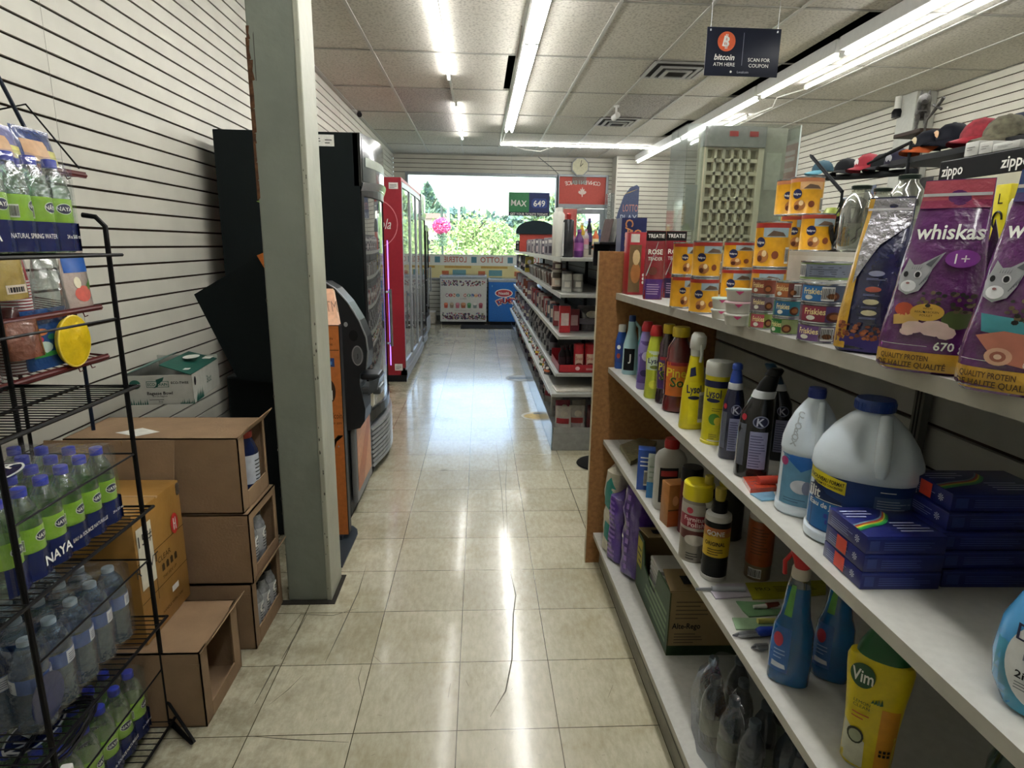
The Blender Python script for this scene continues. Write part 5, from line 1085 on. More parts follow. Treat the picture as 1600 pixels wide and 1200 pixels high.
def pine(xc, yb, yt, wp, mcol, lcol, ltxt, label, off=(0, 0, 0)):
    c, w_, h, rz = spot(xc, yb, yt, wp, Z2); r = w_/2; c = c+Vector(off)
    def A(b, F):
        f = F(); b.patch(f, -r*.97, r*.97, h*.20, h*.60, PR(lcol, .3), 10, 4); b.patch(F(.0013), -r*.95, r*.95, h*.56, h*.60, PR('#8f2030', .3), 8, 1); b.text('Pine-', h*.10, F(.0018), PR(ltxt), 0, h*.48, bold=True, wmax=r*1.6); b.text('Sol', h*.11, F(.0018), PR(ltxt), 0, h*.37, bold=True, wmax=r*1.4)
        b.disc(F(.0015), r*.1, h*.37, r*.5, h*.06, PR('#d9822a'), 16) if lcol != '#4a2a6a' else None
        b.text('Sol', h*.11, F(.0024), PR('#2c4a20'), 0.002, h*.368, bold=True, wmax=r*1.4)
    gm = M(mcol, .12, noise=.1, coat=1)
    bottle('floor_cleaner_bottle', 'bottle', label, c, rz, L5(h, (0, r*.88, r*.82, 2.4), (.015, r, r*.92, 2.4), (.10, r*.98, r*.9, 2.4), (.19, r*.9, r*.84, 2.2), (.20, r*.97, r*.9, 2.2), (.60, r*.97, r*.9, 2.2), (.63, r*.88, r*.8, 2), (.75, r*.86, r*.8, 2), (.86, r*.48, r*.46, 2), (.89, r*.42, r*.4, 2)), gm, [(r*.58, h*.885), (r*.6, h*.9), (r*.6, h*.985), (r*.54, h)], PL('#c9b022'), A)
pine(1033, 635, 507, 30, '#2a1020', '#4a2a6a', '#c9c04a', 'dark purple floor cleaner bottle with a yellow cap, behind the red one', (.015, .02, 0))
pine(1055, 646, 510, 44, '#5a1012', '#c56a2c', '#d9c83a', 'red floor cleaner bottle with a yellow cap and orange label')
c, w_, h, rz = spot(1079, 673, 519, 36, Z2); r = w_/2
def A(b, F): f = F(); b.patch(f, -r*.6, r*.95, h*.06, h*.5, PR('#dcd020', .3), 8, 3); b.text('Lysol', h*.08, F(.0016), NAVY, -.2*r, h*.43, bold=True, wmax=r*1.2); b.disc(F(.0015), -.2*r, h*.34, r*.5, h*.02, NAVY, 14); b.bars(F(.0018), r*.25, r*.7, h*.08, h*.4); b.poly(F(.0014), [(-r*.6, h*.55), (-r*.1, h*.57), (-r*.2, h*.66), (-r*.55, h*.64)], NAVY)
def X(t):
    b = MB(); s_ = [(h*.765, r*.50, r*.5, 0, 0, 2), (h*.83, r*.52, r*.55, 0, 0, 2.4), (h*.84, r*.6, r*.7, 0, 0, 2.4), (h*.90, r*.62, r*.85, 0, -r*.1, 2.4), (h*.97, r*.55, r*.9, 0, -r*.2, 2.2), (h*1.0, r*.4, r*.6, 0, -r*.1, 2)]; b.loft(s_, PL('#c9cbc6'), 20); b.build('spray_head', t)
    MB().tube([(0, -r*.8, h*.90), (0, -r*1.15, h*.80), (0, -r*.95, h*.72)], r*.13, PL('#c9cbc6'), 8).build('trigger', t)
bottle('spray_bottle', 'bottle', 'yellow disinfectant spray bottle with a white trigger head', c, rz+.35, L5(h, (0, r*1.05, r*.6, 2.4), (.015, r*1.12, r*.7, 2.4), (.42, r*1.0, r*.65, 2.3), (.52, r*.8, r*.55, 2.2), (.62, r*.7, r*.48, 2), (.76, r*.55, r*.45, 2)), PL('#d8c81c'), None, None, A, extra=X)
c, w_, h, rz = spot(1114, 696, 563, 42, Z2); r = w_/2
def A(b, F):
    f = fcyl(r*.96, .0012); f1 = fcyl(r*.96, .002); b.patch(f, -r*1.4, r*1.4, h*.70, h*.78, NAVY, 12, 1); b.text('Lysol', h*.10, f1, NAVY, -r*.3, h*.63, bold=True, wmax=r*1.1); b.disc(f, -r*.3, h*.545, r*.5, h*.025, NAVY, 14); b.disc(f, -r*.1, h*.32, r*.4, h*.07, PR('#4f8a2a'), 16); b.disc(f1, r*.15, h*.30, r*.25, h*.05, PR('#e0c83a'), 14); b.lines(f1, -r*.3, r*.5, h*.42, h*.47, 2, PR('#5a5a20')); b.lines(f1, -r*.4, r*.2, h*.08, h*.15, 3, PR('#5a5a20')); b.patch(f, -r*.5, r*1.2, h*.05, h*.06, WHT, 6, 1)
t = bottle('wipes_canister', 'canister', 'yellow disinfecting wipes canister with a pale lid', c, rz, L5(h, (0, r, r, 2), (.03, r, r, 2), (.035, r*.96, r*.96, 2), (.84, r*.96, r*.96, 2)), PR('#cfc520', .3), [(r, h*.835), (r, h*.95), (r*.97, h*.985), (r*.9, h)], PL('#c2c4bd'), A, n=32)
def toilet(xc, yb, yt, wp, mcol, ccol, label, bend, turn, lean=0):
    c, w_, h, rz = spot(xc, yb, yt, wp, Z2); r = w_/2; pm_ = M(mcol, .18, noise=.05, coat=.6)
    def A(b, F):
        f = F(); b.patch(f, -r*.25, r*.75, h*.10, h*.44, PR('#8d8fb0', .4), 6, 3); b.lines(F(.0016), -r*.2, r*.7, h*.12, h*.42, 12, PR('#3a3a60'), seed=4); b.disc(f, r*.25, h*.53, r*.45, h*.055, PR('#7a7f96'), 20); b.disc(F(.0014), r*.25, h*.53, r*.38, h*.046, PR('#20223a'), 20); b.text('K', h*.07, F(.002), PR('#b9bcc9'), r*.25, h*.53, bold=True)
        b.patch(f, -r*.9, -r*.5, h*.12, h*.5, PR('#5b5f6a', .3), 3, 3); b.disc(F(.0015), -r*.7, h*.56, r*.14, h*.03, PR('#b02a3a'), 10)
    def X(t):
        MB().loft([(h*.735, r*.66, r*.62, bend*.4, 0, 2), (h*.79, r*.64, r*.6, bend*.55, 0, 2), (h*.80, r*.55, r*.52, bend*.55, 0, 2)], PL('#c2c6c9'), 20).build('collar', t)
        MB().loft([(h*.80, r*.56, r*.52, bend*.6, 0, 2), (h*.87, r*.50, r*.48, bend*.8, 0, 2), (h*.93, r*.38, r*.36, bend*1.1, 0, 2), (h*.94, r*.46, r*.44, bend*1.1, 0, 2), (h*.985, r*.44, r*.42, bend*1.35, 0, 2), (h, r*.3, r*.3, bend*1.4, 0, 2)], PL(ccol, .3), 20).build('cap', t)
    bottle('toilet_cleaner_bottle', 'bottle', label, c, rz+turn, [(0, r*.93, r*.65, 0, 0, 2.6), (h*.015, r, r*.75, 0, 0, 2.6), (h*.45, r*.97, r*.72, 0, 0, 2.4), (h*.60, r*.9, r*.68, bend*.1, 0, 2.2), (h*.70, r*.72, r*.62, bend*.3, 0, 2), (h*.74, r*.6, r*.55, bend*.4, 0, 2)], pm_, None, None, A, extra=X)
toilet(1138, 720, 566, 34, '#12183a', '#2a4aa8', 'navy toilet cleaner bottle with a blue cap, left of the black one', .0, 0)
toilet(1210, 722, 568, 38, '#12161e', '#1a3f5a', 'dark toilet cleaner bottle partly hidden behind the black bent one', -.025, 0)
toilet(1171, 751, 572, 52, '#0c0d10', '#101113', 'black toilet cleaner bottle with a bent black neck', .022, 0)
# flat packets
def flat(name, cat, label, P, z, m, th=.008, art=None):
    q = [at(x, y, Z=z) for x, y in P]; c = sum(q, Vector())/len(q); t = thing(name, label, cat, (c.x, c.y, z))
    MB().prism([(a.x-c.x, a.y-c.y) for a in q], lambda u, v, d: (u, v, .0005+d), th, m).build('pack', t)
    if art: b = MB(); art(b, lambda u, v, d=0: (u, v, th+.001+d)); b.build('contents', t)
    return t
flat('small_packet', 'packet', 'small red and orange packet lying between the black bottle and the bleach', [(1160, 752), (1205, 749), (1213, 768), (1172, 771)], Z2, FO('#b8452c'), .010, lambda b, f: b.tube([f(-.01, -.01, .006), f(.035, -.008, .008)], .009, PL('#c24a3a'), 10))
flat('small_packet', 'packet', 'light blue flat packet under the red one', [(1172, 773), (1208, 770), (1214, 782), (1190, 784)], Z2, FO('#6fa3c0'), .003)
# bleach bottles
def handle_jug(name, xc, yb, yt, wp, label, dep, cap, artf, emb=None, handle=1, turn=0, fat=1.0):
    c, w_, h, rz = spot(xc, yb, yt, wp, Z2, dep*.8); r = w_/2; d_ = dep; t = thing(name, label, 'jug', c, rz+turn)
    m = M('#d3dfea', .3, noise=.03, coat=.25, bump=.04, bscale=200)
    S_ = [(0, r*.92, d_*.9, 0, 0, 2.6), (h*.02, r, d_, 0, 0, 2.5), (h*.07, r, d_, 0, 0, 2.4), (h*.085, r*.965, d_*.965, 0, 0, 2.3), (h*.50, r*.965, d_*.965, 0, 0, 2.3), (h*.52, r, d_, 0, 0, 2.2), (h*.60, r*.98, d_*.98, 0, 0, 2.1), (h*.70, r*.86, d_*.88, 0, 0, 2), (h*.80, r*.66, d_*.68, 0, 0, 2), (h*.88, r*.42, d_*.46, 0, 0, 2), (h*.915, r*.28, d_*.36, 0, 0, 2), (h*.93, r*.24, d_*.32, 0, 0, 2)]
    S2 = []
    for i in range(len(S_)-1):
        for k in range(3): S2.append(tuple(S_[i][j]+(S_[i+1][j]-S_[i][j])*k/3 for j in range(6)))
    S2.append(S_[-1]); b = MB(); b.loft(S2, m, 64)
    hx = r*.22                                              # hollow either side of the moulded handle rib
    V = []
    for x, y, z in b.V:
        if h*.57 < z < h*.90:
            k = math.sin(PI*(z-h*.57)/(h*.33)); 
            for cx_, wd, dp in ((hx+r*.30, r*.15, .26), (hx-r*.26, r*.14, .22)):
                if y < 0: g = math.exp(-((x-cx_)/wd)**2)*k*dp; y *= (1-g); 
        V.append((x, y, z))
    b.V = V; b.build('jug_body', t)
    MB().tube([(hx, -d_*.36, h*.90), (hx+r*.01, -d_*.56, h*.83), (hx+r*.02, -d_*.76, h*.76), (hx+r*.03, -d_*.89, h*.68), (hx+r*.04, -d_*.94, h*.60), (hx+r*.04, -d_*.93, h*.545)], [r*.11, r*.13, r*.14, r*.14, r*.13, r*.09], m, 14).build('handle', t)
    b = MB(); cr = r*.30 if fat == 1 else r*.36
    b.lathe([(cr, h*.925), (cr*1.02, h*.93), (cr, h*.985), (cr*.94, h)], cap, n=28)
    for k in range(28): a = 2*PI*k/28; b.box(-.0008, .0008, -cr*1.03, -cr*.99, h*.932, h*.98, cap, Matrix.Rotation(a, 4, 'Z'))
    b.build('cap', t)
    a = MB(); artf(a, lambda off=.0012: floft(S2, off), r, h); a.build('label', t)
    if emb: a = MB(); emb(a, lambda off=.001: floft(S2, off), r, h); a.build('embossed_lettering', t)
    return t
def art_c1(b, F, r, h):
    f, f1, f2 = F(), F(.002), F(.0028); b.patch(f, -r*.97, r*.97, h*.09, h*.49, PR('#5f8fae', .35), 12, 5); b.poly(f1, [(-r*.9, h*.49), (r*.75, h*.49), (-r*.2, h*.37)], PR('#1f5fa8', .3)); b.disc(f1, -r*.78, h*.43, r*.12, h*.035, PR('#b03a78'), 14)
    b.disc(f1, -.15*r, h*.25, r*.36, h*.055, PR('#c9ccd4'), 20); b.disc(f2, r*.05, h*.25, r*.16, h*.055, PR('#7f86a0'), 16); b.patch(f1, r*.25, r*.85, h*.11, h*.30, PR('#8fa9bd', .4), 4, 3); b.lines(f2, r*.3, r*.8, h*.12, h*.29, 8, PR('#4a5a70')); b.lines(f1, -r*.7, r*.1, h*.12, h*.16, 2, PR('#3a5a78')); b.patch(f1, r*.4, r*.85, h*.40, h*.46, PR('#a9bccb'), 2, 1)
def emb1(b, F, r, h):
    for i, ch in enumerate('CLOROX'): b.text(ch, h*.045, F(.0018), M('#a3adb5', .35, noise=0), -r*.42+r*.03*i*(-1), h*(.80-.042*i), bold=True, rot=-.1)
handle_jug('bleach_jug', 1252, 808, 603, 84, 'smaller white bleach jug with navy cap and pale blue label, on the left', .045, PL('#1d2f7a'), art_c1, emb1)
def art_c2(b, F, r, h):
    f, f1, f2 = F(), F(.002), F(.0028); b.patch(f, -r*.975, r*.975, h*.09, h*.49, PR('#16356e', .35), 16, 5); b.patch(f1, -r*.93, -r*.3, h*.10, h*.30, PR('#2268a8', .35), 6, 3); b.text('Eau de Javel', h*.035, f2, WHT, -r*.60, h*.275, bold=True, wmax=r*.6); b.patch(f1, -r*.93, -r*.3, h*.305, h*.31, WHT, 4, 1)
    b.poly(f1, [(-r*.95, h*.31), (-r*.95, h*.38), (-r*.8, h*.42), (-r*.6, h*.36), (-r*.32, h*.33), (-r*.32, h*.31)], PR('#0d2452', .3)); b.text('ilit', h*.07, f2, WHT, -r*.82, h*.355, bold=True, wmax=r*.2)
    b.poly(f2, [(-r*.96, h*.42), (-r*.28, h*.385), (-r*.28, h*.475), (-r*.96, h*.51)], PR('#cfc020', .35)); b.text('NOUVEAU FORMAT', h*.026, F(.0036), BLK, -r*.62, h*.455, bold=True, wmax=r*.62, rot=-.05); b.text('FORMULE CONCENTREE', h*.015, F(.0036), BLK, -r*.58, h*.422, bold=True, wmax=r*.5, rot=-.05)
    for (u, v) in ((-.62, .19), (-.52, .19), (-.57, .15), (-.47, .15)): b.patch(f1, r*u, r*(u+.08), h*v, h*(v+.03), PR('#3a3f9a'), 1, 1)
    b.patch(f1, r*.22, r*.9, h*.14, h*.42, PR('#4a5f86', .4), 5, 4); b.lines(f2, r*.27, r*.85, h*.15, h*.41, 15, PR('#a9b6cc'), seed=8); b.lines(f2, r*.3, r*.7, h*.45, h*.47, 1, WHT); b.patch(F(.0024), r*.3, r*.75, h*.22, h*.30, PR('#6f7f9c'), 2, 1)
handle_jug('bleach_jug', 1333, 861, 618, 156, 'big white bleach jug with yellow NOUVEAU FORMAT strip on a navy label', .068, PL('#1a3a86'), art_c2, fat=0)
# garbage-bag boxes
def bluebox(loc, rz, label, L_=.125, D_=.085, H_=.0285, top=False, sticker=False):
    t = thing('blue_box', label, 'box', loc, rz); m = M('#141e66', .35, noise=.12, scale=20, coat=.3); b = MB(); b.rbox(0, L_, 0, D_, 0, H_, m, .0015)
    f = fy(0, .0006); b.lines(f, L_*.22, L_*.9, H_*.25, H_*.75, 4, PR('#4a5a9a'), seed=int(loc[2]*999)); b.patch(f, L_*.04, L_*.16, H_*.2, H_*.75, PR('#2a3a7a'), 1, 1); b.patch(fy(0, .0004), 0, L_, H_*.86, H_*.9, PR('#2a3a8a'), 1, 1)
    f = fx(0, .0006); b.lines(f, -D_*.9, -D_*.3, H_*.25, H_*.75, 4, PR('#8a96c0'), seed=int(loc[2]*777)+2); 
    for k in range(8): a = k*PI/4; b.poly(f, [(-D_*.22, H_*.5), (-D_*.22+.006*math.cos(a), H_*.5+.006*math.sin(a)), (-D_*.22+.006*math.cos(a+.35), H_*.5+.006*math.sin(a+.35))], PR('#c9cfe0'))
    if top:
        f = fz(H_, .0008); n = 24
        for i, c_ in enumerate(('#1f8a4a', '#3fa84a', '#c9c43a', '#b0402a', '#6f8a9a')):
            o = i*.004; P = [(L_*(.0+.62*k/n), D_*(.18+.06*math.sin(k*.22)+.55*(k/n)**2.2)+o) for k in range(n+1)]; Q = [(u, v+.0035) for u, v in reversed(P)]; V = [f(u, v) for u, v in P]+[f(u, v) for u, v in Q]; b.add(V, [(k, k+1, 2*n+1-k-1, 2*n+1-k) for k in range(n)], PR(c_, .35))
        b.lines(f, L_*.05, L_*.45, D_*.62, D_*.9, 3, PR('#b9bfe0')); b.lines(f, L_*.5, L_*.95, D_*.15, D_*.5, 4, PR('#b9bfe0'), seed=6)
    b.build('carton', t)
    if sticker: b = MB(); b.patch(fx(0, .0012), -D_*.68, -D_*.42, H_*.12, H_*.95, PR('#d0402c', .4), 1, 1); b.build('price_sticker', t)
    return t
p = at(1343, 922, Z=Z2); zz = Z2+.0004
an = -.02
for i, (st, tp_, lab) in enumerate(((1, 0, 'navy box at the bottom of the front stack of three, with a red sticker'), (1, 0, 'navy box in the middle of the front stack of three, with a red sticker'), (0, 1, 'navy box on top of the front stack, rainbow ribbon printed on it'))):
    bluebox((p.x, p.y, zz+i*.0292), an, lab, L_=.122, D_=.105, top=tp_, sticker=st)
p = at(1480, 930, Z=Z2)
for i, (st, tp_, dx, lab) in enumerate(((0, 0, .0, 'navy box at the bottom of the rear stack of five'), (0, 0, -.004, 'navy box second from the bottom of the rear stack of five'), (1, 0, -.012, 'navy box third in the rear stack of five, red sticker on its end'), (0, 0, .002, 'navy box fourth in the rear stack of five'), (1, 1, .006, 'navy box on top of the rear stack of five, with faded ribbon print'))):
    bluebox((p.x+.005+dx, p.y+.02+.004*i, zz+i*.0292), -.03+.02*(i % 2), lab, L_=.16, D_=.10, top=tp_, sticker=st)
# big blue dish soap / softener bottle at right edge
c, w_, h, rz = spot(1622, 1128, 866, 150, Z2, .03); r = w_/2
def A(b, F):
    f, f1, f2 = F(), F(.0018), F(.0026)
    b.patch(f, -r*.9, r*.9, h*.02, h*.45, M('#3f8fae', .3, noise=.35, scale=18), 12, 6); b.disc(f1, r*.05, h*.38, r*.78, h*.30, PR('#d5d8d8', .3), 40)
    b.text('Downy' if False else 'Doux', h*.10, f2, PR('#2a2c48'), -r*.62, h*.56, 'L', wmax=r*1.3); b.text('SOFT', h*.042, f2, BLK, -r*.40, h*.47, 'L', bold=True); b.text('DOUX', h*.045, f2, PR('#6a7080'), -r*.44, h*.42, 'L'); b.text('2in1', h*.05, f2, BLK, -r*.52, h*.30, 'L', bold=True); b.lines(f2, -r*.2, r*.4, h*.28, h*.33, 2, PR('#55606a')); b.lines(f2, -r*.5, r*.4, h*.2, h*.26, 3, PR('#55606a'))
bottle('softener_bottle', 'bottle', 'big light blue bottle with a round white label, cut off at the right edge', c, rz, [(0, r*.62, .03, 0, 0, 2.4), (h*.02, r*.72, .036, 0, 0, 2.4), (h*.15, r*.93, .042, 0, 0, 2.3), (h*.32, r, .044, 0, 0, 2.2), (h*.55, r*.93, .042, 0, 0, 2.2), (h*.75, r*.68, .036, 0, 0, 2.1), (h*.9, r*.45, .028, 0, 0, 2), (h*.94, r*.4, .026, 0, 0, 2)], M('#4f9ad0', .25, noise=.08, coat=.5), [(r*.3, h*.94), (r*.3, h*1.06), (r*.27, h*1.08)], PL('#2a5aa0'), A, n=40)
# --- shelf 3
t = flat('sponge_packet', 'packet', 'clear packet with a yellowish sponge lying at the far end of the third shelf', [(968, 702), (1000, 690), (1026, 696), (1010, 716), (985, 728)], Z3, M('#7a7350', .5, noise=.3, scale=70), .018, lambda b, f: b.patch(lambda u, v, d=0: (u, v, .024+.006*math.sin(u*90)*math.cos(v*70)), -.07, .07, -.09, .09, film, 14, 14))
def cbox(name, label, xc, yb, yt, wp, zf, dep, m, art=None, turn=0, parts=None):
    c, w_, h, rz = spot(xc, yb, yt, wp, zf, dep/2); t = thing(name, label, 'box', c, rz+turn); b = MB(); b.rbox(-w_/2, w_/2, -dep/2, dep/2, 0, h, m, .0015)
    if art: art(b, w_, dep, h)
    b.build('carton', t); return t
def A(b, w_, d, h):
    f = fy(-d/2); b.lines(f, -w_*.35, w_*.35, h*.6, h*.9, 3, WHT); b.bars(f, -w_*.1, w_*.4, h*.12, h*.5); f = lambda u, v, dd=0: (-w_/2-.0008-dd, -u, v); b.lines(f, -d*.35, d*.35, h*.5, h*.85, 4, WHT)
cbox('scrub_pad_box', 'blue upright box with a bar code on the third shelf', 1007, 766, 700, 26, Z3, .05, PR('#2a4fa0', .35), A)
def A(b, w_, d, h): f = fy(-d/2); b.patch(f, -w_*.5, w_*.5, 0, h*.4, PR('#2f78b0'), 1, 1); b.lines(f, -w_*.3, w_*.3, h*.5, h*.9, 3, PR('#8a9a8a'))
cbox('scrub_pad_box', 'small pale and blue upright box beside the white square bottle', 1016, 778, 712, 14, Z3, .05, PR('#a9b2a8', .4), A)
c, w_, h, rz = spot(1042, 801, 684, 47, Z3); r = w_/2
def A(b, F):
    f = F(); b.patch(f, -r*.85, r*.35, h*.12, h*.62, PR('#24262a', .35), 6, 3); b.patch(F(.0016), -r*.78, r*.28, h*.5, h*.58, PR('#a8383a'), 4, 1); b.disc(F(.0016), -r*.3, h*.35, r*.3, h*.08, PR('#8a5a48'), 12); b.lines(F(.0016), -r*.7, r*.2, h*.15, h*.25, 3, PR('#a8383a'))
bottle('ammonia_bottle', 'bottle', 'white square-shouldered bottle with a red cap and dark label', c, rz+.3, L5(h, (0, r*.95, r*.6, 4), (.015, r, r*.66, 4), (.72, r, r*.66, 4), (.80, r*.85, r*.55, 3), (.86, r*.45, r*.4, 2), (.88, r*.4, r*.38, 2)), PL('#b9b9b4', .3), [(r*.48, h*.87), (r*.5, h*.95), (r*.42, h)], PL('#a82224'), A)
def A(b, w_, d, h):
    f = fy(-d/2); b.patch(f, -w_*.5, w_*.5, 0, h*.38, PR('#b0582a'), 1, 1); b.disc(fy(-d/2, .0016), -w_*.15, h*.62, w_*.16, h*.12, PR('#d9a070'), 14); b.patch(f, -w_*.5, w_*.5, h*.38, h*.41, PR('#5a3a1a'), 1, 1)
cbox('baking_soda_box', 'orange carton between the white bottle and the furniture polish', 1050, 822, 752, 32, Z3, .05, PR('#a8703a', .4), A, turn=.5)
def spray_can(xc, yb, yt, wp, label, bodyc, capc, art=None, zf=Z3, off=(0, 0, 0), capf=.18):
    c, w_, h, rz = spot(xc, yb, yt, wp, zf); r = w_/2; c = c+Vector(off); t = thing('aerosol_can', label, 'spray can', c, rz)
    b = MB(); b.lathe([(r*.96, 0), (r, .002), (r, h*.015), (r*.98, h*.018), (r*.98, h*(1-capf-.05)), (r*.9, h*(1-capf-.01))], bodyc, n=30)
    if art: art(b, lambda off=.0009: fcyl(r*.98, off), r, h)
    b.build('can_body', t); MB().lathe([(r*1.0, h*(1-capf-.02)), (r*1.02, h*(1-capf)), (r*.98, h*.985), (r*.9, h), (.001, h)], PL(capc, .35), n=30).build('cap', t); return t
def A(b, F, r, h):
    b.patch(F(), -r*2, r*2, h*.42, h*.76, PR('#a8a29a', .3), 16, 2); b.disc(F(.0015), -r*.45, h*.68, r*.22, h*.04, PR('#a83040'), 16); b.patch(F(.0014), -r*1.3, r*1.3, h*.46, h*.62, PR('#8a2436', .3), 12, 1); b.text('Furniture', h*.055, F(.0022), PR('#e0c8c8'), 0, h*.575, bold=True, wmax=r*1.7); b.text('Polish', h*.06, F(.0022), PR('#e0c8c8'), 0, h*.505, bold=True, wmax=r*1.5)
    b.patch(F(), -r*2, r*2, h*.30, h*.42, PR('#5a2a26', .3), 16, 1); b.disc(F(.0015), 0, h*.30, r*.7, h*.07, PR('#b9b4aa'), 18); b.lines(F(.0016), -r*.5, r*.3, h*.05, h*.15, 3, BLK)
spray_can(1082, 880, 751, 47, 'furniture polish spray can with a bright yellow cap', M('#8f8a80', .35, metal=.4, noise=.05), '#d8c818', A)
spray_can(1072, 850, 738, 34, 'dark red spray can with a black top hidden behind the furniture polish', PR('#5a1a22', .3), '#141416', off=(.02, .05, 0))
spray_can(1128, 862, 750, 42, 'yellow-topped spray can in the shade behind the adhesive remover bottles', PR('#3a3a30', .3), '#b0a21e', off=(.04, .06, 0))
def goo(xc, yb, yt, wp, label, off=(0, 0, 0)):
    c, w_, h, rz = spot(xc, yb, yt, wp, Z3); r = w_/2; c = c+Vector(off); S_ = L5(h, (0, r*.93, r*.93, 2), (.01, r, r, 2), (.05, r, r, 2), (.055, r*.95, r*.95, 2), (.66, r*.95, r*.95, 2), (.665, r, r, 2), (.72, r*.96, r*.96, 2), (.745, r*.6, r*.6, 2))
    def A(b, F):
        f = fcyl(r*.95, .001); f1 = fcyl(r*.95, .0018); f2 = fcyl(r*.95, .0026); b.patch(f, -r*2.4, r*2.4, h*.055, h*.66, PR('#151819', .3), 20, 2); b.patch(f1, -r*1.3, r*1.3, h*.28, h*.55, PR('#c9a81c', .3), 12, 2); b.patch(f1, -r*1.3, r*1.3, h*.50, h*.60, PR('#b5663a', .3), 12, 1)
        b.text('GONE', h*.05, f2, WHT, -r*.1, h*.545, bold=True, wmax=r*1.3); b.text('ORIGINAL', h*.042, f2, BLK, -r*.1, h*.43, bold=True, wmax=r*1.5); b.lines(f2, -r*.6, r*.6, h*.31, h*.39, 3, BLK)
    bottle('adhesive_remover_bottle', 'bottle', label, c, rz, S_, PL('#bdbdb8'), [(r*.6, h*.74), (r*.62, h*.75), (r*.56, h*.86), (r*.36, h*.865, PL('#a8983a')), (r*.42, h*.94, PL('#a8983a')), (r*.38, h)], PL('#17181a'), A)
goo(1113, 910, 760, 40, 'black and yellow bottle with a pointed cap reading ORIGINAL, in front')
goo(1097, 890, 748, 34, 'similar black and yellow bottle half hidden behind the ORIGINAL one', (.01, .03, 0))
c, w_, h, rz = spot(1181, 908, 793, 39, Z3); r = w_/2
def A(b, F): f = fcyl(r, .001); b.patch(f, -r*2, r*2, h*.22, h*.86, PR('#9a4a1c', .35), 16, 2); b.lines(fcyl(r, .0018), -r*.7, r*.7, h*.4, h*.8, 9, PR('#5a3010')); b.bars(fcyl(r, .0015), -r*.7, r*.3, h*.04, h*.18)
bottle('cleanser_canister', 'canister', 'orange cardboard canister with a pale lid standing alone on the third shelf', c, rz, L5(h, (0, r, r, 2), (.86, r, r, 2), (.88, r*.95, r*.95, 2)), PR('#7d6a50'), [(r*1.0, h*.87), (r*1.0, h*.97), (r*.9, h)], PL('#b5b0a8'), A)
# knife / brush packs
def A(b, f): b.tube([f(-.05, .006, .002), f(.03, .0, .004)], .007, PL('#a9aeb4'), 10).tube([f(-.09, .008, .001), f(-.05, .006, .002)], .004, steel, 6)
flat('knife_pack', 'packet', 'blister pack with a white-handled knife on the third shelf', [(1110, 925), (1120, 914), (1165, 913), (1185, 920), (1180, 933), (1135, 936), (1118, 937)], Z3, M('#a9a4b0', .3, noise=.1), .003, A)
flat('card_pack', 'packet', 'yellow-green printed card pack beside the knife pack', [(1164, 913), (1225, 911), (1290, 909), (1290, 930), (1225, 936), (1176, 938)], Z3, PR('#9a9a1e', .4), .004, lambda b, f: (b.text('PRO', .014, f, BLK, -.06, .0), b.lines(f, -.03, .08, -.012, .015, 4, BLK)))
flat('brush_pack', 'packet', 'light green pack with a white and brown toothbrush-like item', [(1150, 941), (1205, 943), (1245, 946), (1245, 960), (1170, 965), (1160, 955)], Z3, PR('#6f9a6f', .4), .003, lambda b, f: b.tube([f(-.03, -.002, .004), f(.05, .0, .004)], [.004, .009], PL('#c9c9c4'), 10).tube([f(.0, -.002, .006), f(.03, 0, .007)], .007, PL('#6a2a20'), 8))
flat('brush_pack', 'packet', 'pale green small pack in front of the other green one', [(1144, 967), (1200, 968), (1230, 972), (1225, 984), (1150, 985)], Z3, PR('#8fae8a', .4), .003, lambda b, f: b.tube([f(-.01, .0, .004), f(.04, .0, .004)], .006, PL('#b9b560'), 8))
def peeler(P, label, bluepart=True):
    a, c = at(*P[0], Z=Z3), at(*P[1], Z=Z3); t = thing('vegetable_peeler', label, 'peeler', (a.x, a.y, Z3)); d = c-a
    if bluepart:
        MB().tube([(d.x*.42, d.y*.42, .009), (d.x*.5, d.y*.5, .011), (d.x, d.y, .009)], [.008, .011, .010], PL('#1c3aa0'), 10).build('handle', t)
    MB().tube([(0, 0, .005), (d.x*.14, d.y*.14+.006, .006), (d.x*.5, d.y*.5+.005, .007), (d.x*.5, d.y*.5-.005, .007), (d.x*.14, d.y*.14-.006, .006)], .0035, steel, 6, True).tube([(d.x*.1, d.y*.1, .005), (d.x*.46, d.y*.46, .006)], .004, M('#7a7d80', .4, metal=.5), 6).build('loop', t)
peeler(((1146, 996), (1230, 991)), 'blue-handled peeler with a grey metal loop on the third shelf edge')
peeler(((1175, 1015), (1225, 1012)), 'grey metal loop handle sticking out beside the blue spray bottle', False)
MB_ = None
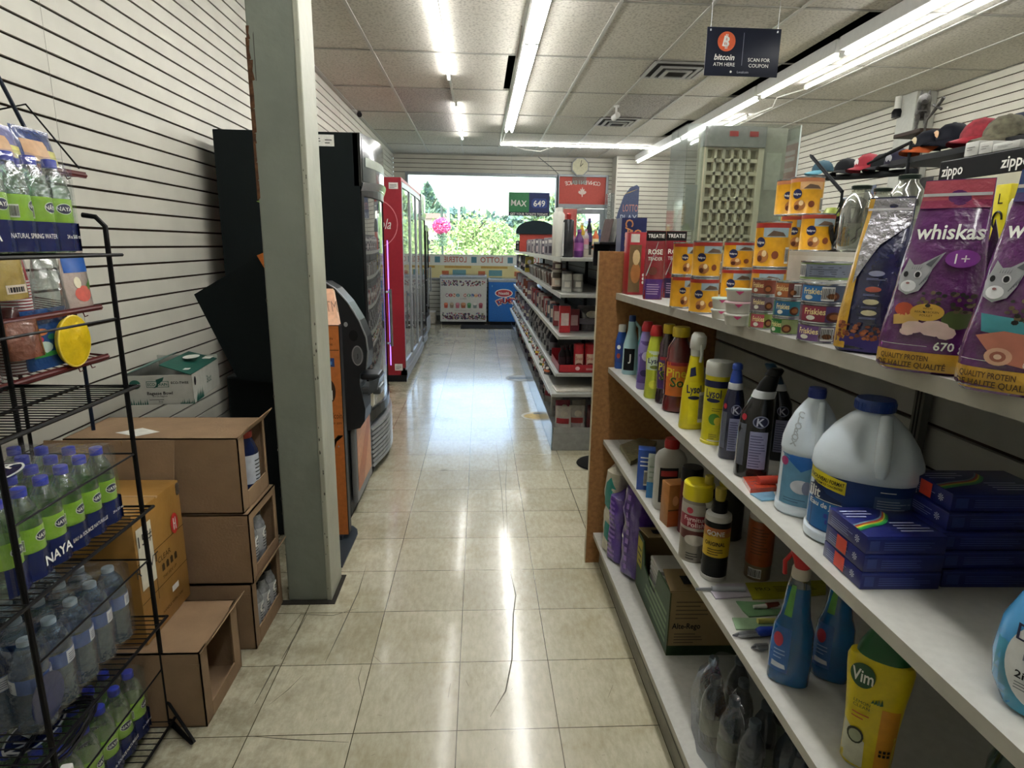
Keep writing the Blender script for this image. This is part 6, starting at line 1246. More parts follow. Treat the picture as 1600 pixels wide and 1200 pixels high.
# spray bottles with blue liquid
def win(xc, yb, yt, wp, label, trig, off=(0, 0, 0)):
    c, w_, h, rz = spot(xc, yb, yt, wp, Z3); r = w_/2; c = c+Vector(off); t = thing('glass_cleaner_bottle', label, 'bottle', c, rz)
    S_ = L5(h, (0, r*.86, r*.55, 2.5), (.015, r*.96, r*.64, 2.5), (.22, r, r*.66, 2.4), (.40, r*.9, r*.6, 2.2), (.48, r*.70, r*.5, 2.2), (.55, r*.62, r*.46, 2.1), (.70, r*.52, r*.40, 2), (.77, r*.42, r*.38, 2))
    liq = M('#0a5f9e', .06, noise=.15, scale=20, alpha=.86, coat=1, bump=.15, bscale=35); S2 = []
    for i in range(len(S_)-1):
        for k in range(3): S2.append(tuple(S_[i][j]+(S_[i+1][j]-S_[i][j])*k/3 for j in range(6))+((liq,) if S_[i][0] < h*.69 else ()))
    S2.append(S_[-1]); b = MB(); b.loft(S2, clearp, 32); b.build('bottle_body', t); F = lambda off=.0012: floft([q[:6] for q in S2], off)
    b = MB(); b.patch(F(), -r*.92, -r*.05, h*.10, h*.42, PR('#2f62a8', .3), 6, 4); b.disc(F(.0022), -r*.6, h*.33, r*.22, h*.05, PR('#b0384a'), 14); b.poly(F(.0024), [(-r*.8, h*.13), (-r*.15, h*.13), (-r*.2, h*.16), (-r*.8, h*.17)], PR('#c9d3e0')); b.lines(F(.002), -r*.75, -r*.2, h*.2, h*.28, 3, PR('#9ab4dc')); b.poly(F(), [(-r*.5, h*.5), (-r*.15, h*.5), (-r*.1, h*.72), (-r*.3, h*.72)], PR('#5a9a4a', .3)); b.build('label', t)
    MB().loft([(h*.76, r*.42, r*.42, 0, 0, 2), (h*.82, r*.42, r*.42, 0, 0, 2), (h*.86, r*.32, r*.34, 0, 0, 2)], PL('#c5bfb4'), 20).build('collar', t)
    MB().loft([(h*.84, r*.34, r*.46, 0, 0, 2.4), (h*.88, r*.52, r*.42, r*.1, 0, 2.4), (h*.93, r*.62, r*.36, r*.05, 0, 2.3), (h*.98, r*.42, r*.28, -r*.05, 0, 2.2), (h, r*.2, r*.18, -r*.1, 0, 2)], PL(trig), 22).build('spray_head', t)
    MB().tube([(-r*.45, 0, h*.92), (-r*.75, 0, h*.85), (-r*.70, 0, h*.76)], r*.11, PL(trig), 8).build('trigger', t); MB().tube([(r*.45, 0, h*.93), (r*.85, 0, h*.90)], r*.14, PL(trig), 10).build('nozzle', t)
win(1227, 1081, 842, 64, 'blue glass cleaner spray bottle with a red trigger, in front', '#b01c22')
win(1289, 1079, 846, 60, 'second blue glass cleaner spray bottle, behind and right of the red-triggered one', '#2a6a7a', (.01, .01, 0))
# yellow cream cleanser
c, w_, h, rz = spot(1345, 1222, 971, 92, Z3); r = w_/2
S_ = L5(h, (0, r*.70, r*.45, 2.6), (.02, r*.78, r*.5, 2.6), (.30, r*.80, r*.52, 2.5), (.55, r*.9, r*.52, 2.4), (.68, r*.98, r*.5, 2.3), (.76, r, r*.48, 2.4), (.80, r*.93, r*.46, 2.4), (.83, r*.6, r*.40, 2.3))
def A(b, F):
    f, f1, f2 = F(), F(.0018), F(.0026); b.patch(f, r*.25, r*.78, .0, h*.5, PR('#c98a1c', .35), 5, 5); b.poly(f, [(-r*.75, h*.0), (-r*.05, h*.0), (-r*.1, h*.22), (-r*.5, h*.28), (-r*.78, h*.33)], PR('#b9b9a0', .35)); b.disc(f1, -r*.45, h*.685, r*.38, h*.085, PR('#1c4a2a', .35), 28); b.text('Vim', h*.085, f2, WHT, -r*.45, h*.685, bold=True, wmax=r*.66)
    b.text('LEMON', h*.022, f1, PR('#3a5a20'), -r*.35, h*.50, wmax=r*.5); b.text('CLEAN', h*.022, f1, PR('#3a5a20'), -r*.35, h*.47, wmax=r*.5); b.lines(f1, -r*.6, -r*.05, h*.38, h*.44, 2, PR('#b0562a')); b.disc(f1, -r*.4, h*.25, r*.26, h*.06, PR('#3a3f30'), 14); b.disc(f2, -r*.4, h*.25, r*.2, h*.045, PR('#9aa080'), 14)
    for k in range(4): b.poly(f1, [(-r*.1+k*.004, h*.52), (-r*.05+k*.004, h*.55+k*.002), (-r*.0+k*.004, h*.53)], PR('#2a5a2a'))
    for k in range(6): b.patch(f2, r*(.35+.12*(k % 3)), r*(.43+.12*(k % 3)), h*(.16+.03*(k//3)), h*(.18+.03*(k//3)), BLK, 1, 1)
t = bottle('cream_cleanser_bottle', 'bottle', 'tall yellow cream cleanser bottle with a dark green cap and round green badge', c, rz, S_, PR('#cdb912', .28), None, None, A, n=36)
MB().loft([(h*.80, r*.66, r*.44, 0, 0, 2.6), (h*.82, r*.80, r*.46, .002, 0, 2.6), (h*.88, r*.72, r*.42, .002, 0, 2.5), (h*.96, r*.50, r*.36, .001, 0, 2.5), (h, r*.40, r*.30, 0, 0, 2.4)], PL('#14502a', .3), 30).build('cap', t)
# hand-soap bottle, only its pump collar in view
t = thing('soap_bottle', 'dark clear soap bottle with a pale pump top, at the bottom right corner', 'bottle', (.785, .70, Z3), .4)
MB().loft([(0, .036, .026, 0, 0, 2.3), (.01, .042, .03, 0, 0, 2.3), (.09, .042, .03, 0, 0, 2.3), (.13, .026, .02, 0, 0, 2)], M('#1d4032', .08, noise=.1, alpha=.8, coat=1), 28).build('bottle_body', t)
MB().lathe([(.024, .128), (.026, .132), (.026, .150), (.020, .153), (.017, .158), (.017, .172), (.010, .175), (.010, .185)], PL('#8f9a92'), n=24).tube([(0, 0, .182), (-.035, -.01, .184)], .007, PL('#8f9a92')).build('pump', t)
# --- bottom shelf
def softpack(name, label, P0, P1, yt, dep, m, cat='pack', z=Z4, art=None, turn=0, seams=True):
    "bulging wrapped pack; P0/P1 = photo pixels of its front bottom corners"
    a, c = at(*P0, Z=z), at(*P1, Z=z); w_ = (c-a).length; mid = (a+c)/2; rz = math.atan2((c-a).y, (c-a).x); q = at((P0[0]+P1[0])/2, yt, Y=1.0)-O; tt = math.hypot(mid.x, mid.y)/math.hypot(q.x, q.y); h = O.z+q.z*tt-z
    n_ = Vector((-math.sin(rz), math.cos(rz), 0)); o_ = mid+n_*dep/2; t = thing(name, label, cat, (o_.x, o_.y, z), rz)
    S_ = [(0, w_*.42, dep*.40, 0, 0, 3.5), (h*.04, w_*.5, dep*.5, 0, 0, 3.2), (h*.3, w_*.51, dep*.52, 0, 0, 3), (h*.5, w_*.48, dep*.48, 0, 0, 3.2), (h*.7, w_*.51, dep*.52, 0, 0, 3), (h*.92, w_*.49, dep*.47, 0, 0, 3), (h*.97, w_*.38, dep*.2, 0, 0, 2.5), (h, w_*.30, dep*.05, 0, 0, 2)]
    S2 = []
    for i in range(len(S_)-1):
        for k in range(4): S2.append(tuple(S_[i][j]+(S_[i+1][j]-S_[i][j])*k/4 for j in range(6)))
    S2.append(S_[-1]); rr = random.Random(int(P0[0])); b = MB(); b.loft(S2, m, 48); b.V = [(x+.003*math.sin(z_*80+y*60), y+.003*math.sin(x*90+z_*50), z_) for x, y, z_ in b.V]; b.build('wrap', t)
    if art: a_ = MB(); art(a_, lambda off=.0035: floft(S2, off), w_, h, dep); a_.build('print', t)
    return t
pu = FO('#4a2a86', .3)
def A(b, F, w_, h, d): b.patch(F(), -w_*.45, -w_*.38, .05*h, .9*h, PR('#a9a0b8'), 2, 10); b.lines(F(), -.2*w_, .3*w_, .1*h, .9*h, 12, PR('#7a5ab0'), seed=2, th=.5)
softpack('tissue_pack', 'narrow purple wrapped pack on the bottom shelf, left one', (944, 868), (962, 886), 768, .14, pu, art=A)
def A(b, F, w_, h, d): b.patch(F(), -w_*.46, -w_*.38, .03*h, .95*h, PR('#b5aec4'), 2, 10); b.lines(F(), -.1*w_, .05*w_, .1*h, .9*h, 9, PR('#8a6ac0'), seed=5, th=.6); b.disc(F(.0045), -.3*w_, .42*h, .1*w_, .02*h, WHT, 12)
softpack('tissue_pack', 'wider purple wrapped pack on the bottom shelf, right one', (962, 893), (993, 914), 752, .16, pu, art=A)
def A(b, F, w_, h, d): b.poly(F(), [(-.2*w_, .55*h), (.3*w_, .5*h), (.45*w_, .75*h), (.2*w_, .88*h), (-.1*w_, .8*h)], PR('#1a7a72')); b.poly(F(), [(-.1*w_, .2*h), (.3*w_, .15*h), (.35*w_, .35*h), (-.05*w_, .38*h)], PR('#1a7a72'))
softpack('diaper_pack', 'white and teal bag at the far end of the bottom shelf', (932, 845), (950, 862), 718, .12, FO('#b0ab98', .35), art=A).location.y -= .06
# grey pack with round mark behind
t = thing('paper_roll_pack', 'grey-green pack with a round mark behind the purple packs', 'pack', (.80, 2.24, Z4), -.3); b = MB(); b.rbox(-.12, .12, -.08, .08, 0, .30, M('#6c705c', .45, noise=.15, bump=.3, bscale=30), .02, 3)
f = fy(-.08, .001); b.disc(f, -.05, .22, .035, .035, PR('#b5b5a4'), 22); b.disc(fy(-.08, .002), -.05, .22, .029, .029, PR('#5a5f50'), 22); b.text('2', .03, fy(-.08, .003), PR('#c9c9b8'), -.05, .22, bold=True); b.text('BRUN', .02, f, PR('#a9a996'), .05, .14); b.build('wrap', t)
# green open carton with white bags
a, c = at(1040, 1024, Z=Z4), at(1142, 1012, Z=Z4); fl_ = at(984, 902, Z=Z4)
t = thing('napkin_carton', 'opened green and brown carton with white napkins inside, on the bottom shelf', 'box', (a.x, a.y, Z4), -.02)
ge = PR('#2c4a2a', .5); br = CB('#8f7a56'); W_, D_, H_ = .26, .42, .22
b = MB(); b.box(0, W_, 0, .004, 0, H_, br); b.box(0, W_, D_-.004, D_, 0, H_, br); b.box(W_-.004, W_, 0, D_, 0, H_, br); b.box(0, W_, 0, D_, 0, .004, br)
b.prism([(0, 0), (D_, 0), (D_, H_), (D_*.80, H_), (D_*.74, H_*.62), (D_*.42, H_*.45), (D_*.34, H_*.98), (0, H_)], lambda u, v, d: (d, u, v), .004, ge)
f = fy(0); b.patch(f, 0, W_, 0, .035, ge, 1, 1); b.patch(f, W_*.05, W_*.9, .0, .035, PR('#26401f'), 1, 1); b.text('Alte-Rego', .019, f, BLK, W_*.22, .105, bold=True, wmax=.09); b.lines(f, W_*.08, W_*.45, .045, .085, 4, PR('#4a3c28')); b.lines(f, W_*.08, W_*.5, .13, .2, 5, PR('#5a4a32'))
f = lambda u, v, d=0: (-.001, u, v); b.lines(f, .02, .30, .03, .15, 5, PR('#5a7a4a'), th=.5); b.patch(lambda u, v, d=0: (-.0015, u, v), D_*.82, D_*.98, .10, H_*.95, PR('#b5a81e'), 1, 1); b.lines(lambda u, v, d=0: (-.0025, u, v), D_*.84, D_*.96, .12, .19, 3, BLK)
b.build('carton', t)
b = MB(); b.prism([(.0, 0), (W_, 0), (W_, .13), (.01, .12)], lambda u, v, d: (u, .004+v, H_+d+.01*math.sin(v*20)), .004, br); b.patch(lambda u, v, d=0: (u, v, H_+.012), .05, .16, .03, .08, BLK, 2, 2); b.build('flap', t)
b = MB(); b.prism([(0, 0), (.13, 0), (.12, .10), (.01, .10)], lambda u, v, d: (u-.005, D_-.02-v, H_+.02+d+v*.1), .004, br); b.patch(lambda u, v, d=0: (u, D_-.02-v, H_+.026+v*.1), .03, .09, .03, .07, BLK, 1, 1); b.build('flap', t)
rr = random.Random(9)
for k in range(9): b = MB(); z = .02+k*.018; b.rbox(.02, .14, .17+.012*(k % 3), .31, z, z+.016, M('#b5b5b0', .6, noise=.05), .004); b.build('napkin_pack', t)
# bottles in shrink film
t = thing('wrapped_bottle_pack', 'dark bottles shrink-wrapped in clear film on the bottom shelf', 'bottle pack', (.60, 1.30, Z4), .1)
dkb = M('#16263a', .12, noise=.1, coat=1); 
for k, (x, y) in enumerate(((0, 0), (.065, -.02), (.01, -.075), (.08, -.10), (.03, .07), (.10, .06), (.02, -.15), (.095, -.175), (.17, -.05))):
    b = MB(); r = .030; b.lathe([(r*.9, 0), (r, .004), (r, .05, PR('#5a6256', .4)), (r, .10), (r, .13), (r*.8, .155), (r*.42, .18), (r*.38, .19)], dkb, n=18); o = b.build('bottle', t, (x, y, 0)); MB().lathe([(.0135, .188), (.0135, .203), (.012, .205)], M('#4a5660', .3, metal=.4), n=16).build('cap', o)
b = MB(); b.loft([(0, .10, .15, .06, -.05, 3), (.12, .105, .155, .06, -.05, 3), (.17, .10, .15, .06, -.05, 2.6), (.205, .075, .12, .06, -.04, 2.4), (.225, .05, .08, .05, -.02, 2.2)], thin('#e8ecf0', .1, .04, .30, 1.0, 16), 30)
b.V = [(x+.006*math.sin(z*60+y*50), y+.006*math.sin(x*70+z*50), z) for x, y, z in b.V]; b.build('shrink_film', t)
t = thing('soda_bottle', 'dark bottle standing alone at the bottom edge of the photo, right of the wrapped ones', 'bottle', (.735, 1.12, Z4)); b = MB(); b.lathe([(.027, 0), (.03, .004), (.03, .05, PR('#5a6256', .4)), (.03, .10), (.03, .13), (.022, .155), (.012, .18), (.011, .19)], dkb, n=18); b.build('bottle_body', t); MB().lathe([(.0135, .188), (.0135, .203), (.012, .205)], M('#4a5660', .3, metal=.4), n=16).build('cap', t)

# ------------------------------------------------------------------ on the upper rear shelf and beyond
def upcan(xc, yb, yt, wp, X, label, rot=0, base=None):
    p = at(xc, yb, X=X); dep = (p-O).dot(fw); r = wp*dep/fpx/2; q = at(xc, yt, X=X); z0 = ZU if base is None else base
    can(r, q.z-z0, yel, label, art=art_dog(rot=rot, band=PR('#9a3a2a')), loc=(X, p.y, z0), rz=math.atan2(-X, p.y)); return q.z
zt = upcan(1273, 391, 335, 48, 1.16, 'yellow dog food can on the rear top shelf, right one of the lower two')
zt2 = upcan(1236, 391, 337, 40, 1.22, 'yellow dog food can on the rear top shelf, left one of the lower two', .4)
upcan(1251, 335, 278, 46, 1.13, 'yellow dog food can with a dog picture, upper right one on the rear top shelf', -.3, base=zt+.0005) if False else None
p = at(1251, 335, X=1.13)
def upcan2(xc, yb, yt, wp, X, zb, label, rot):
    p = at(xc, yb, X=X); Y = p.y; dep = (p-O).dot(fw); r = wp*dep/fpx/2; h = at(xc, yt, X=X).z-zb; can(r, h, yel, label, art=art_dog(rot=rot, band=PR('#b0704a'), sky='#c9a070'), loc=(X, Y, zb), rz=math.atan2(-X, Y))
upcan2(1256, 337, 279, 48, 1.17, zt+.0004, 'yellow dog food can with a dog picture, upper right one on the rear top shelf', -.2)
upcan2(1229, 338, 283, 38, 1.22, zt2+.0004, 'yellow dog food can, upper left one on the rear top shelf', .3)
# tall glass pitchers with dark plants
gls = thin('#d4d8cc', .05, .16, .75)
for k, (xc, wp, yt, X, lab) in enumerate(((1333, 50, 292, 1.14, 'big glass jar with dark grass pattern on the rear top shelf, left one'), (1366, 46, 296, 1.26, 'big glass jar with a grey glaze behind, second from the left'), (1404, 54, 276, 1.22, 'wide grey glass jug with a dark collar beside the yellow kibble bag'))):
    p = at(xc, 392, X=X); dep = (p-O).dot(fw); r = wp*dep/fpx/2; h = at(xc, yt, X=X).z-ZU
    t = thing('glass_jar', lab, 'jar', (X, p.y, ZU), 0); S_ = [(0, r*.8, r*.8, 0, 0, 2), (.006, r*.95, r*.95, 0, 0, 2), (h*.1, r, r, 0, 0, 2), (h*.62, r, r, 0, 0, 2), (h*.80, r*.82, r*.82, 0, 0, 2), (h*.90, r*.5, r*.5, 0, 0, 2), (h, r*.52, r*.52, 0, 0, 2)]
    MB().loft(S_, gls, 32).build('glass', t); MB().lathe([(r*.55, h*.94), (r*.57, h*.99), (r*.4, h)], M('#1a2420', .3)).build('collar', t)
    rr = random.Random(k+30); b = MB(); b.lathe([(r*.93, .01), (r*.96, h*.12), (r*.96, h*.42), (r*.95, h*.43)], M('#5a604c', .5, noise=.35, scale=60), n=26)
    for i in range(70): a = rr.uniform(0, 2*PI); z = rr.uniform(.02, h*.36); q = r*.965; b.tube([(q*math.sin(a), -q*math.cos(a), z), (q*math.sin(a+.25), -q*math.cos(a+.25), z+h*.06)], .0014, BLK, 4)
    b.build('filling', t)
# black flower ornament and leaves
def ornament(xc, yt, yb, X, label, seed, cm=M('#17201e', .3)):
    p = at(xc, 392, X=X); t = thing('metal_flower', label, 'ornament', (X, p.y, ZU)); rr = random.Random(seed); h = at(xc, yt, X=X).z-ZU; b = MB()
    b.lathe([(.03, 0), (.03, .004), (.004, .008), (.003, h*.5)], cm)
    for i in range(10):
        a = rr.uniform(0, 2*PI); l = h*rr.uniform(.5, 1); P = [(0, 0, h*.1), (.02*math.cos(a), .02*math.sin(a), l*.5), (.05*math.cos(a), .05*math.sin(a), l*.9), (.07*math.cos(a), .07*math.sin(a), l*.75)]; b.tube(P, [.003, .009, .008, .001], cm, 5)
    b.build('stems', t)
    return t
ornament(1322, 300, 392, 1.30, 'dark green leafy metal ornament standing in front of the glass jars', 5)
ornament(1298, 335, 392, 1.2, 'small black speckled ornament right beside the yellow cans', 8, M('#1a1a18', .3, noise=.5, scale=90))
# fish-shaped coloured things behind: snake/bird figurine
t = thing('fish_figurine', 'black and lime green round-headed figurine behind the glass jars', 'figurine', (1.33, at(1300, 360, X=1.33).y, ZU)); MB().lathe([(.03, 0), (.03, .01), (.006, .02), (.006, .08)], BLK).build('stand', t); MB().loft([(.07, .01, .02, 0, 0, 2), (.09, .035, .03, 0, 0, 2), (.13, .04, .035, -.01, 0, 2), (.16, .02, .02, -.01, 0, 2)], M('#8fa03a', .3, noise=.5, scale=40)).build('body', t); MB().disc(lambda u, v, d=0: (u, -.045, .11+v), 0, 0, .02, .02, BLK).build('eye', t)
# wall unit far right: display shelf with caps, brackets
UX = 2.35
t = thing('display_counter', 'far counter unit with dark top behind the gondola on the right', 'counter', (0, 0, 0))
MB().box(UX, UX+.55, 1.9, 5.2, 0, 1.50, M('#8a8a84', .5, noise=.1)).build('body', t); MB().rbox(UX-.02, UX+.57, 1.88, 5.22, 1.50, 1.53, M('#2a2c2e', .4), .004).build('top', t)
MB().box(UX+.50, UX+.53, 1.9, 5.2, 1.53, 1.70, M('#b5b5ae', .5)).build('back_rail', t)
def cap_hat(xc, yc, X, size, colm, brim, label, badge=None, turn=0, zb=None):
    p = at(xc, yc, X=X); z = p.z if zb is None else zb; t = thing('baseball_cap', label, 'cap', (p.x, p.y, z), math.atan2(-p.x, p.y)+turn); r = size
    MB().loft([(0, r, r*1.1, 0, 0, 2), (r*.35, r*1.0, r*1.08, 0, 0, 2), (r*.75, r*.82, r*.88, 0, .0, 2), (r*1.05, r*.5, r*.55, 0, 0, 2), (r*1.15, r*.1, r*.1, 0, 0, 2)], colm, 24).lathe([(.008, r*1.13), (.008, r*1.17), (.003, r*1.19)], colm).build('crown', t)
    b = MB(); n = 14; V = []
    for k in range(n+1):
        a = PI+PI*k/n; V += [(r*.98*math.cos(a), r*1.08*math.sin(a), .004), (r*.95*math.cos(a), -r*.6+r*1.25*math.sin(a) if math.sin(a) < 0 else r*1.0*math.sin(a), -.012-abs(math.cos(a))*.012)]
    F = [(2*k, 2*k+2, 2*k+3, 2*k+1) for k in range(n)]; b.add(V, F, brim, True); b.add([(x, y, z-.004) for x, y, z in V], [tuple(reversed(f)) for f in F], brim, True); b.build('brim', t)
    if badge: b = MB(); b.disc(lambda u, v, d=0: (u, -r*1.09+abs(v)*.1, r*.42+v), 0, 0, r*.3, r*.26, badge); b.build('badge', t)
    return t
nv = M('#11141f', .7, noise=.15); bk = M('#14161a', .7, noise=.15); rd = M('#9a1f30', .7, noise=.15); cam_ = M('#5d5a48', .8, noise=.5, scale=40)
hats = [(1322, 268, 2.5, .075, bk, bk, 'black cap on the far rack, left of the red one', None, -.6), (1356, 262, 2.5, .075, rd, rd, 'red cap with a white round badge on the far rack', WHT, -1.0), (1381, 262, 2.55, .075, bk, bk, 'black cap right of the red one on the far rack', None, -.9), (1406, 258, 2.5, .08, M('#2c2a3c', .7), bk, 'dark purple-grey cap above the grey glass jug', PR('#9a9aa0'), -.8),
        (1285, 268, 2.6, .07, M('#35596a', .7), M('#6fb0c4', .7), 'teal cap with a light blue brim at the left end of the far rack', None, -1.2),
        (1452, 232, 2.0, .068, nv, M('#c05a28', .7), 'navy cap with an orange brim in front of the pale column', PR('#c9b890'), -1.0), (1487, 222, 2.05, .068, nv, nv, 'navy cap with a pale emblem, right of the orange-brimmed one', PR('#d0a880'), -1.0), (1533, 217, 2.0, .068, M('#8a2430', .8, noise=.5, scale=30), rd, 'patterned red cap on the boxes right of the navy caps', None, -1.0),
        (1572, 214, 1.95, .068, cam_, cam_, 'camouflage cap at the right end of the cap row', None, -1.0), (1598, 208, 2.1, .068, M('#1a2440', .7), bk, 'dark blue cap cut off by the right edge', None, -1.0)]
for xc, yc, X, sz, m1, m2, lab, bd, tn in hats: cap_hat(xc, yc, X, sz, m1, m2, lab, bd, tn)
# rack the caps sit on
def beam(label, P, th, m, X, name='cap_rack', drop=0):
    q = [at(*p_, X=X) for p_ in P]; t = thing(name, label, 'rack', (0, 0, 0)); MB().tube(q, th, m, 8).build('rail', t)
    for e in (q[0], q[-1]):
        MB().tube([(e.x, e.y, e.z), (e.x, e.y, 1.531)], th*.8, m, 8).build('post', t)
    return t
beam('black rail rack holding the farther caps above the counter', [(1268, 278), (1330, 276), (1430, 268)], .02, bk, 2.5)
t = thing('cap_shelf', 'black shelf under the navy, red and camouflage caps on the right', 'shelf', (0, 0, 0)); q0, q1 = at(1436, 246, X=2.0), at(1640, 214, X=2.0)
MB().box(1.90, 2.25, min(q0.y, q1.y)-.1, q0.y+.05, q0.z-.035, q0.z-.012, BLK).build('board', t)
for yy in (q0.y, min(q0.y, q1.y)): MB().box(2.2, 2.24, yy-.02, yy+.02, 0, q0.z-.035, BLK).build('post', t)
# lighter display, drink cartons, tissue boxes
def facebox(name, label, X, x0, x1, yt, yb, dep, m, cat='box', art=None, zb=ZU, rz=0):
    "box on the rear shelf whose -X face spans pixels x0..x1"
    a, c = at(x0, yb, X=X), at(x1, yb, X=X); L_ = a.y-c.y; h = at((x0+x1)/2, yt, X=X).z-zb; t = thing(name, label, cat, (X, a.y, zb), rz); b = MB(); b.rbox(0, dep, -L_, 0, 0, h, m, .002)
    if art: art(b, lambda u, v, d=0: (-.001-d, -u, v), L_, h)
    b.build('carton', t); return t
def A(b, f, L_, h):
    b.text('CUTWATER', h*.07, f, BLK, L_*.3, h*.88, wmax=L_*.35); b.patch(f, L_*.02, L_*.6, .02*h, .55*h, PR('#6a6452'), 3, 3)
    rr = random.Random(3)
    for i in range(26): b.disc(lambda u, v, d=0, q=.0004+i*.00003: f(u, v, q), rr.uniform(.1, .95)*L_, rr.uniform(.05, .75)*h, L_*.05, h*.07, PR(rr.choice(['#2e2c22', '#4a4632', '#8a8468'])), 9)
facebox('drink_carton', 'cream carton with leaf print behind the middle big pet bag', 1.16, 1462, 1600, 276, 392, .2, M('#a9a794', .5, noise=.08), art=A)
def A(b, f, L_, h):
    b.text('zippo', h*.5, f, WHT, L_*.16, h*.5, bold=True, wmax=L_*.24); b.text('zippo', h*.5, f, WHT, L_*.80, h*.5, bold=True, wmax=L_*.26)
pz = at(1530, 276, X=1.16)
t = facebox('lighter_display', 'black lighter display with white lettering on the cream carton', 1.17, 1466, 1618, 240, 276, .18, M('#141518', .35), zb=pz.z+.001, art=A)
for k, (x0, x1) in enumerate(((1506, 1527), (1528, 1548), (1549, 1590))):
    pz2 = at(1530, 242, X=1.2); facebox('white_carton', ('small white carton on the lighter display, left of three', 'small white carton on the lighter display, middle of three', 'longer white carton on the lighter display, right of three')[k], 1.2, x0, x1, 222, 242, .1, M('#b9bab4', .5), zb=at(1530, 239, X=1.17).z+.002, art=lambda b, f, L_, h: b.lines(f, L_*.2, L_*.8, h*.4, h*.75, 2, M('#6a6a68', .5)))
def A(b, f, L_, h): b.text('L', h*.15, f, BLK, L_*.5, h*.8); b.tube([f(L_*.5+L_*.3*math.cos(a*.4), h*.5+h*.12*math.sin(a*.4), .001) for a in range(12)], .002, BLK, 5)
facebox('yellow_carton', 'bright yellow thin carton between the two purple bags', 1.10, 1537, 1560, 290, 398, .03, PR('#c9bc1c', .4), art=A)
t = thing('white_lamp', 'white plastic canister with a yellow top at the right edge above the purple bag', 'canister', (1.08, at(1612, 300, X=1.08).y, ZU)); MB().lathe([(.03, 0), (.032, .01), (.032, .10), (.028, .11)], PL('#b5b5a0')).build('body', t); MB().lathe([(.022, .108), (.024, .11), (.014, .17), (.006, .18)], PL('#c9c05a')).build('top', t)
# wolf statuette with a sword on a small shelf at the column
p = at(1437, 205, X=2.9); t = thing('wall_shelf', 'tiny dark shelf carrying the animal statuette beside the pale column', 'shelf', p); MB().rbox(-.09, .09, -.13, .13, -.03, -.004, M('#3a2c24', .5), .004).build('board', t); MB().box(-.02, .02, -.02, .02, p.z*-1+1.53, -.03, M('#3a2c24', .5)).build('post', t)
t = thing('wolf_statuette', 'grey pewter wolf statuette on the little shelf by the pale column', 'statuette', (p.x, p.y, p.z-.003), -.6); gm = M('#4d4b48', .5, noise=.4, scale=60, bump=.6, bscale=60)
MB().loft([(.075, .03, .05, 0, 0, 2), (.11, .045, .10, 0, 0, 2), (.15, .04, .10, 0, .0, 2), (.175, .02, .06, 0, .02, 2)], gm, 18).tube([(0, -.07, .14), (0, -.11, .18), (0, -.15, .165), (0, -.18, .15)], [.04, .038, .028, .014], gm, 12).tube([(0, .09, .15), (0, .14, .17), (0, .17, .22)], [.018, .012, .004], gm).tube([(.02, -.10, .20), (.022, -.105, .235)], [.012, .002], gm, 6).tube([(-.02, -.10, .20), (-.022, -.105, .235)], [.012, .002], gm, 6).build('body', t)
for x, y in ((.025, -.07), (-.025, -.06), (.025, .07), (-.025, .08)): MB().tube([(x, y, .10), (x, y+.01, .05), (x, y-.005, .004), (x, y-.02, .003)], [.017, .011, .010, .009], gm, 8).build('leg', t)
q0, q1 = at(1447, 190, X=2.75), at(1475, 152, X=2.75); t = thing('sword', 'dark sword slanting up behind the wolf statuette', 'sword', q0); d = q1-q0; MB().tube([(0, 0, 0), d*.62], [.004, .012], gm, 6).build('blade', t); MB().tube([d*.62, d], .010, gm, 8).build('grip', t); MB().tube([d*.62+Vector((0, .04, .02)), d*.62-Vector((0, .04, .02))], .008, gm, 6).build('guard', t); MB().tube([(0, 0, 0), (0, 0, 1.531-q0.z)], .006, gm, 6).build('stand', t)
# katana-like bars
q0, q1 = at(1266, 242, X=1.38), at(1316, 300, X=1.38); t = thing('black_staff', 'black pointed stick slanting down left of the caps', 'stick', q0); d = q1-q0; MB().tube([(0, 0, 0), d*.05, d], [.003, .007, .007], bk, 8).build('shaft', t); MB().tube([d, d+Vector((0, -.01, ZU-q1.z))], .005, bk, 8).build('stand', t) 
q0, q1 = at(1356, 256, X=1.9), at(1424, 222, X=1.9); t = thing('black_staff', 'long black rod rising to the right over the caps', 'stick', q0); d = q1-q0; MB().tube([(0, 0, 0), d*.6, d], [.006, .009, .007], bk, 8).build('shaft', t); MB().tube([d, (d.x, d.y, -q0.z+.0)], .007, bk, 8).build('stand', t)
q0 = at(1222, 236, X=3.2); b = MB(); t = thing('red_sign', 'red sign with white print on the far right wall behind the cans', 'sign', (XR-.02, at(1228, 262, X=XR-.02).y, 0)); q0, q1 = at(1218, 232, X=XR-.02), at(1240, 290, X=XR-.02)
t.location = (XR-.02, q0.y, q0.z); L_ = q0.y-q1.y; hh = q0.z-q1.z; f = lambda u, v, d=0: (-.003-d, -u, -v); b.box(-.002, .004, -L_, 0, -hh*1.15, 0, PR('#9a2432', .4)); 
for v in (.15, .3, .55, .85): b.patch(f, L_*.1, L_*.9, hh*v, hh*(v+.10), PR('#cdb8b8'), 2, 1)
b.build('panel', t)
q0 = at(1300, 285, X=3.4); t = thing('hanging_goods', 'pale bags and figures hanging on the far right wall under the caps', 'goods', (XR-.1, 4.6, 1.55)); 
rr = random.Random(77)
for k in range(7):
    y = 7.6-.45*k; z = 1.75+.1*(k % 2); S_ = pouch(.22, .3, .06, None); o = MB().loft(S_, M(['#8a9aa8', '#2a3a5a', '#a9b0b5', '#3a3a3c', '#6fa0b0', '#c9c9c4', '#303a44'][k], .4, noise=.15), 20).build('hanging_bag', None, (XR-.06, y, z), -H90); tag(o, 'grey or blue bag hanging on the far right wall below the caps', 'bag', 'bags hanging on the far right wall')
bpy.data.objects.remove(t)
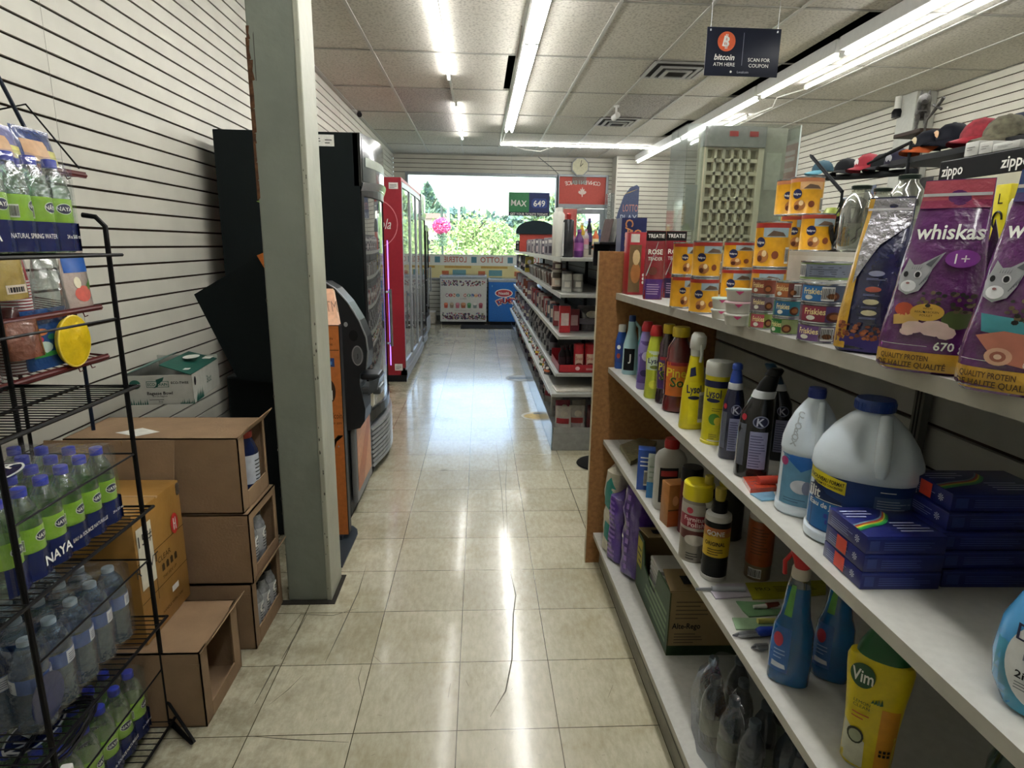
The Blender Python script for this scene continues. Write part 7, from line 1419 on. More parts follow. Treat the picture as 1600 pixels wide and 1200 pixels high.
# lottery/compartment board in an acrylic case
p = at(1098, 197, Y=3.2); p2 = at(1196, 197, Y=3.2); t = thing('compartment_board', 'tall white board of many small square compartments in a clear case', 'display case', (p.x, 3.2, 0)); W_ = p2.x-p.x; H_ = p.z
bc = M('#d9d2b8', .5, noise=.04); b = MB(); b.rbox(0, W_, .02, .05, 0, H_, M('#a8a18a', .6, noise=.04), .003); b.rbox(0, W_, -.03, .02, H_-.10, H_, M('#8f8f8c', .4), .003)  # back board coloured darker than the frames, standing in for recess shade
for x in (0, W_-.03): b.rbox(x, x+.03, -.02, .02, 0, H_-.10, bc, .002)
n_, m__ = 6, 18; cw = (W_-.06)/n_; ch = .062
for i in range(1, n_): b.box(.03+cw*i-.007, .03+cw*i+.007, -.012, .02, .9, H_-.10, bc)
for j in range(m__): z = H_-.10-ch*j; b.box(.03, W_-.03, -.012, .02, z-.009, z+.009, bc)
b.build('compartments', t)
b = MB(); b.box(W_, W_+.12, .0, .05, 0, H_, M('#a9a89a', .5)); b.patch(lambda u, v, d=0: (u, -.002, v), W_+.02, W_+.10, H_-.30, H_-.12, M('#bcbcae', .6), 1, 1); b.build('side_board', t)
b = MB(); fr_ = thin('#e6ecea', .05, .10, .55)
b.box(-.09, -.004, -.06, -.056, .8, H_, fr_); b.box(-.004, W_+.14, -.09, -.086, .8, H_, thin('#f2f6f4', .05, .03, .25)); b.box(W_+.14, W_+.144, -.09, .06, .8, H_, fr_); b.box(-.094, -.09, -.06, .2, .8, H_, fr_)
b.build('clear_case', t)
b = MB()
for x in (W_*.40, W_*.72):
    b.patch(lambda u, v, d=0: (u, -.034, v), x, x+.045, H_-.05, H_-.025, PR('#a83a3a'), 1, 1)
b.build('red_tags', t)
MB().tube([(W_+.142, -.088, .8), (W_+.142, -.088, H_)], .004, M('#d9e4e4', .1, noise=0), 6).build('case_edge', t)
b = MB(); b.box(-.08, -.02, -.05, -.047, 1.50, 1.72, M('#b5b8b4', .4)); b.build('paper', t)

# ------------------------------------------------------------------ hanging signs, clock
p = at(1160, 82, Y=3.6); t = thing('hanging_sign', 'black sign with an orange coin disc reading bitcoin ATM HERE, hanging from the ceiling', 'sign', (p.x, 3.6, p.z), .0); 
a, c = at(1103, 82, Y=3.6), at(1218, 83, Y=3.6); W_ = c.x-a.x; hh = (at(1160, 45, Y=3.6).z-at(1160, 121, Y=3.6).z)/2; sg = M('#1a1e2c', .35, noise=.04)
b = MB(); b.rbox(-W_/2, W_/2, -.003, .003, -hh, hh, sg, .001); f, f1, f2 = fy(-.003, .0008), fy(-.003, .0016), fy(-.003, .0024)
b.disc(f, -W_*.23, hh*.42, W_*.12, W_*.12, PR('#c9562c', .4), 28); b.text('B', hh*.42, f1, WHT, -W_*.23, hh*.42, bold=True, rot=-.2); b.patch(f1, -W_*.245, -W_*.235, hh*.12, hh*.72, WHT, 1, 1); b.patch(f1, -W_*.225, -W_*.215, hh*.12, hh*.72, WHT, 1, 1)
b.text('bitcoin', hh*.24, lambda u, v, d=0: (u+(v+hh*.22)*.2, -.0046, v), WHT, -W_*.24, -hh*.22, bold=True, wmax=W_*.34); b.text('ATM HERE', hh*.15, f, WHT, -W_*.24, -hh*.52, wmax=W_*.34); b.text('SCAN FOR', hh*.15, f, WHT, W_*.23, -hh*.30, wmax=W_*.34); b.text('COUPON', hh*.15, f, WHT, W_*.23, -hh*.54, wmax=W_*.28)
b.patch(f, -.0015, .0015, -hh*.55, hh*.8, PR('#6a6f80'), 1, 1); b.text('Localcoin', hh*.10, f, PR('#a9adb8'), 0.01, -hh*.82, wmax=W_*.2); b.disc(f, -W_*.14, -hh*.82, .006, .006, WHT, 10)
b.build('panel', t)
for s_ in (-1, 1): MB().tube([(s_*(W_/2-.02), 0, hh-.015), (s_*(W_/2-.02), 0, CZ-p.z)], .0012, steel, 5).lathe([(.005, hh-.02), (.005, hh-.01)], steel, cx=s_*(W_/2-.02)).build('hanging_wire', t)
a, c = at(795, 300, Y=9.9), at(858, 338, Y=9.9); t = thing('lottery_sign', 'green and navy hanging lottery sign in front of the window', 'sign', ((a.x+c.x)/2, 9.9, (a.z+c.z)/2)); W_ = c.x-a.x; hh = (a.z-c.z)/2
b = MB(); b.box(-W_/2, 0, -.004, .004, -hh, hh, PR('#2a7a4a', .4)); b.box(0, W_/2, -.004, .004, -hh, hh, PR('#14265e', .4)); b.box(-W_/2, W_/2, -.005, -.004, -hh, -hh*.68, PR('#1c2238', .4)); f, f1 = fy(-.005, .001), fy(-.005, .003)
b.text('MAX', hh*.48, f, WHT, -W_*.25, hh*.08, bold=True, wmax=W_*.38, rot=-.06); b.text('649', hh*.5, f1, WHT, W_*.25, hh*.08, bold=True, wmax=W_*.34); b.poly(f, [(W_*.06, hh*.3), (W_*.12, hh*.5), (W_*.40, hh*.5), (W_*.44, hh*.3), (W_*.44, -hh*.2), (W_*.40, -hh*.3), (W_*.10, -hh*.3), (W_*.06, -hh*.15)], PR('#2c4488')); b.text('GET YOUR TICKETS TODAY!', hh*.2, f1, WHT, 0, -hh*.85, bold=True, wmax=W_*.92); b.build('panel', t)
for s_ in (-1, 1): MB().tube([(s_*(W_/2-.04), 0, hh), (s_*(W_/2-.04), 0, CZ-t.location.z)], .0015, steel, 5).build('hanging_wire', t)
p = at(907, 260, Y=11.5); t = thing('wall_clock', 'cream octagonal wall clock above the transom', 'clock', (p.x, YE-.035, p.z)); n = 8; P = [(.17*math.cos(PI/8+PI/4*k), .17*math.sin(PI/8+PI/4*k)) for k in range(8)]
MB().prism(P, lambda u, v, d: (u, -d, v), .04, M('#8f9294', .4)).build('frame', t); b = MB(); P2 = [(u*.88, v*.88) for u, v in P]; b.prism(P2, lambda u, v, d: (u, -.04-d, v), .004, M('#c9c6a8', .5)); b.build('dial', t)
MB().tube([(0, -.05, 0), (.05, -.05, .05)], .005, BLK).build('hand', t); MB().tube([(0, -.052, 0), (.02, -.052, .11)], .004, BLK).build('hand', t)
t = tag(MB().box(p.x-.13, p.x+.13, YE-.032, YE-.026, p.z-.30, p.z-.17, thin('#dfe6e6', .1, .12, .4)).build('clear_holder'), 'clear plastic holder hanging just below the clock', 'holder')
# red transom sign, seen from behind (mirrored letters), back-lit by daylight
t = thing('transom_sign', 'red translucent sign with a maple leaf filling the pane above the door', 'sign', ((dx0+dx1)/2, YE-.006, (tz0+tz1)/2)); W_ = dx1-dx0; hh = (tz1-tz0)/2
red_t = M('#b8483c', .5, noise=.06, trans=0, alpha=1); b = MB(); b.box(-W_/2, W_/2, -.002, .002, -hh, hh, red_t); f = lambda u, v, d=0: (-u, -.004, v)
s_txt = 'CONVENIENCE'; 
for i, ch in enumerate(s_txt): a = (i-5)*.085; b.text(ch, hh*.28, f, PR('#d9c4bc'), W_*.85*math.sin(a)*1.0, hh*.05+hh*.55*math.cos(a*1.3), bold=True, rot=-a*.8)
LF = [(0, .5), (.1, .25), (.25, .32), (.2, .05), (.38, .15), (.45, -.02), (.3, -.15), (.08, -.2), (.04, -.42), (-.04, -.42), (-.08, -.2), (-.3, -.15), (-.45, -.02), (-.38, .15), (-.2, .05), (-.25, .32), (-.1, .25)]
b.poly(f, [(u*hh*.7, v*hh*.8-hh*.12) for u, v in LF], PR('#d9c4bc')); b.build('panel', t)
# lotto strip posters across the lower window (seen from the back)
t = thing('window_poster', 'long pale lottery poster strip across the lower window', 'poster', (0, YE-.004, 0)); b = MB(); z0_, z1_ = wz0, 1.23
b.box(wx0, wx1, -.002, .002, z1_-.20, z1_, M('#c9ccc4', .5, noise=.05)); b.box(wx0, wx1, -.002, .002, z0_, z1_-.20, M('#c9c08a', .5, noise=.1, scale=3)); f = lambda u, v, d=0: (-u, -.0035-d, v)  # colours lightened to stand in for daylight coming through the strip
for k in range(4):
    u0 = -1.2+.68*k; b.text('LOTTO' if k % 2 else 'LOTERIE', .10, f, PR('#a85a4a'), u0+.3, 1.14, bold=True, wmax=.42); b.patch(f, u0+.58, u0+.68, 1.08, 1.19, PR('#4a7a8a'), 2, 1); b.patch(f, u0, u0+.5, .98, 1.02, PR('#a8863a'), 2, 1); b.patch(f, u0+.1, u0+.35, .84, .95, PR('#5a8a94'), 2, 1); b.patch(f, u0+.42, u0+.55, .84, .93, PR('#b0603a'), 2, 1)
b.build('print', t)
# ------------------------------------------------------------------ freezers and mat
def freezer(x0, x1, y0, y1, h, m, label, art):
    t = thing('chest_freezer', label, 'freezer', ((x0+x1)/2, y0, 0)); W_ = x1-x0; D_ = y1-y0; b = MB(); b.rbox(-W_/2, W_/2, 0, D_, .06, h-.05, m, .01); b.build('body', t)
    MB().rbox(-W_/2-.005, W_/2+.005, -.005, D_, h-.05, h, M('#9aa3a8', .35, metal=.3), .008).build('rim', t); MB().box(-W_/2+.03, W_/2-.03, .03, D_-.03, 0, .06, BLK).build('base', t)
    MB().box(-W_/2+.03, W_/2-.03, .03, D_-.03, h, h+.006, thin('#dfeaec', .05, .2, .6)).build('glass_lid', t)
    b = MB(); art(b, fy(0, .002), fy(0, .004), fy(0, .006), W_, h); b.build('front_print', t); return t
def A(b, f, f1, f2, W_, h):
    b.patch(f, -W_/2+.02, W_/2-.02, .10, h-.07, M('#b9bcb8', .4, noise=.04), 1, 1); rr = random.Random(8)
    for i in range(260):
        u = rr.uniform(-.47, .47)*W_; v = rr.choice((rr.uniform(.105, .22), rr.uniform(.105, .17), rr.uniform(h-.17, h-.08))); b.disc(f1, u, v, .013, .013, PR(rr.choice(['#7a4a78', '#9a3a4a', '#3a5a4a', '#5a5a8a', '#8a7a5a', '#4a3a5a'])), 8)
    cs = ['#7a3a6a', '#b03a4a', '#b0602a', '#3a7a8a', '#8a3a6a', '#b03a3a', '#3a8a6a', '#3a5a9a', '#c07a2a']
    for i, ch in enumerate('MINI MELTS'):
        if ch != ' ': u = (i-4.5)*W_*.078; b.disc(f1, u, h*.61, W_*.036, W_*.036, PR(cs[i % 9]), 18); b.text(ch, .04, f2, WHT, u, h*.61, bold=True)
    b.text('COOKIES', .02, f1, PR('#6a6a6a'), 0, h*.54)
    for i in range(7):
        u = (i-3)*W_*.125; k = 1.25 if i == 3 else 1; b.poly(f1, [(u-.035*k, h*.43), (u+.035*k, h*.43), (u+.028*k, h*.35), (u-.028*k, h*.35)], PR(['#b04a3a', '#8a7a6a', '#a85a6a', '#9a5a3a', '#3a7a4a', '#6a7a7a', '#8a3a4a'][i])); b.disc(f2, u, h*.435, .036*k, .022*k, PR(['#d07a5a', '#b0a08a', '#b87a8a', '#b88a6a', '#5a9a6a', '#c9c9c4', '#a85a6a'][i]), 12)
    b.lines(f1, -W_*.2, W_*.2, h*.29, h*.32, 2, PR('#8a8a8a'))
a, c = at(688, 500, Y=10.9), at(760, 500, Y=10.9); freezer(a.x, c.x, 10.9, 11.53, .87, M('#b5babb', .4), 'white chest freezer with colourful cups printed on its front', A)
def A(b, f, f1, f2, W_, h):
    b.patch(f, -W_/2+.01, W_/2-.01, .08, h-.06, PR('#1c62ae', .35), 1, 1); b.disc(f1, -W_*.12, h*.70, W_*.22, .075, WHT, 26); b.disc(f2, -W_*.12, h*.70, W_*.20, .06, PR('#a82c38'), 26); b.text('Nestlé', .05, fy(0, .008), WHT, -W_*.12, h*.70, bold=True, wmax=W_*.34)
    for i, ch in enumerate('DRUMSTICK'): a = (i-3)*.19; u = -W_*.02+W_*.40*math.sin(a); v = h*.30+.20*math.cos(a)*.9+.02; b.text(ch, .115, f2, WHT, u, v, bold=True, rot=-a); b.text(ch, .085, fy(0, .008), PR('#b8303c'), u, v, bold=True, rot=-a)
    for i in range(5): b.poly(f1, [(-W_*.42, h*.85), (-W_*.41, h*.88), (-W_*.40, h*.85), (-W_*.41, h*.82)], PR('#9ac4e0'))
a, c = at(763, 500, Y=10.92), at(801, 500, Y=10.92); freezer(a.x, a.x+.72, 10.92, 11.5, .82, M('#1c5aa0', .4), 'blue chest freezer with curved red lettering beside the white one', A)
tag(MB().rbox(-.33, .85, 10.42, 10.86, 0, .012, M('#20242a', .9, noise=.2, bump=.3, bscale=200), .004).build('door_mat'), 'dark floor mat in front of the freezers', 'mat')
tag(MB().rbox(-1.12, -.80, 11.0, 11.3, 0, .22, M('#b0aaa0', .6, noise=.2), .02).build('waste_carton'), 'small pale carton on the floor left of the white freezer', 'box')
# faded decals worn on the floor
fo = lambda u, v, d=0: (u, v, .0012); b = MB(); p = at(842, 650, Z=0); b.disc(fo, p.x-.02, p.y, .13, .13, M('#b5b0a0', .5, noise=.15, scale=30), 26); b.disc(lambda u, v, d=0: (u, v, .0018), p.x-.03, p.y-.01, .10, .08, M('#b39a56', .5, noise=.25, scale=30), 20); b.patch(lambda u, v, d=0: (u, v, .0024), p.x-.04, p.x+.07, p.y+.05, p.y+.09, M('#5a6468', .5, noise=.3, scale=60), 1, 1)
tag(b.build('floor_decal'), 'worn round yellow decal on the floor beside the far gondola', 'decal')
b = MB(); p = at(813, 591, Z=0); b.disc(fo, p.x, p.y, .16, .15, M('#a4a8a6', .5, noise=.3, scale=14), 22); b.patch(lambda u, v, d=0: (u, v, .0018), p.x-.12, p.x+.12, p.y-.04, p.y+.04, M('#5f6f7a', .5, noise=.4, scale=30), 1, 1); tag(b.build('floor_decal'), 'worn grey-blue decal on the floor, farther one', 'decal')
b = MB(); p = at(694, 734, Z=0); b.patch(fo, p.x-.02, p.x+.02, p.y-.015, p.y+.015, M('#8a8874', .6), 1, 1); tag(b.build('floor_decal'), 'small grey sticker scrap in the middle of the floor', 'decal')
# ------------------------------------------------------------------ far gondola along the aisle
FX, FY0, FY1 = .95, 4.10, 9.75
FS = [(.54, 1.335, 'top'), (.545, 1.095, 'second'), (.54, .812, 'third'), (.53, .552, 'fourth'), (.487, .432, 'fifth'), (.515, .17, 'bottom')]
t = thing('gondola_shelving', 'farther long shelving unit full of snacks, its open end facing us', 'shelving', (0, 0, 0))
b = MB(); slats(b, 'Y', FX, FY0, FY1, 0, 1.50, -1, m=M('#4d5254', .5, noise=.1), pitch=.0762, gap=.008); b.box(FX+.03, FX+.05, FY0, FY1, 0, 1.5, back_m); b.build('slat_back', t)
shf = M('#9fa19c', .35, metal=.1, noise=.06)
for x, z, nm in FS[:5]:
    b = MB(); b.rbox(x, FX-.01, FY0-.03 if nm != 'fifth' else FY0-.13, FY1, z-.022, z, shf, .003); b.box(x-.004, x, FY0, FY1, z-.030, z+.002, M('#b9bbb5', .4)); b.build('shelf', t)
b = MB(); b.rbox(.515, FX-.01, FY0-.05, FY1, 0, .125, M('#8f918e', .4, noise=.12), .004); b.box(.515, .52, FY0-.05, FY1, .125, .17, M('#8f918e', .4)); b.box(.515, .80, FY0-.05, FY0-.045, .125, .17, M('#8f918e', .4)); b.build('base_deck', t)
for y in (FY0+.05, 5.3, 6.5, 7.7, 8.9): MB().box(FX-.04, FX-.013, y, y+.03, .12, 1.45, BLK).build('upright', t)
b = MB(); b.box(.507, .512, FY0-.04, FY1, .0, .19, clearp); b.build('clear_fence', t)
# black stand with a round foot at the gondola end
t = thing('floor_stand', 'black pole stand with a round flat foot at the end of the far gondola', 'stand', (.79, 3.78, 0)); MB().lathe([(.14, 0), (.145, .004), (.14, .012), (.02, .018), (.001, .018)], M('#141618', .4), n=30).build('foot', t)
MB().rbox(-.022, .022, -.012, .012, .018, 1.40, M('#101214', .4), .003).build('pole', t); MB().rbox(-.12, .22, -.04, .02, 1.40, 1.415, BLK, .002).box(-.12, -.115, -.04, .02, 1.36, 1.40, BLK).build('tray', t); b = MB(); b.box(-.024, .018, -.0145, -.0125, .50, .62, WHT); b.lines(fy(-.0145), -.018, .012, .52, .60, 4, BLK); b.build('tag', t)
def item_mesh(kind, c1, c2, seed):
    b = MB(); rr = random.Random(seed); m1 = FO(c1) if kind == 'bag' else PR(c1, .3); m2 = PR(c2, .35)
    if kind == 'bag':
        S_ = pouch(.13, .18, .05, None); b.loft(S_, m1, 18); f = floft(S_, .002); b.patch(f, -.05, .05, .05, .09, m2, 4, 1); b.disc(f, .01, .12, .03, .025, PR('#c9c4b8'), 10)
    elif kind == 'can': b.lathe([(.033, 0), (.036, .003), (.036, .02, m2), (.036, .07), (.036, .10), (.034, .104), (.001, .104)], m1, n=16); b.patch(fcyl(.036, .001), -.02, .02, .03, .06, PR('#d5d2c8'), 4, 1)
    elif kind == 'box': b.rbox(-.035, .035, -.02, .02, 0, .15, m1, .002); b.patch(fy(-.02), -.025, .025, .04, .11, m2, 1, 1); b.patch(lambda u, v, d=0: (-.0365, u, v), -.012, .012, .03, .12, m2, 1, 1)
    elif kind == 'bottle': b.lathe([(.025, 0), (.028, .004), (.028, .04, m2), (.028, .09), (.027, .11), (.012, .14), (.012, .155, m2), (.013, .17)], m1, n=14)
    elif kind == 'magazine': b.rbox(-.06, .06, -.006, .006, 0, .17, m1, .001); b.patch(fy(-.006), -.045, .045, .02, .09, m2, 1, 1); b.patch(fy(-.006), -.05, .05, .12, .15, PR('#d0d0cc'), 1, 1)
    elif kind == 'cup': b.lathe([(.028, 0), (.036, .07), (.038, .072), (.036, .085), (.001, .088)], m1, n=14)
    return b
def row(kind, cat, cols_, x, z, y0, y1, step, label, group, sc=1, rz=-.9, jit=.02, seed=1, name=None):
    "goods standing one behind the other along a shelf"
    rr = random.Random(seed); src = []
    for i, (c1, c2) in enumerate(cols_): src.append(item_mesh(kind, c1, c2, i))
    objs = {}; y = y0; i = 0; out = []
    while y < y1:
        k = i % len(src); loc = (x+rr.uniform(0, jit), y, z)
        if k not in objs: o = src[k].build(name or ('snack_bag' if kind == 'bag' else kind), None, loc, rz+rr.uniform(-.25, .25)); objs[k] = o
        else: o = objs[k].copy(); C.objects.link(o); o.location = loc; o.rotation_euler.z = rz+rr.uniform(-.25, .25)
        s_ = sc*rr.uniform(.92, 1.05); o.scale = (s_, s_, s_); tag(o, label, cat, group); y += step; i += 1; out.append(o)
    return out
dark_mix = [('#2a2c34', '#8a8f98'), ('#5a2a34', '#c9c4b8'), ('#8a8f9a', '#3a3a44'), ('#3a3a5a', '#b0a0a0'), ('#a9a9ac', '#6a2a30')]
row('magazine', 'package', [('#8a8a90', '#3a3440'), ('#5f5a66', '#c9b9b9'), ('#a9a6a6', '#44404a')], .585, 1.336, 4.95, 7.4, .085, 'upright card-backed package in the row on the far gondola top shelf', 'card packages on the far gondola top shelf', sc=.8, rz=-.6)
row('magazine', 'package', [('#3a3c42', '#a9a6a6'), ('#2a2a30', '#8a8a8a')], .585, 1.336, 7.7, 9.6, .11, 'dark package beyond the red round display on the far gondola', 'dark packages at the far end of the top shelf', sc=.8, rz=-.6)
row('cup', 'jar', [('#9a9a98', '#3a3440'), ('#6f6a66', '#c9b9b9'), ('#b9b6b0', '#44404a'), ('#5a3a34', '#c9c9c0')], .60, 1.096, 4.75, 7.2, .078, 'small jar in the front row of the far gondola second shelf', 'jars on the far gondola second shelf', sc=1.2)
row('cup', 'jar', [('#9a9a98', '#3a3440'), ('#8a6a56', '#c9b9b9')], .69, 1.096, 4.85, 7.2, .11, 'small jar in the back row of the far gondola second shelf', 'back row jars on the far gondola second shelf', sc=1.4)
row('bag', 'bag', [('#b0a03a', '#3a3a3a'), ('#8a8f9a', '#3a3a44'), ('#c9c4b8', '#4a4a50'), ('#3a3a42', '#b0a0a0')], .60, 1.096, 7.5, 9.6, .13, 'shiny bag at the far end of the far gondola second shelf', 'bags at the far end of the second shelf', sc=1.0)
row('box', 'box', [('#8a2a30', '#c9b0a8'), ('#a9a6a0', '#5a3a3a'), ('#6a5a66', '#c0b0b0'), ('#3a4a5a', '#c9c4b8')], .60, .813, 4.62, 6.9, .075, 'narrow box in the row on the far gondola third shelf', 'boxes on the far gondola third shelf')
row('bag', 'bag', [('#7a6a78', '#c9c4b8'), ('#a9a9b0', '#8a3a3a'), ('#3a3a4a', '#c9a09a'), ('#8a4a3a', '#c9c4b8')], .60, .813, 7.0, 9.6, .12, 'crumpled shiny snack bag on the far gondola third shelf', 'snack bags on the far gondola third shelf', sc=1.05)
row('bottle', 'bottle', [('#24242a', '#6a6a70'), ('#3a3a3f', '#8a8a8a'), ('#8a8a88', '#2a2a30')], .59, .553, 4.78, 7.0, .075, 'dark bottle in the row on the far gondola fourth shelf', 'dark bottles on the far gondola fourth shelf', sc=1.2)
row('bag', 'bag', [('#6f6a80', '#c9c4b8'), ('#a9a9b0', '#8a3a3a'), ('#4a3a4a', '#c9a09a')], .59, .553, 7.1, 9.6, .13, 'shiny snack bag on the far gondola fourth shelf', 'snack bags on the far gondola fourth shelf', sc=.9)
for o in row('bag', 'packet', [('#2a2a30', '#b0603a'), ('#3a3a40', '#c9c4b8'), ('#8a3a34', '#c9a83a'), ('#4a6a3a', '#c9c4b8'), ('#b5b0a8', '#5a2a2a')], .535, .433, 4.62, 9.6, .12, 'flat packet lying low on the far gondola fifth shelf', 'flat packets on the far gondola fifth shelf', sc=.62, rz=-1.2): o.scale = (.7, 1.1, .42)
row('bag', 'bag', [('#b5b0a8', '#9a2a34'), ('#5a4a58', '#c9c4b8'), ('#3a3a48', '#c9a09a'), ('#a5a2a8', '#44404a')], .60, .126, 4.95, 9.6, .14, 'snack bag on the bottom deck of the far gondola', 'snack bags on the bottom deck of the far gondola', sc=1.0)
# near end of the far gondola: the distinct pieces
def simple(name, cat, label, b, loc, rz=0): o = b.build(name, None, loc, rz); return tag(o, label, cat)
def fp(xc, yb, z, push=0):
    p = at(xc, yb, Z=z); return p
t = thing('aerosol_can', 'dark spray can with a red top at the near end of the far gondola', 'spray can', (.60, 4.22, 1.336)); MB().lathe([(.035, 0), (.037, .004), (.037, .24), (.03, .25)], M('#2a2c30', .3, metal=.3, noise=.2)).box(-.037, -.030, -.02, .02, .01, .23, PR('#c9c9c4')).build('can_body', t); MB().lathe([(.016, .25), (.018, .285), (.012, .29)], PL('#a83030')).build('cap', t)
t = thing('aerosol_can', 'tall white spray can left of the dark one on the far gondola', 'spray can', (.565, 4.42, 1.336)); MB().lathe([(.033, 0), (.035, .004), (.035, .29), (.02, .31)], PL('#d5d5cc')).build('can_body', t); MB().lathe([(.02, .31), (.02, .34)], WHT).build('cap', t)
t = thing('aerosol_can', 'second tall white spray can just behind the first white one', 'spray can', (.565, 4.56, 1.336)); MB().lathe([(.033, 0), (.035, .004), (.035, .30), (.02, .32)], PL('#d5d5cc')).build('can_body', t); MB().lathe([(.02, .32), (.02, .345)], WHT).build('cap', t)
simple('tall_box', 'box', 'pale red upright box behind the two white spray cans', MB().rbox(-.05, .05, -.02, .02, 0, .34, PR('#b5605a'), .002), (.66, 4.60, 1.336), 0)
simple('bottle', 'bottle', 'purple patterned bottle right of the dark spray can', item_mesh('bottle', '#5a2a6a', '#8a4a8a', 1), (.685, 4.28, 1.336)).scale = (1.2, 1.2, 1.1)
simple('bottle', 'bottle', 'pink bottle behind the purple one', item_mesh('bottle', '#b07a90', '#8a4a5a', 1), (.655, 4.48, 1.336)).scale = (1.2, 1.2, 1.2)
simple('riser_box', 'riser', 'pale low riser at the end of the far gondola top shelf', MB().rbox(-.14, .12, -.10, .10, 0, .055, M('#a8a294', .5), .003), (.82, 4.42, 1.336))
for k, (x, c1, c2, hh, lab) in enumerate(((.715, '#c9a030', '#d9d4b8', 1.05, 'yellow-capped bottle on the small riser'), (.775, '#1c2430', '#5a4a8a', 1.25, 'black pointed bottle on the small riser'), (.815, '#d0683a', '#d9d0a0', .8, 'orange and cream bottle on the small riser'), (.85, '#2a4a7a', '#3a5a9a', .8, 'blue bottle at the right end of the small riser'), (.745, '#b9b4b4', '#c98a9a', .8, 'white and pink bottle on the small riser'))):
    simple('bottle', 'bottle', lab, item_mesh('bottle', c1, c2, k), (x, 4.36+.05*(k % 2), 1.392)).scale = (.8, .8, hh)
t = thing('counter_display', 'rounded black topped red display farther along the far gondola top shelf', 'display', (.68, 7.55, 1.336), -.2); b = MB(); P = [(.24*math.cos(PI*k/16), .16+.13*math.sin(PI*k/16)) for k in range(17)]; b.prism([(-.24, .16)]+P[::-1] if False else P+[(-.24, .13), (.24, .13)], lambda u, v, d: (u, -.02-d, v+.08), .02, M('#1c2a30', .4)); b.build('header', t); MB().rbox(-.20, .20, -.015, .05, 0, .22, PR('#b0453a'), .002).build('body', t)
for k, (x, y, c1, c2, lab) in enumerate(((.61, 4.28, '#c5c5be', '#a9a9a4', 'white jar at the near end of the far gondola second shelf, front one'), (.69, 4.30, '#b9b9b2', '#8a8a84', 'white jar beside it on the far gondola second shelf, right one'), (.57, 4.52, '#4a443c', '#c9b9a9', 'dark patterned can behind the white jars'), (.575, 4.62, '#c0bcb0', '#5a4a40', 'pale patterned can behind the dark one on the second shelf'))):
    simple('can', 'jar', lab, item_mesh('can', c1, c2, k), (x, y, 1.096)).scale = (1, 1, 1.2)
simple('can', 'can', 'patterned can standing on top of the dark can on the second shelf', item_mesh('can', '#a9a49a', '#4a3a3a', 1), (.57, 4.52, 1.096+.1255)).scale = (1, 1, 1)
simple('box', 'box', 'bright red and white box at the near end of the far gondola third shelf', item_mesh('box', '#b82c34', '#d9c9c4', 3), (.60, 4.26, .813), .0).scale = (1.1, 1, 1.25)
simple('box', 'box', 'darker red box right of the bright red one on the third shelf', item_mesh('box', '#7a2434', '#c9a9a9', 3), (.68, 4.34, .813), .0).scale = (1.0, 1, 1.05)
simple('snack_bag', 'bag', 'big dark purple-black bag lying at the right end of the third shelf', item_mesh('bag', '#2a2230', '#6a6470', 3), (.80, 4.36, .813), -.2).scale = (1.5, 1.5, 1.0)
t = thing('display_tray', 'red open display tray at the near end of the fourth shelf', 'tray', (.55, 4.10, .553)); b = MB(); rt_ = PR('#a0242e', .4); b.box(0, .30, 0, .004, 0, .055, rt_); b.box(0, .004, 0, .45, 0, .055, rt_); b.box(.296, .30, 0, .45, 0, .055, rt_); b.box(0, .30, 0, .45, 0, .004, rt_); b.box(0, .30, .446, .45, 0, .10, rt_); f = fy(0); b.disc(f, .13, .03, .016, .014, PR('#d9b9b9'), 14); b.lines(f, .19, .28, .02, .035, 2, PR('#d9b9b9')); b.build('tray', t)
for k, (x, lab) in enumerate(((.695, 'red canister with a cream label in the red tray, left of two'), (.775, 'red canister with a cream label in the red tray, right of two'))):
    t = thing('snack_canister', lab, 'canister', (x, 4.17, .558)); MB().lathe([(.034, 0), (.036, .004), (.036, .17), (.034, .175)], PR('#b02430', .3), n=24).patch(fcyl(.036, .001), -.03, .03, .03, .12, PR('#d0b9a4'), 8, 1).disc(fcyl(.036, .002), 0, .045, .022, .012, PR('#7a2a24')).text('Snax', .025, fcyl(.036, .002), PR('#9a2a24'), 0, .09, wmax=.05).build('can_body', t); MB().lathe([(.037, .172), (.037, .186), (.034, .19)], PL('#b82a34'), n=24).build('lid', t)
for k in range(3): simple('bottle', 'bottle', ('dark bottle in the red tray, leftmost', 'dark bottle in the red tray, middle one', 'dark bottle in the red tray beside the canisters')[k], item_mesh('bottle', '#1c181c', '#3a2a30', k), (.585+.037*k, 4.20+.03*k, .558)).scale = (1, 1, 1.0)
simple('riser_board', 'board', 'white tilted board piece lying at the near end of the fifth shelf', MB().rbox(-.14, .16, -.08, .10, 0, .012, M('#b9b5aa', .4), .003), (.66, 4.10, .433), .05)
for k, (x, y, z, c1, c2, lab) in enumerate(((.60, 4.16, .126, '#c9c6c0', '#a8303a', 'white bag with red print in the bottom end bin, front left'), (.70, 4.18, .126, '#b5b2b0', '#9a3a3a', 'white and red bag in the bottom end bin, front middle'), (.62, 4.34, .126, '#8a2a44', '#c9c9c4', 'dark pink bag in the bottom end bin, behind left'), (.74, 4.34, .126, '#c5c2bc', '#b0303a', 'white bag in the bottom end bin, behind right'), (.60, 4.52, .126, '#c9c9c4', '#8a8a8a', 'white film bag farther back in the bottom end bin'), (.82, 4.22, .126, '#5a2028', '#2a2a2a', 'dark red bag at the right of the bottom end bin'))):
    simple('snack_bag', 'bag', lab, item_mesh('bag', c1, c2, k), (x, y, z), -.3+.2*k).scale = (.9, 1.2, .95)
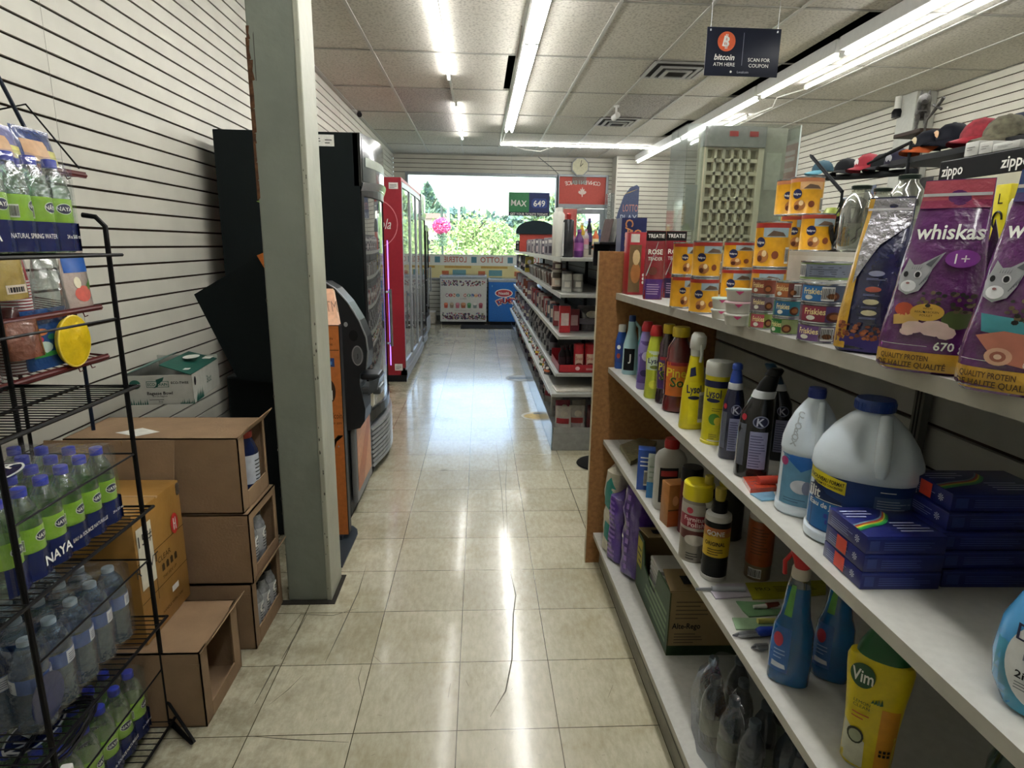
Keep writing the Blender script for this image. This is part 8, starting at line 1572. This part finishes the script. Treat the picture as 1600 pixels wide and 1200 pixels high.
# gift card stand on the pole tray, cards, banner
t = thing('gift_card_stand', 'dark blue stand with vertical gold GIFT CARDS lettering behind the treat cartons', 'display', (0, 2.75, 0)); a, c = at(972, 340, Y=2.75), at(1008, 392, Y=2.75)
b = MB(); b.box(a.x, c.x, 0, .10, 1.30, a.z, PR('#1e2a5c', .4)); f = lambda u, v, d=0: (u, -.001, v); b.text('GIFT', .035, f, PR('#c98a5a'), a.x+.075, a.z-.10, rot=-H90, bold=True); b.text('CARDS', .035, f, PR('#c98a5a'), a.x+.035, a.z-.085, rot=-H90, bold=True); b.build('panel', t); MB().box(a.x, c.x, .0, .10, 0, 1.30, M('#1a1c22', .5)).build('base', t)
t = thing('magazine_rack', 'small black rack with glossy cards left of the gift card stand', 'rack', (0, 3.05, 0)); a, c = at(940, 378, Y=3.05), at(970, 392, Y=3.05); MB().rbox(a.x-.01, c.x, 0, .16, a.z-.01, a.z, BLK, .002).box(a.x+.06, a.x+.09, .08, .11, 0, a.z-.01, BLK).box(a.x-.01, c.x, .15, .16, a.z-.12, a.z, BLK).build('rack', t)
for k in range(3):
    q = at(945+9*k, 378, Y=3.08); o = MB().rbox(-.002, .002, -.04, .04, 0, .115, PR(['#5a4a4a', '#8a8a86', '#3a4a44'][k], .2), .0008).build('glossy_card', None, (q.x, 3.10, a.z+.0005), .3); o.rotation_euler = (0, .22, .35); tag(o, ('glossy dark card leaning on the small black rack, left', 'glossy pale card leaning on the small black rack, middle', 'glossy greenish card leaning on the small black rack, right')[k], 'card')
t = thing('banner', 'pointed blue feather-shaped banner before the white bump-out wall', 'banner', (0, 8.2, 0)); P = [at(x, y, Y=8.2) for x, y in ((962, 345), (966, 330), (975, 306), (985, 293), (995, 289), (999, 292), (998, 310), (996, 345))]; b = MB(); b.prism([(q.x, q.z) for q in P], lambda u, v, d: (u, d, v), .01, PR('#4a5678', .5)); q = at(985, 325, Y=8.2); f = lambda u, v, d=0: (u, -.002, v); b.text('LOTTO', .09, f, PR('#c98a80'), q.x, q.z+.0, wmax=.2); b.text('PLAY', .09, f, PR('#b9c4d8'), q.x-.02, q.z-.13, wmax=.22); q = at(986, 301, Y=8.2); b.poly(f, [(q.x-.12, q.z-.03), (q.x+.10, q.z+.05), (q.x-.02, q.z+.0)], PR('#d9b03a')); b.build('panel', t); q = at(985, 345, Y=8.2); MB().tube([(q.x, .01, 0), (q.x, .01, q.z+.02)], .012, steel).build('pole', t)
tag(MB().rbox(2.5, 4.3, 10.2, 10.8, 0, 1.18, M('#a9aaa4', .5, noise=.08), .01).build('service_counter'), 'pale service counter in front of the white bump-out wall', 'counter')
tag(MB().rbox(2.30, 2.42, 11.30, 11.50, 1.0, 2.35, clearp).build('poster_holder'), 'clear hanging poster holder beside the door frame', 'holder')
